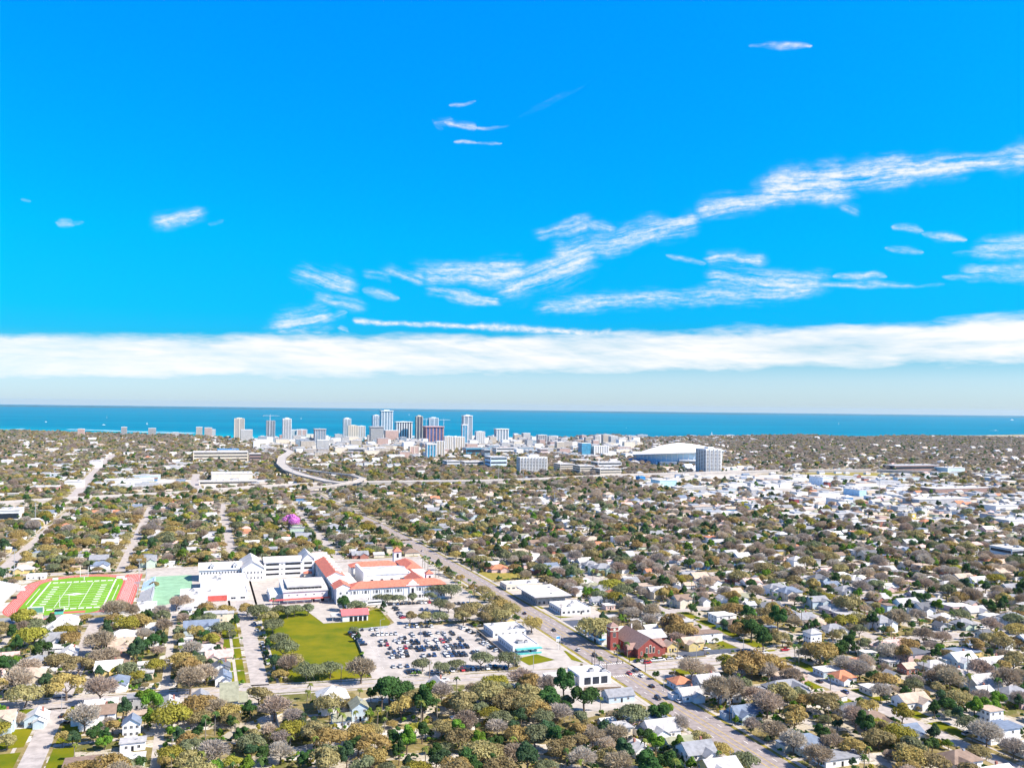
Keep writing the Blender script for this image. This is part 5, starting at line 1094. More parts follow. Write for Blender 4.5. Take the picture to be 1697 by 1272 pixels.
for k in range(2600):
    x, y = br.uniform(-40, 1740), 724 + (br.random() ** 1.5) * 125
    p = G(x, y); u, v = UV(p)
    if p.y < 1300 or not road_clear(u, v, 9): continue
    if any(abs(p.x - a) < c + 9 and abs(p.y - b) < c + 9 for a, b, c in TOW): continue
    far_house(round(u / 47) * 47 + br.choice((-17, 17)), v, br.uniform(11, 16), br.uniform(8, 12), br.uniform(3, 4.5), pick(br, ROOFW), pick(br, WALLW), br.choice(('gable', 'hip', 'flat')))

# ------------------------------------------------------------------ trees
def leaf_mat(name, col, trans=0.36, spread=0.28):
    m = bpy.data.materials.new(name); m.use_nodes = True; t = NT(m.node_tree)
    tint = t.n('Attribute', attribute_name='tint').outputs['Fac']; oi = t.n('ObjectInfo').outputs['Random']
    k = t.math('MULTIPLY', t.math('ADD', 1 - spread, t.math('MULTIPLY', tint, 2 * spread)), t.math('ADD', 0.82, t.math('MULTIPLY', oi, 0.36)))
    hs = t.n('HueSaturation', i_Color=(*col, 1), i_Hue=t.math('ADD', 0.485, t.math('MULTIPLY', oi, 0.03)), i_Value=k)
    d = t.n('BsdfDiffuse', i_Color=hs.outputs[0]); tr = t.n('BsdfTranslucent', i_Color=hs.outputs[0])
    mx = t.n('MixShader', i_0=trans, i_1=d.outputs[0], i_2=tr.outputs[0])
    t.n('OutputMaterial', i_Surface=mx.outputs[0]); return m
BARK = mat('bark', (.16, .12, .09), .95, .2, 1.0); PBARK = mat('palm_bark', (.24, .20, .15), .95, .15, 1.0)
def quad_cloud(C_, N_, sx, sy, r):
    """small quads at centres C_ with rough normals N_; returns vertices and faces"""
    n = len(C_); N_ = N_ / np.linalg.norm(N_, axis=1, keepdims=True)
    a = np.cross(N_, r.normal(size=(n, 3))); a /= np.linalg.norm(a, axis=1, keepdims=True) + 1e-9; b = np.cross(N_, a)
    sx = np.broadcast_to(sx, n)[:, None]; sy = np.broadcast_to(sy, n)[:, None]
    V = np.stack([C_ - a * sx - b * sy * .6, C_ + a * sx * .7 - b * sy, C_ + a * sx + b * sy * .7, C_ - a * sx * .6 + b * sy], 1).reshape(-1, 3)
    return V, np.arange(4 * n).reshape(n, 4)
def lobes_crown(r, R_, H, z0, nl, n, leaf, flat=.75, squash=.62):
    """leaf clumps on uneven lobes; returns leaf centres, normals, tint"""
    L = []
    for k in range(nl):
        a = r.uniform(0, 6.283); q = math.sqrt(r.uniform(0.02, 1)) * R_ * .68; top = (1 - (q / R_) ** 2 * .75)
        rad = R_ * r.uniform(.26, .46); z = z0 + rad * .6 + max(0, (H - z0) * top - rad * 1.25) * r.uniform(.55, 1.0)
        L.append((q * math.cos(a), q * math.sin(a), z, rad, r.uniform(0, 1)))
    L = np.array(L); wgt = L[:, 3] ** 2; idx = r.choice(nl, n, p=wgt / wgt.sum())
    d = r.normal(size=(n, 3)); d[:, 2] = np.abs(d[:, 2]) * r.choice([1, 1, 1, -.5], n); d /= np.linalg.norm(d, axis=1, keepdims=True)
    rr = L[idx, 3] * r.uniform(.72, 1.06, n)
    P = L[idx, :3] + d * np.stack([rr, rr, rr * squash + .15 * rr], 1)
    N_ = d + r.normal(size=(n, 3)) * .34
    tint = np.clip(.5 * L[idx, 4] + .5 * r.uniform(0, 1, n), 0, 1)
    return P, N_, tint
def make_mesh(name, parts):
    """parts: list of (V, F list/array, material, tint array or None) joined in one mesh"""
    V = []; F = []; M_ = []; T = []; o = 0; mats_ = []
    for v, f, m, t in parts:
        V.append(np.asarray(v, float).reshape(-1, 3)); k = len(mats_); mats_.append(m)
        for q in f: F.append([int(i) + o for i in q])
        M_ += [k] * len(f); T += list(t if t is not None else [.5] * len(f)); o += len(V[-1])
    me = bpy.data.meshes.new(name); me.from_pydata(np.concatenate(V).tolist(), [], F)
    for m in mats_: me.materials.append(m)
    me.polygons.foreach_set('material_index', M_); at = me.attributes.new('tint', 'FLOAT', 'FACE'); at.data.foreach_set('value', np.array(T, np.float32)); me.update(); return me
def branches(r, H, R_, levels=3, base=.45, n0=5, thick=.35):
    mb = MB(); tips = []
    top = Vector((r.normal() * .3, r.normal() * .3, H * base)); mb.tube((0, 0, -.3), top, thick, thick * .7, BARK, 6, False)
    def grow(p, d, l, rad, lev):
        e = p + d * l; mb.tube(p, e, rad, rad * .6, BARK, 5 if lev > 1 else 4, False)
        if lev == 0: tips.append((e, d)); return
        for k in range(3):
            nd = (d + Vector(r.normal(size=3)) * .5); nd.z = abs(nd.z) * .7 + .1; grow(e, nd.normalized(), l * r.uniform(.55, .75), rad * .55, lev - 1)
    for k in range(n0):
        a = 6.283 * (k + r.uniform(-.3, .3)) / n0; d = Vector((math.cos(a), math.sin(a), r.uniform(.45, 1.0))).normalized()
        grow(top * r.uniform(.75, 1), d, R_ * .42, thick * .5, levels - 1)
    return mb, tips
PALETTE = {'oak_tree': [('olive brown', (.345, .29, .135)), ('golden brown', (.41, .305, .115)), ('grey green', (.22, .24, .13)), ('yellow olive', (.35, .32, .06))],
           'bare_tree': [('pinkish tan', (.50, .40, .31)), ('grey brown', (.40, .325, .23)), ('pale grey', (.46, .40, .335))],
           'evergreen_tree': [('dark green', (.065, .13, .04)), ('deep blue green', (.07, .125, .06)), ('bright green', (.15, .26, .035))],
           'palm_tree': [('dark green', (.10, .17, .05)), ('yellow green', (.21, .25, .06))]}
LMAT = {(k, c): leaf_mat(k + '_' + c.replace(' ', '_'), col) for k, L in PALETTE.items() for c, col in L}
def oak_parts(seed, kind):
    r = np.random.default_rng(seed)
    if kind == 'oak_tree':
        R_, H = r.uniform(6.0, 8.4), r.uniform(8.5, 11.5); mb, tips = branches(r, H, R_, 2, .3, 5, .4); P, N_, T = lobes_crown(r, R_, H, H * .26, int(r.integers(14, 22)), 2300, .4); s = r.uniform(.22, .48, 2300)
    else:
        R_, H = r.uniform(3.4, 5.2), r.uniform(8, 12); mb, tips = branches(r, H, R_, 1, .4, 4, .35); P, N_, T = lobes_crown(r, R_, H, H * .16, int(r.integers(10, 16)), 2000, .4, squash=.95); s = r.uniform(.2, .42, 2000)
    V, F = quad_cloud(P, N_, s, s * .8, r); return mb, V, F, T
def bare_parts(seed):
    r = np.random.default_rng(seed); R_, H = r.uniform(5.2, 7.6), r.uniform(8.5, 11.5)
    mb, tips = branches(r, H, R_, 3, .34, 6, .38); P, N_, T = lobes_crown(r, R_, H, H * .28, 20, 2000, .3, squash=.75)
    c = np.array([0, 0, H * .4]); ax = P - c; ax /= np.linalg.norm(ax, axis=1, keepdims=True); ax += r.normal(size=ax.shape) * .5; ax /= np.linalg.norm(ax, axis=1, keepdims=True)
    side = np.cross(ax, r.normal(size=ax.shape)); side /= np.linalg.norm(side, axis=1, keepdims=True)
    L = r.uniform(.5, 1.1, 2000)[:, None]; w_ = r.uniform(.07, .17, 2000)[:, None]
    V = np.stack([P - ax * L - side * w_, P - ax * L + side * w_, P + ax * L + side * w_ * .6, P + ax * L - side * w_ * .6], 1).reshape(-1, 3)
    return mb, V, np.arange(8000).reshape(2000, 4), T
def palm_parts(seed):
    r = np.random.default_rng(seed); H = r.uniform(6, 11); mb = MB(); lean = Vector((r.normal() * .5, r.normal() * .5, H))
    mb.tube((0, 0, -.3), lean * .5 + Vector((0, 0, 0)), .26, .2, PBARK, 6, False); mb.tube(lean * .5, lean, .2, .19, PBARK, 6)
    V = []; F = []; T = []
    for k in range(26):
        a = r.uniform(0, 6.283); up = r.uniform(-.35, 1.0); L = r.uniform(1.7, 2.5); d = np.array([math.cos(a), math.sin(a), 0]); sd = np.array([-math.sin(a), math.cos(a), 0]); p = np.array(lean); pts = []
        for q in range(4):
            t = q / 3; c = p + d * L * t * (1 - .15 * up) + np.array([0, 0, 1]) * (up * L * .7 * t - L * .75 * t * t); wd = [.12, .42, .36, .05][q]; pts += [c - sd * wd, c + sd * wd]
        o = len(V); V += pts; F += [[o + 2 * q, o + 2 * q + 1, o + 2 * q + 3, o + 2 * q + 2] for q in range(3)]; T += [r.uniform(0, 1)] * 3
    return mb, np.array(V), F, np.array(T)
VAR = {}                                            # kind -> list of (colour name, joined mesh, trunk mesh, crown mesh)
for kind, nshape in (('oak_tree', 5), ('bare_tree', 5), ('evergreen_tree', 4), ('palm_tree', 3)):
    VAR[kind] = []
    for s in range(nshape):
        mb, V, F, T = palm_parts(40 + s) if kind == 'palm_tree' else bare_parts(70 + s) if kind == 'bare_tree' else oak_parts(10 + s if kind == 'oak_tree' else 90 + s, kind)
        bark = PBARK if kind == 'palm_tree' else BARK; tm = make_mesh('trunk', [(mb.v, mb.f, bark, None)])
        for c, _ in PALETTE[kind]:
            m = LMAT[(kind, c)]
            VAR[kind].append((c, make_mesh(kind, [(mb.v, mb.f, bark, None), (V, F, m, T)]), tm, make_mesh('crown', [(V, F, m, T)])))
# where trees stand: some exactly where the photo shows them, the rest scattered over the yards
TREES = []                                          # (u, v, kind, colour or None, scale)
def px_tree(kind, colr, sc_, *pts):
    for x, y in pts: TREES.append((*PU(x, y), kind, colr, sc_))
px_tree('oak_tree', 'grey green', .85, (463, 1022), (488, 1021), (510, 1019), (476, 1024)); px_tree('oak_tree', 'grey green', 1.0, (452, 1050), (462, 1072), (470, 1092)); px_tree('oak_tree', 'olive brown', 1.0, (444, 1036), (482, 1108))
px_tree('bare_tree', 'grey brown', 1.0, (476, 1118)); px_tree('oak_tree', 'grey green', .9, (521, 1126), (547, 1124), (508, 1128)); px_tree('bare_tree', 'grey brown', 1.35, (598, 1132))
px_tree('oak_tree', 'grey green', .75, (627, 996), (642, 999), (660, 1000), (683, 998), (712, 996)); px_tree('oak_tree', 'grey green', 1.25, (748, 992), (722, 990)); px_tree('oak_tree', 'olive brown', .8, (679, 1033), (705, 1033)); px_tree('oak_tree', 'grey green', .9, (727, 1032), (729, 1013)); px_tree('bare_tree', 'grey brown', .8, (743, 1015))
px_tree('oak_tree', 'olive brown', 1.0, (768, 1036), (802, 1036), (830, 1034), (785, 1018), (822, 1012), (812, 1028)); px_tree('oak_tree', 'grey green', .7, (700, 1112), (730, 1117), (757, 1110)); px_tree('oak_tree', 'grey green', .95, (797, 1108), (842, 1107)); px_tree('oak_tree', 'golden brown', .95, (881, 1048))
px_tree('oak_tree', 'golden brown', .95, (372, 1022), (410, 1020)); px_tree('bare_tree', 'pinkish tan', 1.0, (292, 1012), (305, 1008)); px_tree('bare_tree', 'grey brown', 1.25, (196, 1026), (186, 1030)); px_tree('oak_tree', 'olive brown', .6, (256, 975))
px_tree('oak_tree', 'olive brown', 1.75, (986, 1064)); px_tree('evergreen_tree', 'bright green', .9, (1002, 1066), (1103, 1190)); px_tree('evergreen_tree', 'dark green', .55, (1087, 1125)); px_tree('oak_tree', 'golden brown', 1.3, (1130, 1062), (1112, 1056)); px_tree('bare_tree', 'grey brown', 1.1, (1055, 1022), (1080, 1030), (1040, 1018))
px_tree('palm_tree', 'dark green', 1.0, (700, 940), (704, 941), (709, 943), (722, 957), (727, 956), (749, 965), (755, 968), (776, 978), (786, 986), (778, 1000), (992, 1118), (1024, 1096), (1040, 1090), (1122, 1088), (1318, 1098), (1324, 1102), (1376, 1150))
px_tree('evergreen_tree', 'dark green', 1.5, (645, 1170), (660, 1164), (632, 1178), (700, 1192), (935, 1165), (968, 1180), (910, 1180), (1265, 1080), (1245, 1062), (1290, 1050)); px_tree('bare_tree', 'pinkish tan', 1.2, (455, 1195), (165, 1168), (45, 1130), (30, 1150), (1271, 1190), (870, 1140)); px_tree('evergreen_tree', 'bright green', 1.1, (250, 1185), (240, 1172), (1640, 1185), (1615, 1190))
px_tree('oak_tree', 'golden brown', 1.35, (110, 1160), (1245, 1125), (1228, 1130), (1270, 1118), (1360, 1100)); px_tree('oak_tree', 'yellow olive', 1.1, (1202, 1120), (1404, 1046), (820, 1150), (205, 1052)); px_tree('bare_tree', 'grey brown', 1.3, (175, 1105), (165, 1085), (315, 1150), (1212, 1168), (1190, 1172)); px_tree('oak_tree', 'olive brown', 1.2, (875, 1175), (838, 1180), (805, 1175), (770, 1195), (40, 1172), (130, 1120))
px_tree('palm_tree', 'yellow green', .8, (545, 1203), (560, 1205), (590, 1206), (610, 1205), (625, 1203), (640, 1200), (515, 1160), (508, 1170), (595, 1168))
for p_ in ((0, 70), ): pass
tr = np.random.default_rng(3)
SEGS = []
for pts_, c_ in ROADS:
    for a_, b_ in zip(pts_, pts_[1:]): SEGS.append((*a_, *b_, c_))
def clear_mask(u, v, extra):
    ok = np.ones(len(u), bool)
    for x0, y0, x1, y1, c_ in SEGS:
        dx, dy = x1 - x0, y1 - y0; q = dx * dx + dy * dy + 1e-9; t = np.clip(((u - x0) * dx + (v - y0) * dy) / q, 0, 1)
        ok &= (x0 + dx * t - u) ** 2 + (y0 + dy * t - v) ** 2 > (c_ + extra) ** 2
    for P, t_, h_ in ZONES:
        if not t_: continue
        r_ = np.zeros(len(u), bool); n_ = len(P)
        for i in range(n_):
            (x0, y0), (x1, y1) = P[i], P[(i + 1) % n_]
            if abs(y1 - y0) < 1e-9: continue
            r_ ^= ((y0 > v) != (y1 > v)) & (u < (x1 - x0) * (v - y0) / (y1 - y0) + x0)
        ok &= ~r_
    return ok
class Grid:
    def __init__(s, c): s.c = c; s.d = {}
    def near(s, u, v, r_):
        k = int(r_ // s.c) + 1; a, b = int(u // s.c), int(v // s.c)
        for i in range(a - k, a + k + 1):
            for j in range(b - k, b + k + 1):
                for q in s.d.get((i, j), ()):
                    if (q[0] - u) ** 2 + (q[1] - v) ** 2 < (r_ + q[2]) ** 2: return True
        return False
    def put(s, u, v, r_=0): s.d.setdefault((int(u // s.c), int(v // s.c)), []).append((u, v, r_))
gh = Grid(20); gt = Grid(10)
for u, v, r_, _ in HOUSES: gh.put(u, v, r_ * .7)
for u, v in FARH: gh.put(u, v, 3.0)
for u, v, *_ in TREES: gt.put(u, v, 1.5)
pj = PU(481, 882); gt.put(*pj, 7)
for k in range(1, 5): gt.put(pj[0] + k * 1.2, pj[1] - k * 7, 5)
bw = [(x_, y_, c_) for x_, y_, c_ in TOW]
def scatter(d0, d1, n, mind, small=False):
    dd = np.sqrt(tr.uniform(d0 ** 2, d1 ** 2, n)); an = tr.uniform(-.56, .56, n); x_, y_ = dd * np.sin(an), dd * np.cos(an)
    u = (x_ - O.x) * BX.x + (y_ - O.y) * BX.y; v = (x_ - O.x) * AX.x + (y_ - O.y) * AX.y
    ok = clear_mask(u, v, 2.4 if not small else 1.0)
    for X_, Y_, c_ in bw: ok &= (x_ - X_) ** 2 + (y_ - Y_) ** 2 > (c_ * .85 + 3) ** 2
    if d1 > 2500:   # not in the bay
        sx_ = np.array([p.x for p in shore]); sy_ = np.array([p.y for p in shore]); ok &= y_ < np.interp(x_, sx_, sy_) - 12
    for i in np.nonzero(ok)[0]:
        if gh.near(u[i], v[i], 2.2 if not small else 0.3) or gt.near(u[i], v[i], mind): continue
        gt.put(u[i], v[i]); D = dd[i]
        right = u[i] > 60 + (v[i] - 300) * .35
        far_ = min(1, max(0, (D - 1100) / 1500))
        dens = tr.random()
        if small: TREES.append((u[i], v[i], 'evergreen_tree' if tr.random() < .62 else 'palm_tree' if tr.random() < .4 else 'oak_tree', None, tr.uniform(.28, .5) if tr.random() < .8 else .62)); continue
        if D > 1250 and 560 < u[i] < 1600 and 380 < v[i] < 1330 and dens < .6: continue      # industrial yards are open
        if D > 2600 and -250 < u[i] < 1150 and v[i] > 1900 and dens < .5: continue            # downtown streets
        pb = .13 + (.2 if right else 0) + .34 * far_; pe = .30 - .12 * far_; pp = .10 * (1 - far_)
        q = tr.random(); kind = 'bare_tree' if q < pb else 'evergreen_tree' if q < pb + pe else 'palm_tree' if q < pb + pe + pp else 'oak_tree'
        TREES.append((u[i], v[i], kind, None, float(np.clip(tr.normal(.84, .2), .5, 1.35)) if kind != 'palm_tree' else tr.uniform(.7, 1.1)))
scatter(340, 700, 3700, 6.2); scatter(700, 1300, 12000, 6.0); scatter(1300, 2200, 20000, 7.2); scatter(2200, 5600, 70000, 9.0); scatter(345, 1150, 5600, 3.6, True)
TREES.append((*pj, 'jacaranda', None, 1))
TREES = [t for t in TREES if in_view(t[0], t[1], 30)]
TREES.sort(key=lambda t: W(t[0], t[1]).length / t[4] ** .8)
# the 300 largest of each kind stand as trees of their own, the rest become the far wood
IND = {k: [] for k in VAR}; REST = []
for t in TREES:
    if t[2] == 'jacaranda': continue
    if len(IND[t[2]]) < 295: IND[t[2]].append(t)
    else: REST.append(t)
def pick_var(kind, colr):
    L = VAR[kind]
    if colr: L = [q for q in L if q[0] == colr]
    elif kind == 'oak_tree' : L = tr.choice([0, 1, 2, 3], p=[.36, .28, .26, .10]); L = [q for q in VAR[kind] if q[0] == PALETTE[kind][L][0]]
    elif kind == 'evergreen_tree': L = tr.choice([0, 1, 2], p=[.5, .3, .2]); L = [q for q in VAR[kind] if q[0] == PALETTE[kind][L][0]]
    return L[int(tr.integers(len(L)))]
NOUN = {'oak_tree': 'oak', 'bare_tree': 'bare tree', 'evergreen_tree': 'evergreen', 'palm_tree': 'palm'}
GRP = {'oak_tree': 'oaks of the streets and yards', 'bare_tree': 'leafless trees of the yards', 'evergreen_tree': 'evergreens of the yards', 'palm_tree': 'palms of the streets and yards'}
for kind, L in IND.items():
    for i, (u, v, _, colr, s_) in enumerate(L):
        c, full, tm, cm = pick_var(kind, colr); loc, rz = W(u, v), float(tr.uniform(0, 6.28)); sv = (s_ * tr.uniform(.92, 1.1), s_ * tr.uniform(.92, 1.1), s_ * tr.uniform(.9, 1.1))
        if i < 110:
            e = empty(kind, loc, rz)
            for nm, me in (('trunk', tm), ('crown', cm)): o = bpy.data.objects.new(nm, me); C.objects.link(o); o.parent = e
        else: e = bpy.data.objects.new(kind, full); C.objects.link(e); e.location = loc; e.rotation_euler = (0, 0, rz)
        e.scale = sv; size = 'broad' if s_ > 1.05 else 'small' if s_ < .78 else ''
        if kind == 'palm_tree': size = 'tall' if s_ > .95 else 'low' if s_ < .8 else ''
        tag_later.append((e, NOUN[kind], u, v, f'{size} {c} {NOUN[kind]}'.strip(), GRP[kind]))
# the flowering tree
mb, V, F, T = oak_parts(12, 'oak_tree'); PINK = leaf_mat('pink_blossom', (.92, .36, .78), .4, .15)
e = empty('flowering_tree', W(*pj), 0); tag(e, 'lone tree covered in bright pink blossom among the oaks', 'tree'); e.scale = (1.65, 1.65, 1.9)
for nm, me in (('trunk', make_mesh('trunk', [(mb.v, mb.f, BARK, None)])), ('crown', make_mesh('crown', [(V, F, PINK, T)]))): o = bpy.data.objects.new(nm, me); C.objects.link(o); o.parent = e
# shrubs and hedges: low growth in the yards
SHR = []
def shrub_mesh(seed, m):
    r = np.random.default_rng(seed); P, N_, T = lobes_crown(r, 1.5, 1.9, .1, 5, 90, .3); V, F = quad_cloud(P, N_, r.uniform(.2, .36, 90), .24, r); return make_mesh('shrub', [(V, F, m, T)])
def gn_mass(name, items, meshes):
    """one object holding many copies of the given meshes; items: (x, y, index, angle, scale)"""
    col = bpy.data.collections.new(name + '_kinds')
    for i, me in enumerate(meshes): o = bpy.data.objects.new(f'{name}_kind_{i:03d}', me); col.objects.link(o)
    me = bpy.data.meshes.new(name); me.from_pydata([(a[0], a[1], 0) for a in items], [], [])
    for nm, ty, k in (('kind', 'INT', 2), ('angle', 'FLOAT', 3), ('size', 'FLOAT', 4)):
        at = me.attributes.new(nm, ty, 'POINT'); at.data.foreach_set('value', np.array([a[k] for a in items], np.int32 if ty == 'INT' else np.float32))
    ob = bpy.data.objects.new(name, me); C.objects.link(ob); ob['kind'] = 'stuff'
    ng = bpy.data.node_groups.new(name, 'GeometryNodeTree'); ng.interface.new_socket('Geometry', in_out='INPUT', socket_type='NodeSocketGeometry'); ng.interface.new_socket('Geometry', in_out='OUTPUT', socket_type='NodeSocketGeometry')
    N = ng.nodes; Lk = ng.links; gi = N.new('NodeGroupInput'); go = N.new('NodeGroupOutput'); ip = N.new('GeometryNodeInstanceOnPoints'); ci = N.new('GeometryNodeCollectionInfo')
    ci.inputs['Collection'].default_value = col; ci.inputs['Separate Children'].default_value = True; ci.inputs['Reset Children'].default_value = True
    def attr(nm, ty): q = N.new('GeometryNodeInputNamedAttribute'); q.data_type = ty; q.inputs[0].default_value = nm; return q.outputs[0]
    cx = N.new('ShaderNodeCombineXYZ'); Lk.new(attr('angle', 'FLOAT'), cx.inputs[2])
    Lk.new(gi.outputs[0], ip.inputs['Points']); Lk.new(ci.outputs[0], ip.inputs['Instance']); ip.inputs['Pick Instance'].default_value = True
    Lk.new(attr('kind', 'INT'), ip.inputs['Instance Index']); Lk.new(cx.outputs[0], ip.inputs['Rotation']); Lk.new(attr('size', 'FLOAT'), ip.inputs['Scale']); Lk.new(ip.outputs[0], go.inputs[0])
    md = ob.modifiers.new('scatter', 'NODES'); md.node_group = ng; return ob
ALLM = []; IDX = {}
for kind in VAR:
    for j, q in enumerate(VAR[kind]): IDX[(kind, id(q))] = len(ALLM); ALLM.append(q[1])
items = []
for u, v, kind, colr, s_ in REST:
    q = pick_var(kind, colr); p = W(u, v); items.append((p.x, p.y, IDX[(kind, id(q))], float(tr.uniform(0, 6.28)), s_))
gn_mass('distant_woods', items, ALLM)
sm = [shrub_mesh(200 + i, LMAT[k]) for i, k in enumerate([('evergreen_tree', 'dark green'), ('evergreen_tree', 'bright green'), ('oak_tree', 'olive brown'), ('evergreen_tree', 'dark green'), ('oak_tree', 'yellow olive')])]
n_ = 15000; dd = np.sqrt(tr.uniform(340 ** 2, 1150 ** 2, n_)); an = tr.uniform(-.55, .55, n_); x_, y_ = dd * np.sin(an), dd * np.cos(an); u = (x_ - O.x) * BX.x + (y_ - O.y) * BX.y; v = (x_ - O.x) * AX.x + (y_ - O.y) * AX.y; ok = clear_mask(u, v, .6)
gn_mass('shrubbery', [(x_[i], y_[i], int(tr.integers(5)), float(tr.uniform(0, 6)), float(tr.uniform(.6, 1.5))) for i in np.nonzero(ok)[0] if not gh.near(u[i], v[i], 1.0)], sm)
print('TREES', {k: len(v) for k, v in IND.items()}, len(REST))

# ------------------------------------------------------------------ driveways, cars, poles, boats
dr = MB(); drr = random.Random(9)
for u, v, r_, root in HOUSES:
    n_ = round(u / 94.2) * 94.2; s = 1 if u > n_ else -1; vv = v + drr.choice((-1, 1)) * (r_ * .8)
    if zone_clear(u, vv, 2): dr.add([tuple(W(a, b, .025)) for a, b in ((n_ + s * 5, vv - 1.5), (u, vv - 1.5), (u, vv + 1.5), (n_ + s * 5, vv + 1.5))], [(0, 1, 2, 3) if s > 0 else (3, 2, 1, 0)], CONC)
    if drr.random() < .6: b = drr.uniform(3, 7); dr.add([tuple(W(u + a * r_, v + r_ * c, .03)) for a, c in ((-.4, .6), (.5, .6), (.5, 1.3), (-.4, 1.3))], [(0, 1, 2, 3)], CONC)
setting(dr.build('driveways'))
CARC = {'white': (.78, .78, .78), 'silver': (.50, .51, .52), 'black': (.012, .012, .014), 'dark grey': (.07, .075, .08), 'blue': (.03, .07, .18), 'red': (.42, .02, .03), 'tan': (.38, .31, .22)}
def car_paint(n, c):
    m = mat('paint_' + n.replace(' ', '_'), c, .25, .03, 1.0, .5); return m
RUBBER = mat('rubber', (.012, .012, .012), .9); RIM = mat('wheel_rim', (.4, .4, .42), .4); LAMP = mat('lamp_glass', (.6, .6, .58), .2); TAIL = mat('tail_lamp', (.35, .01, .01), .3)
def car_meshes(kind):
    """lower body by a side profile with rounded nose and tail, glass cabin, wheels"""
    if kind == 'suv': L, Wd, H, prof = 4.7, 1.9, 1.75, [(-2.35, .35), (-2.35, .95), (-2.2, 1.05), (2.2, 1.0), (2.35, .75), (2.35, .35)]; cab = [(-2.2, 1.04), (-2.0, 1.72), (.35, 1.75), (1.15, 1.02)]
    elif kind == 'pickup': L, Wd, H, prof = 5.4, 1.95, 1.8, [(-2.7, .45), (-2.7, 1.05), (2.3, 1.1), (2.7, .85), (2.7, .45)]; cab = [(-.5, 1.08), (-.4, 1.75), (.9, 1.78), (1.6, 1.08)]
    else: L, Wd, H, prof = 4.5, 1.8, 1.45, [(-2.25, .32), (-2.25, .8), (-2.05, .92), (1.2, .92), (2.1, .78), (2.25, .6), (2.25, .32)]; cab = [(-1.7, .9), (-1.05, 1.42), (.35, 1.44), (1.25, .9)]
    def extr(P, w0, w1, top):
        n = len(P); V = [(x, -w0 if z < top else -w1, z) for x, z in P] + [(x, w0 if z < top else w1, z) for x, z in P]
        return V, [tuple(range(n)), tuple(range(2 * n - 1, n - 1, -1))] + [(i, n + i, n + (i + 1) % n, (i + 1) % n) for i in range(n)]
    out = {}
    out['body'] = extr(prof, Wd / 2, Wd / 2 * .96, .9); cx0 = cab
    out['cabin'] = extr(cab, Wd / 2 * .93, Wd / 2 * .74, 1.2)
    r_ = [(x * (.96 if x < 0 else .96), z + .03) for x, z in (cab[1], cab[2])]
    out['roof'] = ([(r_[0][0], -Wd * .36, r_[0][1]), (r_[1][0], -Wd * .36, r_[1][1]), (r_[1][0], Wd * .36, r_[1][1]), (r_[0][0], Wd * .36, r_[0][1])], [(0, 1, 2, 3)])
    out['dim'] = (L, Wd); return out
CM = {}
def car_mesh(kind, colr):
    if (kind, colr) in CM: return CM[(kind, colr)]
    g = car_meshes(kind); pm = car_paint(colr, CARC[colr]); L, Wd = g['dim']
    body = MB(); body.add(*g['body'], pm); body.add(*g['roof'], pm)
    glass = MB(); glass.add(*g['cabin'], GLASS)
    wh = MB(); wh.tube((0, -.11, 0), (0, .11, 0), .33, .33, RUBBER, 10); wh.tube((0, -.11, 0), (0, -.13, 0), .2, .2, RIM, 8); wh.tube((0, .11, 0), (0, .13, 0), .2, .2, RIM, 8)
    lm_ = MB(); lm_.box(-.05, .05, -.2, .2, -.08, .08, LAMP, True); tl = MB(); tl.box(-.05, .05, -.2, .2, -.08, .08, TAIL, True)
    one = MB(); one.add(*g['body'], pm); one.add(*g['roof'], pm); one.add(*g['cabin'], GLASS)
    for sx in (-1, 1):
        for sy in (-1, 1): one.tube((sx * L * .31, sy * (Wd / 2 - .1) - .1, .33), (sx * L * .31, sy * (Wd / 2 - .1) + .1, .33), .33, .33, RUBBER, 8)
    CM[(kind, colr)] = (body.mesh('car_body'), glass.mesh('windows'), wh.mesh('wheel'), lm_.mesh('headlight'), tl.mesh('tail_light'), one.mesh('parked_car'), L, Wd); return CM[(kind, colr)]
NCAR = 0
def car(u, v, ang, z=.12, colr=None, kind=None, label=None, parts=False, name='parked_car', group=None, desc=None, cat='car'):
    global NCAR
    r = drr; colr = colr or r.choices(list(CARC), [22, 17, 27, 16, 8, 4, 3])[0]; kind = kind or r.choices(['sedan', 'suv', 'pickup'], [5, 4, 1])[0]; NCAR += 1
    q = car_mesh(kind, colr); loc = W(u, v, z); rz = GR + ang
    if not parts: o = bpy.data.objects.new(name, q[5]); C.objects.link(o); o.location = loc; o.rotation_euler = (0, 0, rz)
    else:
        o = bpy.data.objects.new(name, q[0]); C.objects.link(o); o.location = loc; o.rotation_euler = (0, 0, rz); L, Wd = q[6], q[7]
        def ch(nm, me, p): c = bpy.data.objects.new(nm, me); C.objects.link(c); c.parent = o; c.location = p
        ch('windows', q[1], (0, 0, 0))
        for sx in (-1, 1):
            for sy in (-1, 1): ch('wheel', q[2], (sx * L * .31, sy * (Wd / 2 - .08), .33))
        for sy in (-1, 1): ch('headlight', q[3], (L / 2, sy * Wd * .34, .66)); ch('tail_light', q[4], (-L / 2, sy * Wd * .34, .72))
    if label: tag(o, label, cat, group)
    else: tag_later.append((o, 'car', u, v, f'{colr} {kind if kind != "sedan" else "saloon"} {desc or "parked"}', group or 'parked cars'))
    return o
ORD = ['first', 'second', 'third', 'fourth', 'fifth', 'sixth', 'seventh', 'eighth', 'ninth', 'tenth', 'eleventh', 'twelfth', 'thirteenth', 'fourteenth', 'fifteenth', 'sixteenth', 'seventeenth', 'eighteenth', 'nineteenth']
TENS = ['', '', 'twent', 'thirt', 'fort', 'fift', 'sixt', 'sevent', 'eight', 'ninet']
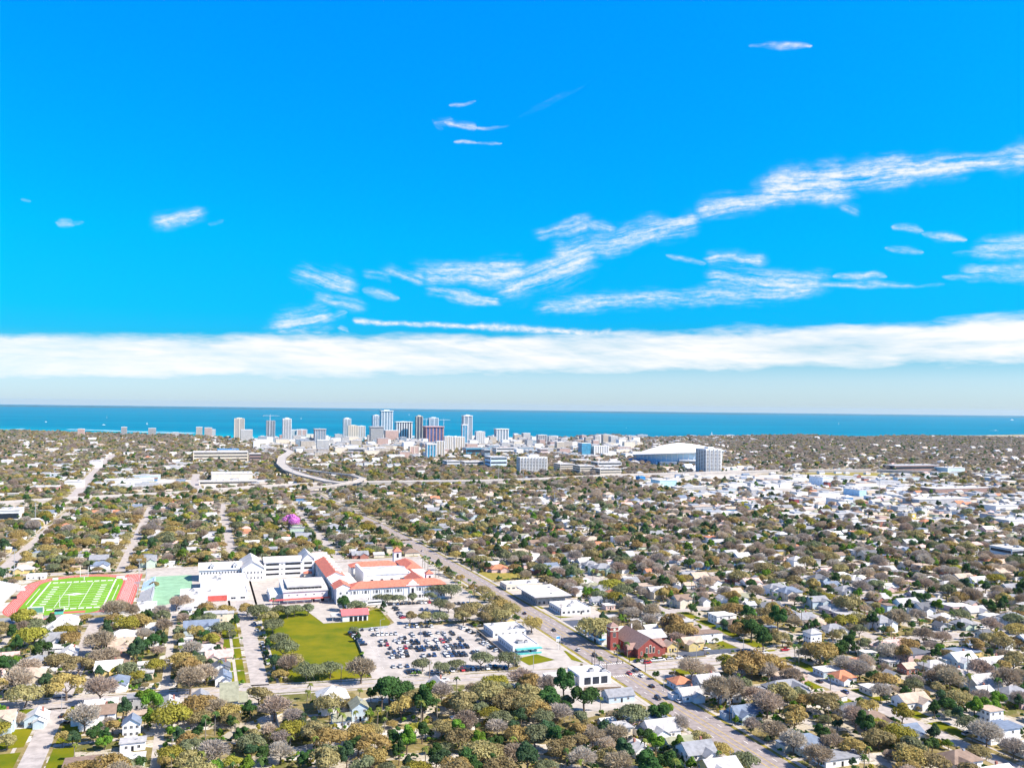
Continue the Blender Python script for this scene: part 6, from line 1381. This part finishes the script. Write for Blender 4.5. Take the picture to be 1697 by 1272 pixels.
def ordinal(n):
    if n <= 19: return ORD[n - 1]
    if n < 100: return TENS[n // 10] + 'ieth' if n % 10 == 0 else TENS[n // 10] + 'y-' + ORD[n % 10 - 1]
    return 'hundred-and-' + ordinal(n - 100) if n > 100 else 'hundredth'
zx = lambda X, Y: PU(560 + X / 5.657, 1000 + Y / 5.657)
LOTROWS = [((650, 222), (965, 218), 'far-edge row'), ((225, 250), (360, 248), 'short row by the field corner'), ((330, 298), (540, 288), 'row beside the field'), ((690, 288), (1060, 272), 'second far row'), ((360, 360), (535, 350), 'row nearest the field gate'), ((570, 368), (645, 366), 'lone middle pair row'), ((690, 358), (1140, 332), 'long upper middle row'), ((400, 434), (492, 424), 'short left middle row'), ((580, 424), (685, 416), 'middle cluster row'), ((740, 420), (1190, 390), 'long middle row'),
           ((460, 512), (650, 492), 'left lower row'), ((800, 496), (905, 490), 'lower pair row'), ((1000, 470), (1310, 462), 'right lower row'), ((520, 596), (650, 592), 'lowest left row'), ((680, 582), (840, 560), 'row by the small lot tree'), ((660, 650), (750, 644), 'row by the street entrance'), ((400, 395), (520, 388), 'extra row behind the gate row'), ((470, 470), (640, 455), 'row above the left lower row'), ((590, 330), (660, 326), 'short pair by the middle aisle'), ((880, 645), (1400, 612), 'tree-shaded street row')]
bay = MB()
for (p0, p1, nm) in LOTROWS:
    a, b = zx(*p0), zx(*p1); L = math.hypot(b[0] - a[0], b[1] - a[1]); n = max(2, int(L / 2.75)); q = 0; long_ = 'long' in nm or 'second' in nm or 'cluster' in nm or 'right lower' in nm
    for k in range(-1, n + 3):
        t = (k - .5) / n; c_ = (a[0] + (b[0] - a[0]) * t, a[1] + (b[1] - a[1]) * t); bay.ribbon([tuple(W(c_[0], c_[1] + q_))[:2] for q_ in (-2.6 - (5.4 if long_ else 0), 2.6)], .13, PAINT, .085)
    for k in range(n + 1):
        if drr.random() < (.16 if not long_ else .12): continue
        t = k / n; q += 1; colr = drr.choices(list(CARC), [22, 17, 27, 16, 8, 5, 3])[0]; kd = drr.choice(('sedan', 'suv', 'sedan', 'suv', 'pickup'))
        car(a[0] + (b[0] - a[0]) * t, a[1] + (b[1] - a[1]) * t, R(90) * drr.choice((1, -1)) + drr.uniform(-.05, .05), .07, colr, kd, f'{colr} {kd if kd != "sedan" else "saloon"}, {ordinal(q)} from the field end, {nm}', False, 'parked_car', 'cars in the school car park')
        if long_ and drr.random() < .75:
            car(a[0] + (b[0] - a[0]) * t, a[1] + (b[1] - a[1]) * t - 5.4, R(90) * drr.choice((1, -1)), .07, colr, None, f'{colr} car, {ordinal(q)} from the field end, before the {nm}', False, 'parked_car', 'cars in the school car park')
setting(bay.build('bay_markings'))
def car_line(p0, p1, step, ang, nm, z=.07, fill=.85, grp='cars in the school car park'):
    a, b = p0, p1; L = math.hypot(b[0] - a[0], b[1] - a[1]); n = max(1, int(L / step)); q = 0
    for k in range(n + 1):
        if drr.random() > fill: continue
        q += 1; colr = drr.choices(list(CARC), [22, 17, 27, 16, 8, 5, 3])[0]; t = k / n
        car(a[0] + (b[0] - a[0]) * t, a[1] + (b[1] - a[1]) * t, ang + drr.uniform(-.04, .04), z, colr, None, f'{colr} car, {ordinal(q)} in the {nm}', False, 'parked_car', grp)
car_line(zx(125, 272), zx(250, 400), 2.9, 0, 'slanting line along the field fence'); car_line(zx(1160, 228), zx(1320, 300), 2.9, R(25), 'upper slanting line by the store fence'); car_line(zx(1320, 345), zx(1490, 445), 2.9, R(25), 'lower slanting line by the store fence')
car_line(zx(1420, 590), zx(1570, 610), 2.9, R(90), 'row under the corner tree')
car_line(PU(632, 1003), PU(724, 998), 2.8, R(90), 'row facing the school front', .08, .9, 'cars in front of the school'); car_line(PU(690, 1011), PU(716, 1010), 2.9, R(90), 'short row in the staff lot', .08, .8, 'cars in front of the school'); car_line(PU(655, 1008), PU(668, 1024), 2.9, R(20), 'line under the small oaks', .08, .8, 'cars in front of the school'); car_line(PU(738, 1002), PU(790, 1000), 2.9, R(90), 'row by the big oak', .08, .85, 'cars in front of the school'); car_line(PU(746, 1010), PU(770, 1008), 2.9, R(90), 'second row by the big oak', .08, .8, 'cars in front of the school')
car_line(PU(432, 1058), PU(444, 1100), 6.0, R(90), 'line along the tree-lined lane', .06, .8, 'cars along the tree-lined lane'); car_line(PU(418, 1026), PU(430, 1052), 6.2, R(90), 'upper line along the tree-lined lane', .06, .6, 'cars along the tree-lined lane')
AVC = [(869, 1017, 'black', 'sedan', 90, 'black saloon alone on the avenue above the golden oak'), (918, 1045, 'black', 'sedan', -90, 'black saloon on the avenue beside the dark car park'), (958, 1078, 'silver', 'sedan', 90, 'silver saloon on the avenue beside the corner forecourt'), (986, 1087, 'black', 'suv', -90, 'black box truck waiting at the crosswalk by the church'), (933, 1115, 'dark grey', 'sedan', 0, 'dark saloon on the cross street behind the white garage shop'), (966, 1110, 'black', 'sedan', 180, 'long black saloon entering the crossing'), (1043, 1117, 'red', 'sedan', -90, 'dark red saloon just past the crossing on the avenue'), (1053, 1112, 'dark grey', 'suv', 90, 'dark suv beside the dark red saloon at the crossing'), (1063, 1121, 'white', 'sedan', -90, 'white saloon behind the dark red one on the avenue'), (1080, 1138, 'black', 'sedan', 90, 'black saloon midway down the avenue from the crossing'), (1090, 1158, 'black', 'suv', -90, 'black suv low on the avenue near the green round tree'), (1124, 1163, 'white', 'sedan', 90, 'white saloon low on the avenue beside the blue shadows'),
       (712, 925, 'black', 'sedan', 90, 'black saloon on the avenue beside the three palms'), (684, 918, 'dark grey', 'suv', -90, 'dark suv on the avenue behind the school'), (668, 905, 'black', 'sedan', 90, 'black saloon farthest along the avenue'), (744, 951, 'black', 'sedan', -90, 'black saloon on the avenue past the single palms'), (700, 913, 'white', 'sedan', 90, 'white saloon on the avenue above the three palms'), (760, 958, 'silver', 'suv', 90, 'silver suv on the avenue by the pair of palms'),
       (1056, 1096, 'blue', 'sedan', 0, 'blue saloon first of the row at the church kerb'), (1066, 1096, 'silver', 'sedan', 0, 'silver saloon second at the church kerb'), (1073, 1099, 'red', 'suv', 0, 'bright red suv at the church kerb'), (1084, 1095, 'white', 'sedan', 0, 'white saloon next to the red suv at the church kerb'), (1096, 1094, 'white', 'suv', 0, 'white suv in the middle of the church kerb row'), (1110, 1092, 'silver', 'sedan', 0, 'silver saloon below the church front corner'), (1126, 1091, 'white', 'sedan', 0, 'white saloon on the lot past the church'), (1138, 1089, 'black', 'sedan', 0, 'black saloon last of the church row'), (1171, 1077, 'white', 'suv', 0, 'white van in front of the yellow cottage'),
       (1267, 1082, 'white', 'sedan', 0, 'white saloon on the cross street under the big dark tree'), (1301, 1078, 'red', 'pickup', 0, 'dark red pickup on the cross street'), (1332, 1117, 'dark grey', 'sedan', 90, 'dark saloon on the side street under tree shade'), (1358, 1130, 'black', 'sedan', 90, 'black saloon midway on the side street'), (1400, 1148, 'blue', 'suv', 90, 'dark blue suv on the side street by the bare tree'), (1386, 1150, 'dark grey', 'sedan', 90, 'dark saloon beside the side-street palm'),
       (103, 1187, 'black', 'sedan', 90, 'black saloon on the leafy street by the lamp'), (124, 1196, 'white', 'sedan', -90, 'white saloon at the bottom of the leafy street'), (150, 1101, 'white', 'sedan', 90, 'white saloon in deep shade on the leafy street'), (436, 1010, 'black', 'suv', 0, 'black van on the drive beside the gymnasium lawn'), (737, 1128, 'white', 'suv', 0, 'white van in the yard below the cross street'), (1055, 1192, 'black', 'sedan', 20, 'black saloon on the pale lot at the avenue bottom'), (1079, 1193, 'dark grey', 'sedan', 0, 'dark saloon beside the pale lot at the avenue bottom')]
for x, y, c_, k_, a_, l_ in AVC: car(*PU(x, y), R(a_), .16, c_, k_, l_.replace('box truck', 'suv'), True, 'moving_car' if 'avenue' in l_ else 'parked_car', 'cars on the streets')
# bus outside the school
b_ = empty('coach_bus', W(*PU(618, 1002), .08), GR + R(4)); tag(b_, 'long white and dark coach bus parked at the school front corner', 'bus')
mb = MB(); mb.box(-6, 6, -1.25, 1.25, .4, 3.3, WHITE, True); mb.box(-5.9, 5.9, -1.1, 1.1, 3.3, 3.5, GROOF); part(mb, 'body', b_)
mb = MB(); mb.box(-5.6, 5.8, -1.29, -1.24, 1.6, 2.7, GLASS, True); mb.box(6.0, 6.04, -1.1, 1.1, 1.4, 2.9, GLASS, True); part(mb, 'windows', b_)
for sx in (-3.8, 3.6):
    for sy in (-1, 1): mb = MB(); mb.tube((sx, sy * 1.2 - .12, .5), (sx, sy * 1.2 + .12, .5), .5, .5, RUBBER, 10); part(mb, 'wheel', b_)
# cars at the houses and yards
k_ = 0
for i, (u, v, r_, root) in enumerate(HOUSES):
    if i > 200 or drr.random() < .62: continue
    n_ = round(u / 94.2) * 94.2; s = 1 if u > n_ else -1; uu = n_ + s * drr.uniform(8, 13)
    if zone_clear(uu, v, 2) and road_clear(uu, v, -1.5): car(uu, v + drr.choice((-1, 1)) * r_ * .8, 0 if drr.random() < .8 else R(90), .05, None, None, None, False, 'parked_car', 'cars in the driveways', 'in a driveway')
    k_ += 1
for k in range(26):
    v = drr.uniform(-100, 1000); sgn = drr.choice((-1, 1))
# lamps, poles, signals
def pole(name, x, y, h, label, cat, kind='lamp', ang=0.0, group=None, r_=.13, u=None, v=None):
    p = W(u, v) if u is not None else G(x, y)
    e = empty(name, p, GR + ang); tag(e, label, cat, group) if label else None
    mb = MB(); mb.tube((0, 0, 0), (0, 0, h), r_ * 1.3, r_ * .8, METAL if kind != 'wood' else WOOD, 6); part(mb, 'pole', e)
    if kind == 'lamp': mb = MB(); mb.tube((0, 0, h - .2), (2.2, 0, h + .35), .07, .06, METAL, 5); part(mb, 'arm', e); mb = MB(); mb.box(1.9, 2.8, -.18, .18, h + .25, h + .45, METAL, True); part(mb, 'lamp_head', e)
    if kind == 'wood': mb = MB(); mb.box(-1.2, 1.2, -.06, .06, h - 1.1, h - .95, WOOD, True); part(mb, 'crossarm', e); mb = MB(); mb.tube((.35, 0, h - 2.6), (.35, 0, h - 1.7), .22, .22, METAL, 6); part(mb, 'transformer', e)
    if kind == 'flood': mb = MB(); [mb.box(-2 + k * .8, -1.4 + k * .8, -.3, .1, h - .3 - j * .9, h + .3 - j * .9, METAL, True) for k in range(5) for j in range(2)]; part(mb, 'floodlights', e)
    if kind == 'mast': mb = MB(); [mb.box(-1.3 + k, -.7 + k, -.3, .3, h - .2, h + .5, METAL, True) for k in range(3)]; part(mb, 'lamp_ring', e)
    return e
for x, y, h, l_ in ((23, 962, 25, 'tall floodlight pole rising behind the grandstand'), (230, 978, 24, 'tall floodlight pole at the far end of the bleachers'), (227, 1012, 20, 'tall floodlight pole at the near end of the bleachers'), (242, 962, 20, 'floodlight pole beside the green court')): pole('floodlight_pole', x, y, h, l_, 'floodlight', 'flood', 0, None, .22)
for i, (x, y, yt) in enumerate([(58, 868, 833), (213, 852, 836), (351, 800, 777), (484, 800, 770), (462, 848, 828), (577, 836, 822), (699, 838, 822), (826, 800, 775), (867, 800, 775), (919, 838, 815), (1135, 800, 776), (1457, 824, 764), (1603, 810, 795), (1023, 850, 832), (811, 840, 822)]):
    p = G(x, y); d = ray(x, yt); h = CAMH + math.hypot(p.x, p.y) * d[2] / math.hypot(d[0], d[1])
    e = pole('mast_light', x, y, h, None, '', 'mast', 0, None, .35); tag_later.append((e, 'mast light', *UV(p), 'tall steel mast light above the trees', 'mast lights of the interstate'))
for x, y, h, l_ in ((102, 1178, 8, 'curved street lamp where the leafy street meets the cross street'), (1214, 1200, 9, 'street lamp with bent arm at the avenue bottom'), (928, 1076, 9, 'sign lamp on the corner forecourt by the avenue'), (884, 1108, 9, 'lamp on the vacant lawn corner'), (1154, 1098, 9, 'lamp on the cross street past the church'), (1100, 1145, 9, 'lamp on the corner lot by the avenue'), (854, 1016, 9, 'lamp along the avenue near the golden oak'), (1232, 1080, 9, 'lamp on the cross street near the cottages')): pole('street_lamp', x, y, h, l_, 'street lamp', 'lamp', R(180))
for i, (x, y) in enumerate([(697, 1062), (790, 1060), (648, 1090), (732, 1088), (630, 1050), (806, 1086)]): e = pole('car_park_lamp', x, y, 9, None, '', 'lamp'); tag_later.append((e, 'car park lamp', *PU(x, y), 'slim lamp post in the school car park', 'lamps in the car park'))
wp = [(u, v) for u in (13.5,) for v in range(-90, 560, 52)] + [(u + 6, v) for u in (-236, 141, 235, 47) for v in range(-110, 120, 46)] + [(-150 + k * 46, 18 - k * 4.2) for k in range(4)] + [(60 + k * 45, 9) for k in range(5)]
for u, v in wp:
    if zone_clear(u, v, 0): e = pole('utility_pole', 0, 0, 10.5, None, '', 'wood', 0, None, .15, u, v); tag_later.append((e, 'utility pole', u, v, 'wooden utility pole with crossarm', 'utility poles along the streets'))
for i, (u, v, a_, l_) in enumerate([(-11.6, -9.5, R(-0), 'traffic signal mast in front of the white garage shop'), (11.6, -9.5, R(90), 'traffic signal mast on the corner by the small lawn'), (-11.6, 10, R(-90), 'traffic signal mast at the forecourt corner'), (11.6, 10, R(180), 'traffic signal mast at the church corner')]):
    e = empty('traffic_signal', W(u, v), GR + a_); tag(e, l_, 'traffic signal')
    mb = MB(); mb.tube((0, 0, 0), (0, 0, 7.2), .2, .15, SIGNAL, 6); part(mb, 'pole', e); mb = MB(); mb.tube((0, 0, 6.6), (10.5, 0, 7.0), .12, .07, SIGNAL, 5); part(mb, 'arm', e)
    for x in (6, 9.5): mb = MB(); mb.box(x - .2, x + .2, -.2, .2, 5.9, 7.1, SIGNAL, True); part(mb, 'signal_head', e)
sg = empty('shop_sign', W(*PU(925, 1076)), GR); tag(sg, 'white pole sign on the corner forecourt beside the avenue', 'sign'); mb = MB(); mb.tube((0, 0, 0), (0, 0, 6.5), .16, .14, WHITE); part(mb, 'pole', sg); mb = MB(); mb.box(-1.4, 1.4, -.2, .2, 5, 8, WHITE, True); mb.box(-1.2, 1.2, -.24, -.2, 6.6, 7.8, BLUEC, True); part(mb, 'panel', sg)
# fences
def fence(name, P, h, m, label, cat='fence'):
    mb = MB(); mb.ribbon([(*tuple(W(*p))[:2], h) for p in P], .12, m, 0, h); o = mb.build(name); tag(o, label, cat)
fence('chain_fence', [(-133, 28), (-127, 124), (-104, 127)], 1.6, METAL, 'grey wire fence between the school field and the car park'); fence('chain_fence', [(FU - 40, FV - 78), (FU + 46, FV - 76), (FU + 46, FV - 60)], 2.0, METAL, 'grey wire fence around the near curve of the track')
fence('white_wall', [(-194, -12), (-186, -20), (-186, -48)], 2.6, CREAM, 'cream garden wall beside the tall olive-roofed house', 'wall'); fence('timber_fence', [(-34, -30), (-15, -34)], 1.8, WOOD, 'brown timber fence behind the long grey-shingled house'); fence('store_fence', [(-52, 20), (-52, 100)], 1.8, WOOD, 'brown fence between the car park and the stores')
# boats on the bay
def boat(x, y, L, sail, label):
    p = G(x, y, -1); e = empty('sailboat' if sail else 'motor_boat', p, rnd.uniform(0, 3)); tag(e, label, 'boat', 'boats on the bay')
    mb = MB(); P = [(-L / 2, -L * .13), (L * .25, -L * .15), (L / 2, 0), (L * .25, L * .15), (-L / 2, L * .13)]; mb.poly(P, WHITE, 0, L * .12); part(mb, 'hull', e)
    mb = MB(); mb.box(-L * .25, L * .12, -L * .08, L * .08, L * .12, L * .26, WHITE); part(mb, 'cabin', e)
    if sail: mb = MB(); mb.tube((0, 0, L * .1), (0, 0, L * 1.4), L * .02, L * .01, WHITE, 5); part(mb, 'mast', e); mb = MB(); mb.add([(0, .05, L * .25), (-L * .5, .3, L * .28), (0, .05, L * 1.35), (0, -.05, L * .25), (-L * .5, .2, L * .28), (0, -.05, L * 1.35)], [(0, 1, 2), (5, 4, 3), (0, 3, 4, 1), (1, 4, 5, 2)], WHITE); part(mb, 'sail', e)
for x, y, L, s_, l_ in ((76, 699, 14, False, 'white motor boat far left on the open bay'), (172, 704, 16, False, 'larger white motor boat off the shore towers'), (177, 692, 15, True, 'white sailboat farther out behind the larger motor boat'), (244, 703, 11, True, 'small white sailboat off the grey shore tower'), (499, 694, 15, True, 'small sailboat out beyond the slim white tower'), (1390, 703, 16, True, 'white sailboat off the wooded point'), (1180, 720, 13, True, 'white sailboat close to the beach past the dome'), (1038, 709, 10, False, 'dark speck of a motor boat alone in mid bay'), (1650, 713, 15, False, 'white motor boat near the right shore'), (678, 688, 16, True, 'sailboat far out between the downtown towers'), (1677, 696, 60, False, 'white ferry far out on the bay')): boat(x, y, L, s_, l_)
wk = MB(); WAKE = mat('wake_foam', (.75, .82, .84), .7, .2, .01)
for P, wd in (([(112, 711), (150, 712), (200, 714), (250, 716), (320, 718)], 30), ([(200, 714), (270, 715), (330, 717)], 14), ([(0, 711), (20, 711), (40, 710)], 20), ([(1640, 713), (1655, 713.2)], 18)): wk.ribbon([tuple(G(x, y, -.8)) for x, y in P], wd, WAKE)
setting(wk.build('boat_wakes'), 'stuff')
# ------------------------------------------------------------------ labels that single out each repeat by the landmark it stands near
LMA = [(n_, *((lambda p: (p.x, p.y))(W(a_, b_)))) for n_, a_, b_ in LM]
def side_of(p, x, y):
    dx, dy = p.x - x, p.y - y; f = Vector((x, y)).normalized(); al = dx * f.x + dy * f.y; ac = dx * f.y - dy * f.x
    al *= .8
    return ('beyond' if al > 0 else 'in front of') if abs(al) > abs(ac) else ('right of' if ac > 0 else 'left of')
rows = {}
for o, noun, u, v, desc, grp in tag_later:
    p = W(u, v); n_, x, y = min(LMA, key=lambda q: (q[1] - p.x) ** 2 + (q[2] - p.y) ** 2)
    rows.setdefault((desc, n_, side_of(p, x, y)), []).append(((p.x - x) ** 2 + (p.y - y) ** 2, o, noun, grp))
for (desc, n_, sd_), L in rows.items():
    L.sort(key=lambda q: q[0])
    for i, (_, o, noun, grp) in enumerate(L):
        lab = f'{desc} {sd_} the {n_}' if len(L) == 1 else f'{desc}, {ordinal(i + 1)} {sd_} the {n_}'
        if len(lab.replace(',', ' ').split()) > 16: lab = lab.replace(' the ', ' ')
        cat = {'oak': 'oak tree', 'bare tree': 'bare tree', 'evergreen': 'evergreen tree', 'palm': 'palm tree', 'city_block': 'building', 'shed': 'warehouse'}.get(noun, noun)
        tag(o, lab, cat, grp)
        for k in ('_d', '_c'):
            if k in o: del o[k]
print('CARS', NCAR, 'dups', sum(1 for v in USED.values() if v > 1))

far.build('distant_houses')['kind'] = 'stuff'
# ------------------------------------------------------------------ air
hz = bpy.data.materials.new('air'); hz.use_nodes = True; t = NT(hz.node_tree)
pv = t.n('VolumePrincipled', i_Color=(.62, .82, 1, 1), i_Density=HAZE); pv.inputs['Anisotropy'].default_value = 0.2
t.n('OutputMaterial', i_Volume=pv.outputs[0])
mb = MB(); mb.box(-42000, 42000, -3000, 31000, -3, 175, hz, True); setting(mb.build('haze'), 'stuff')
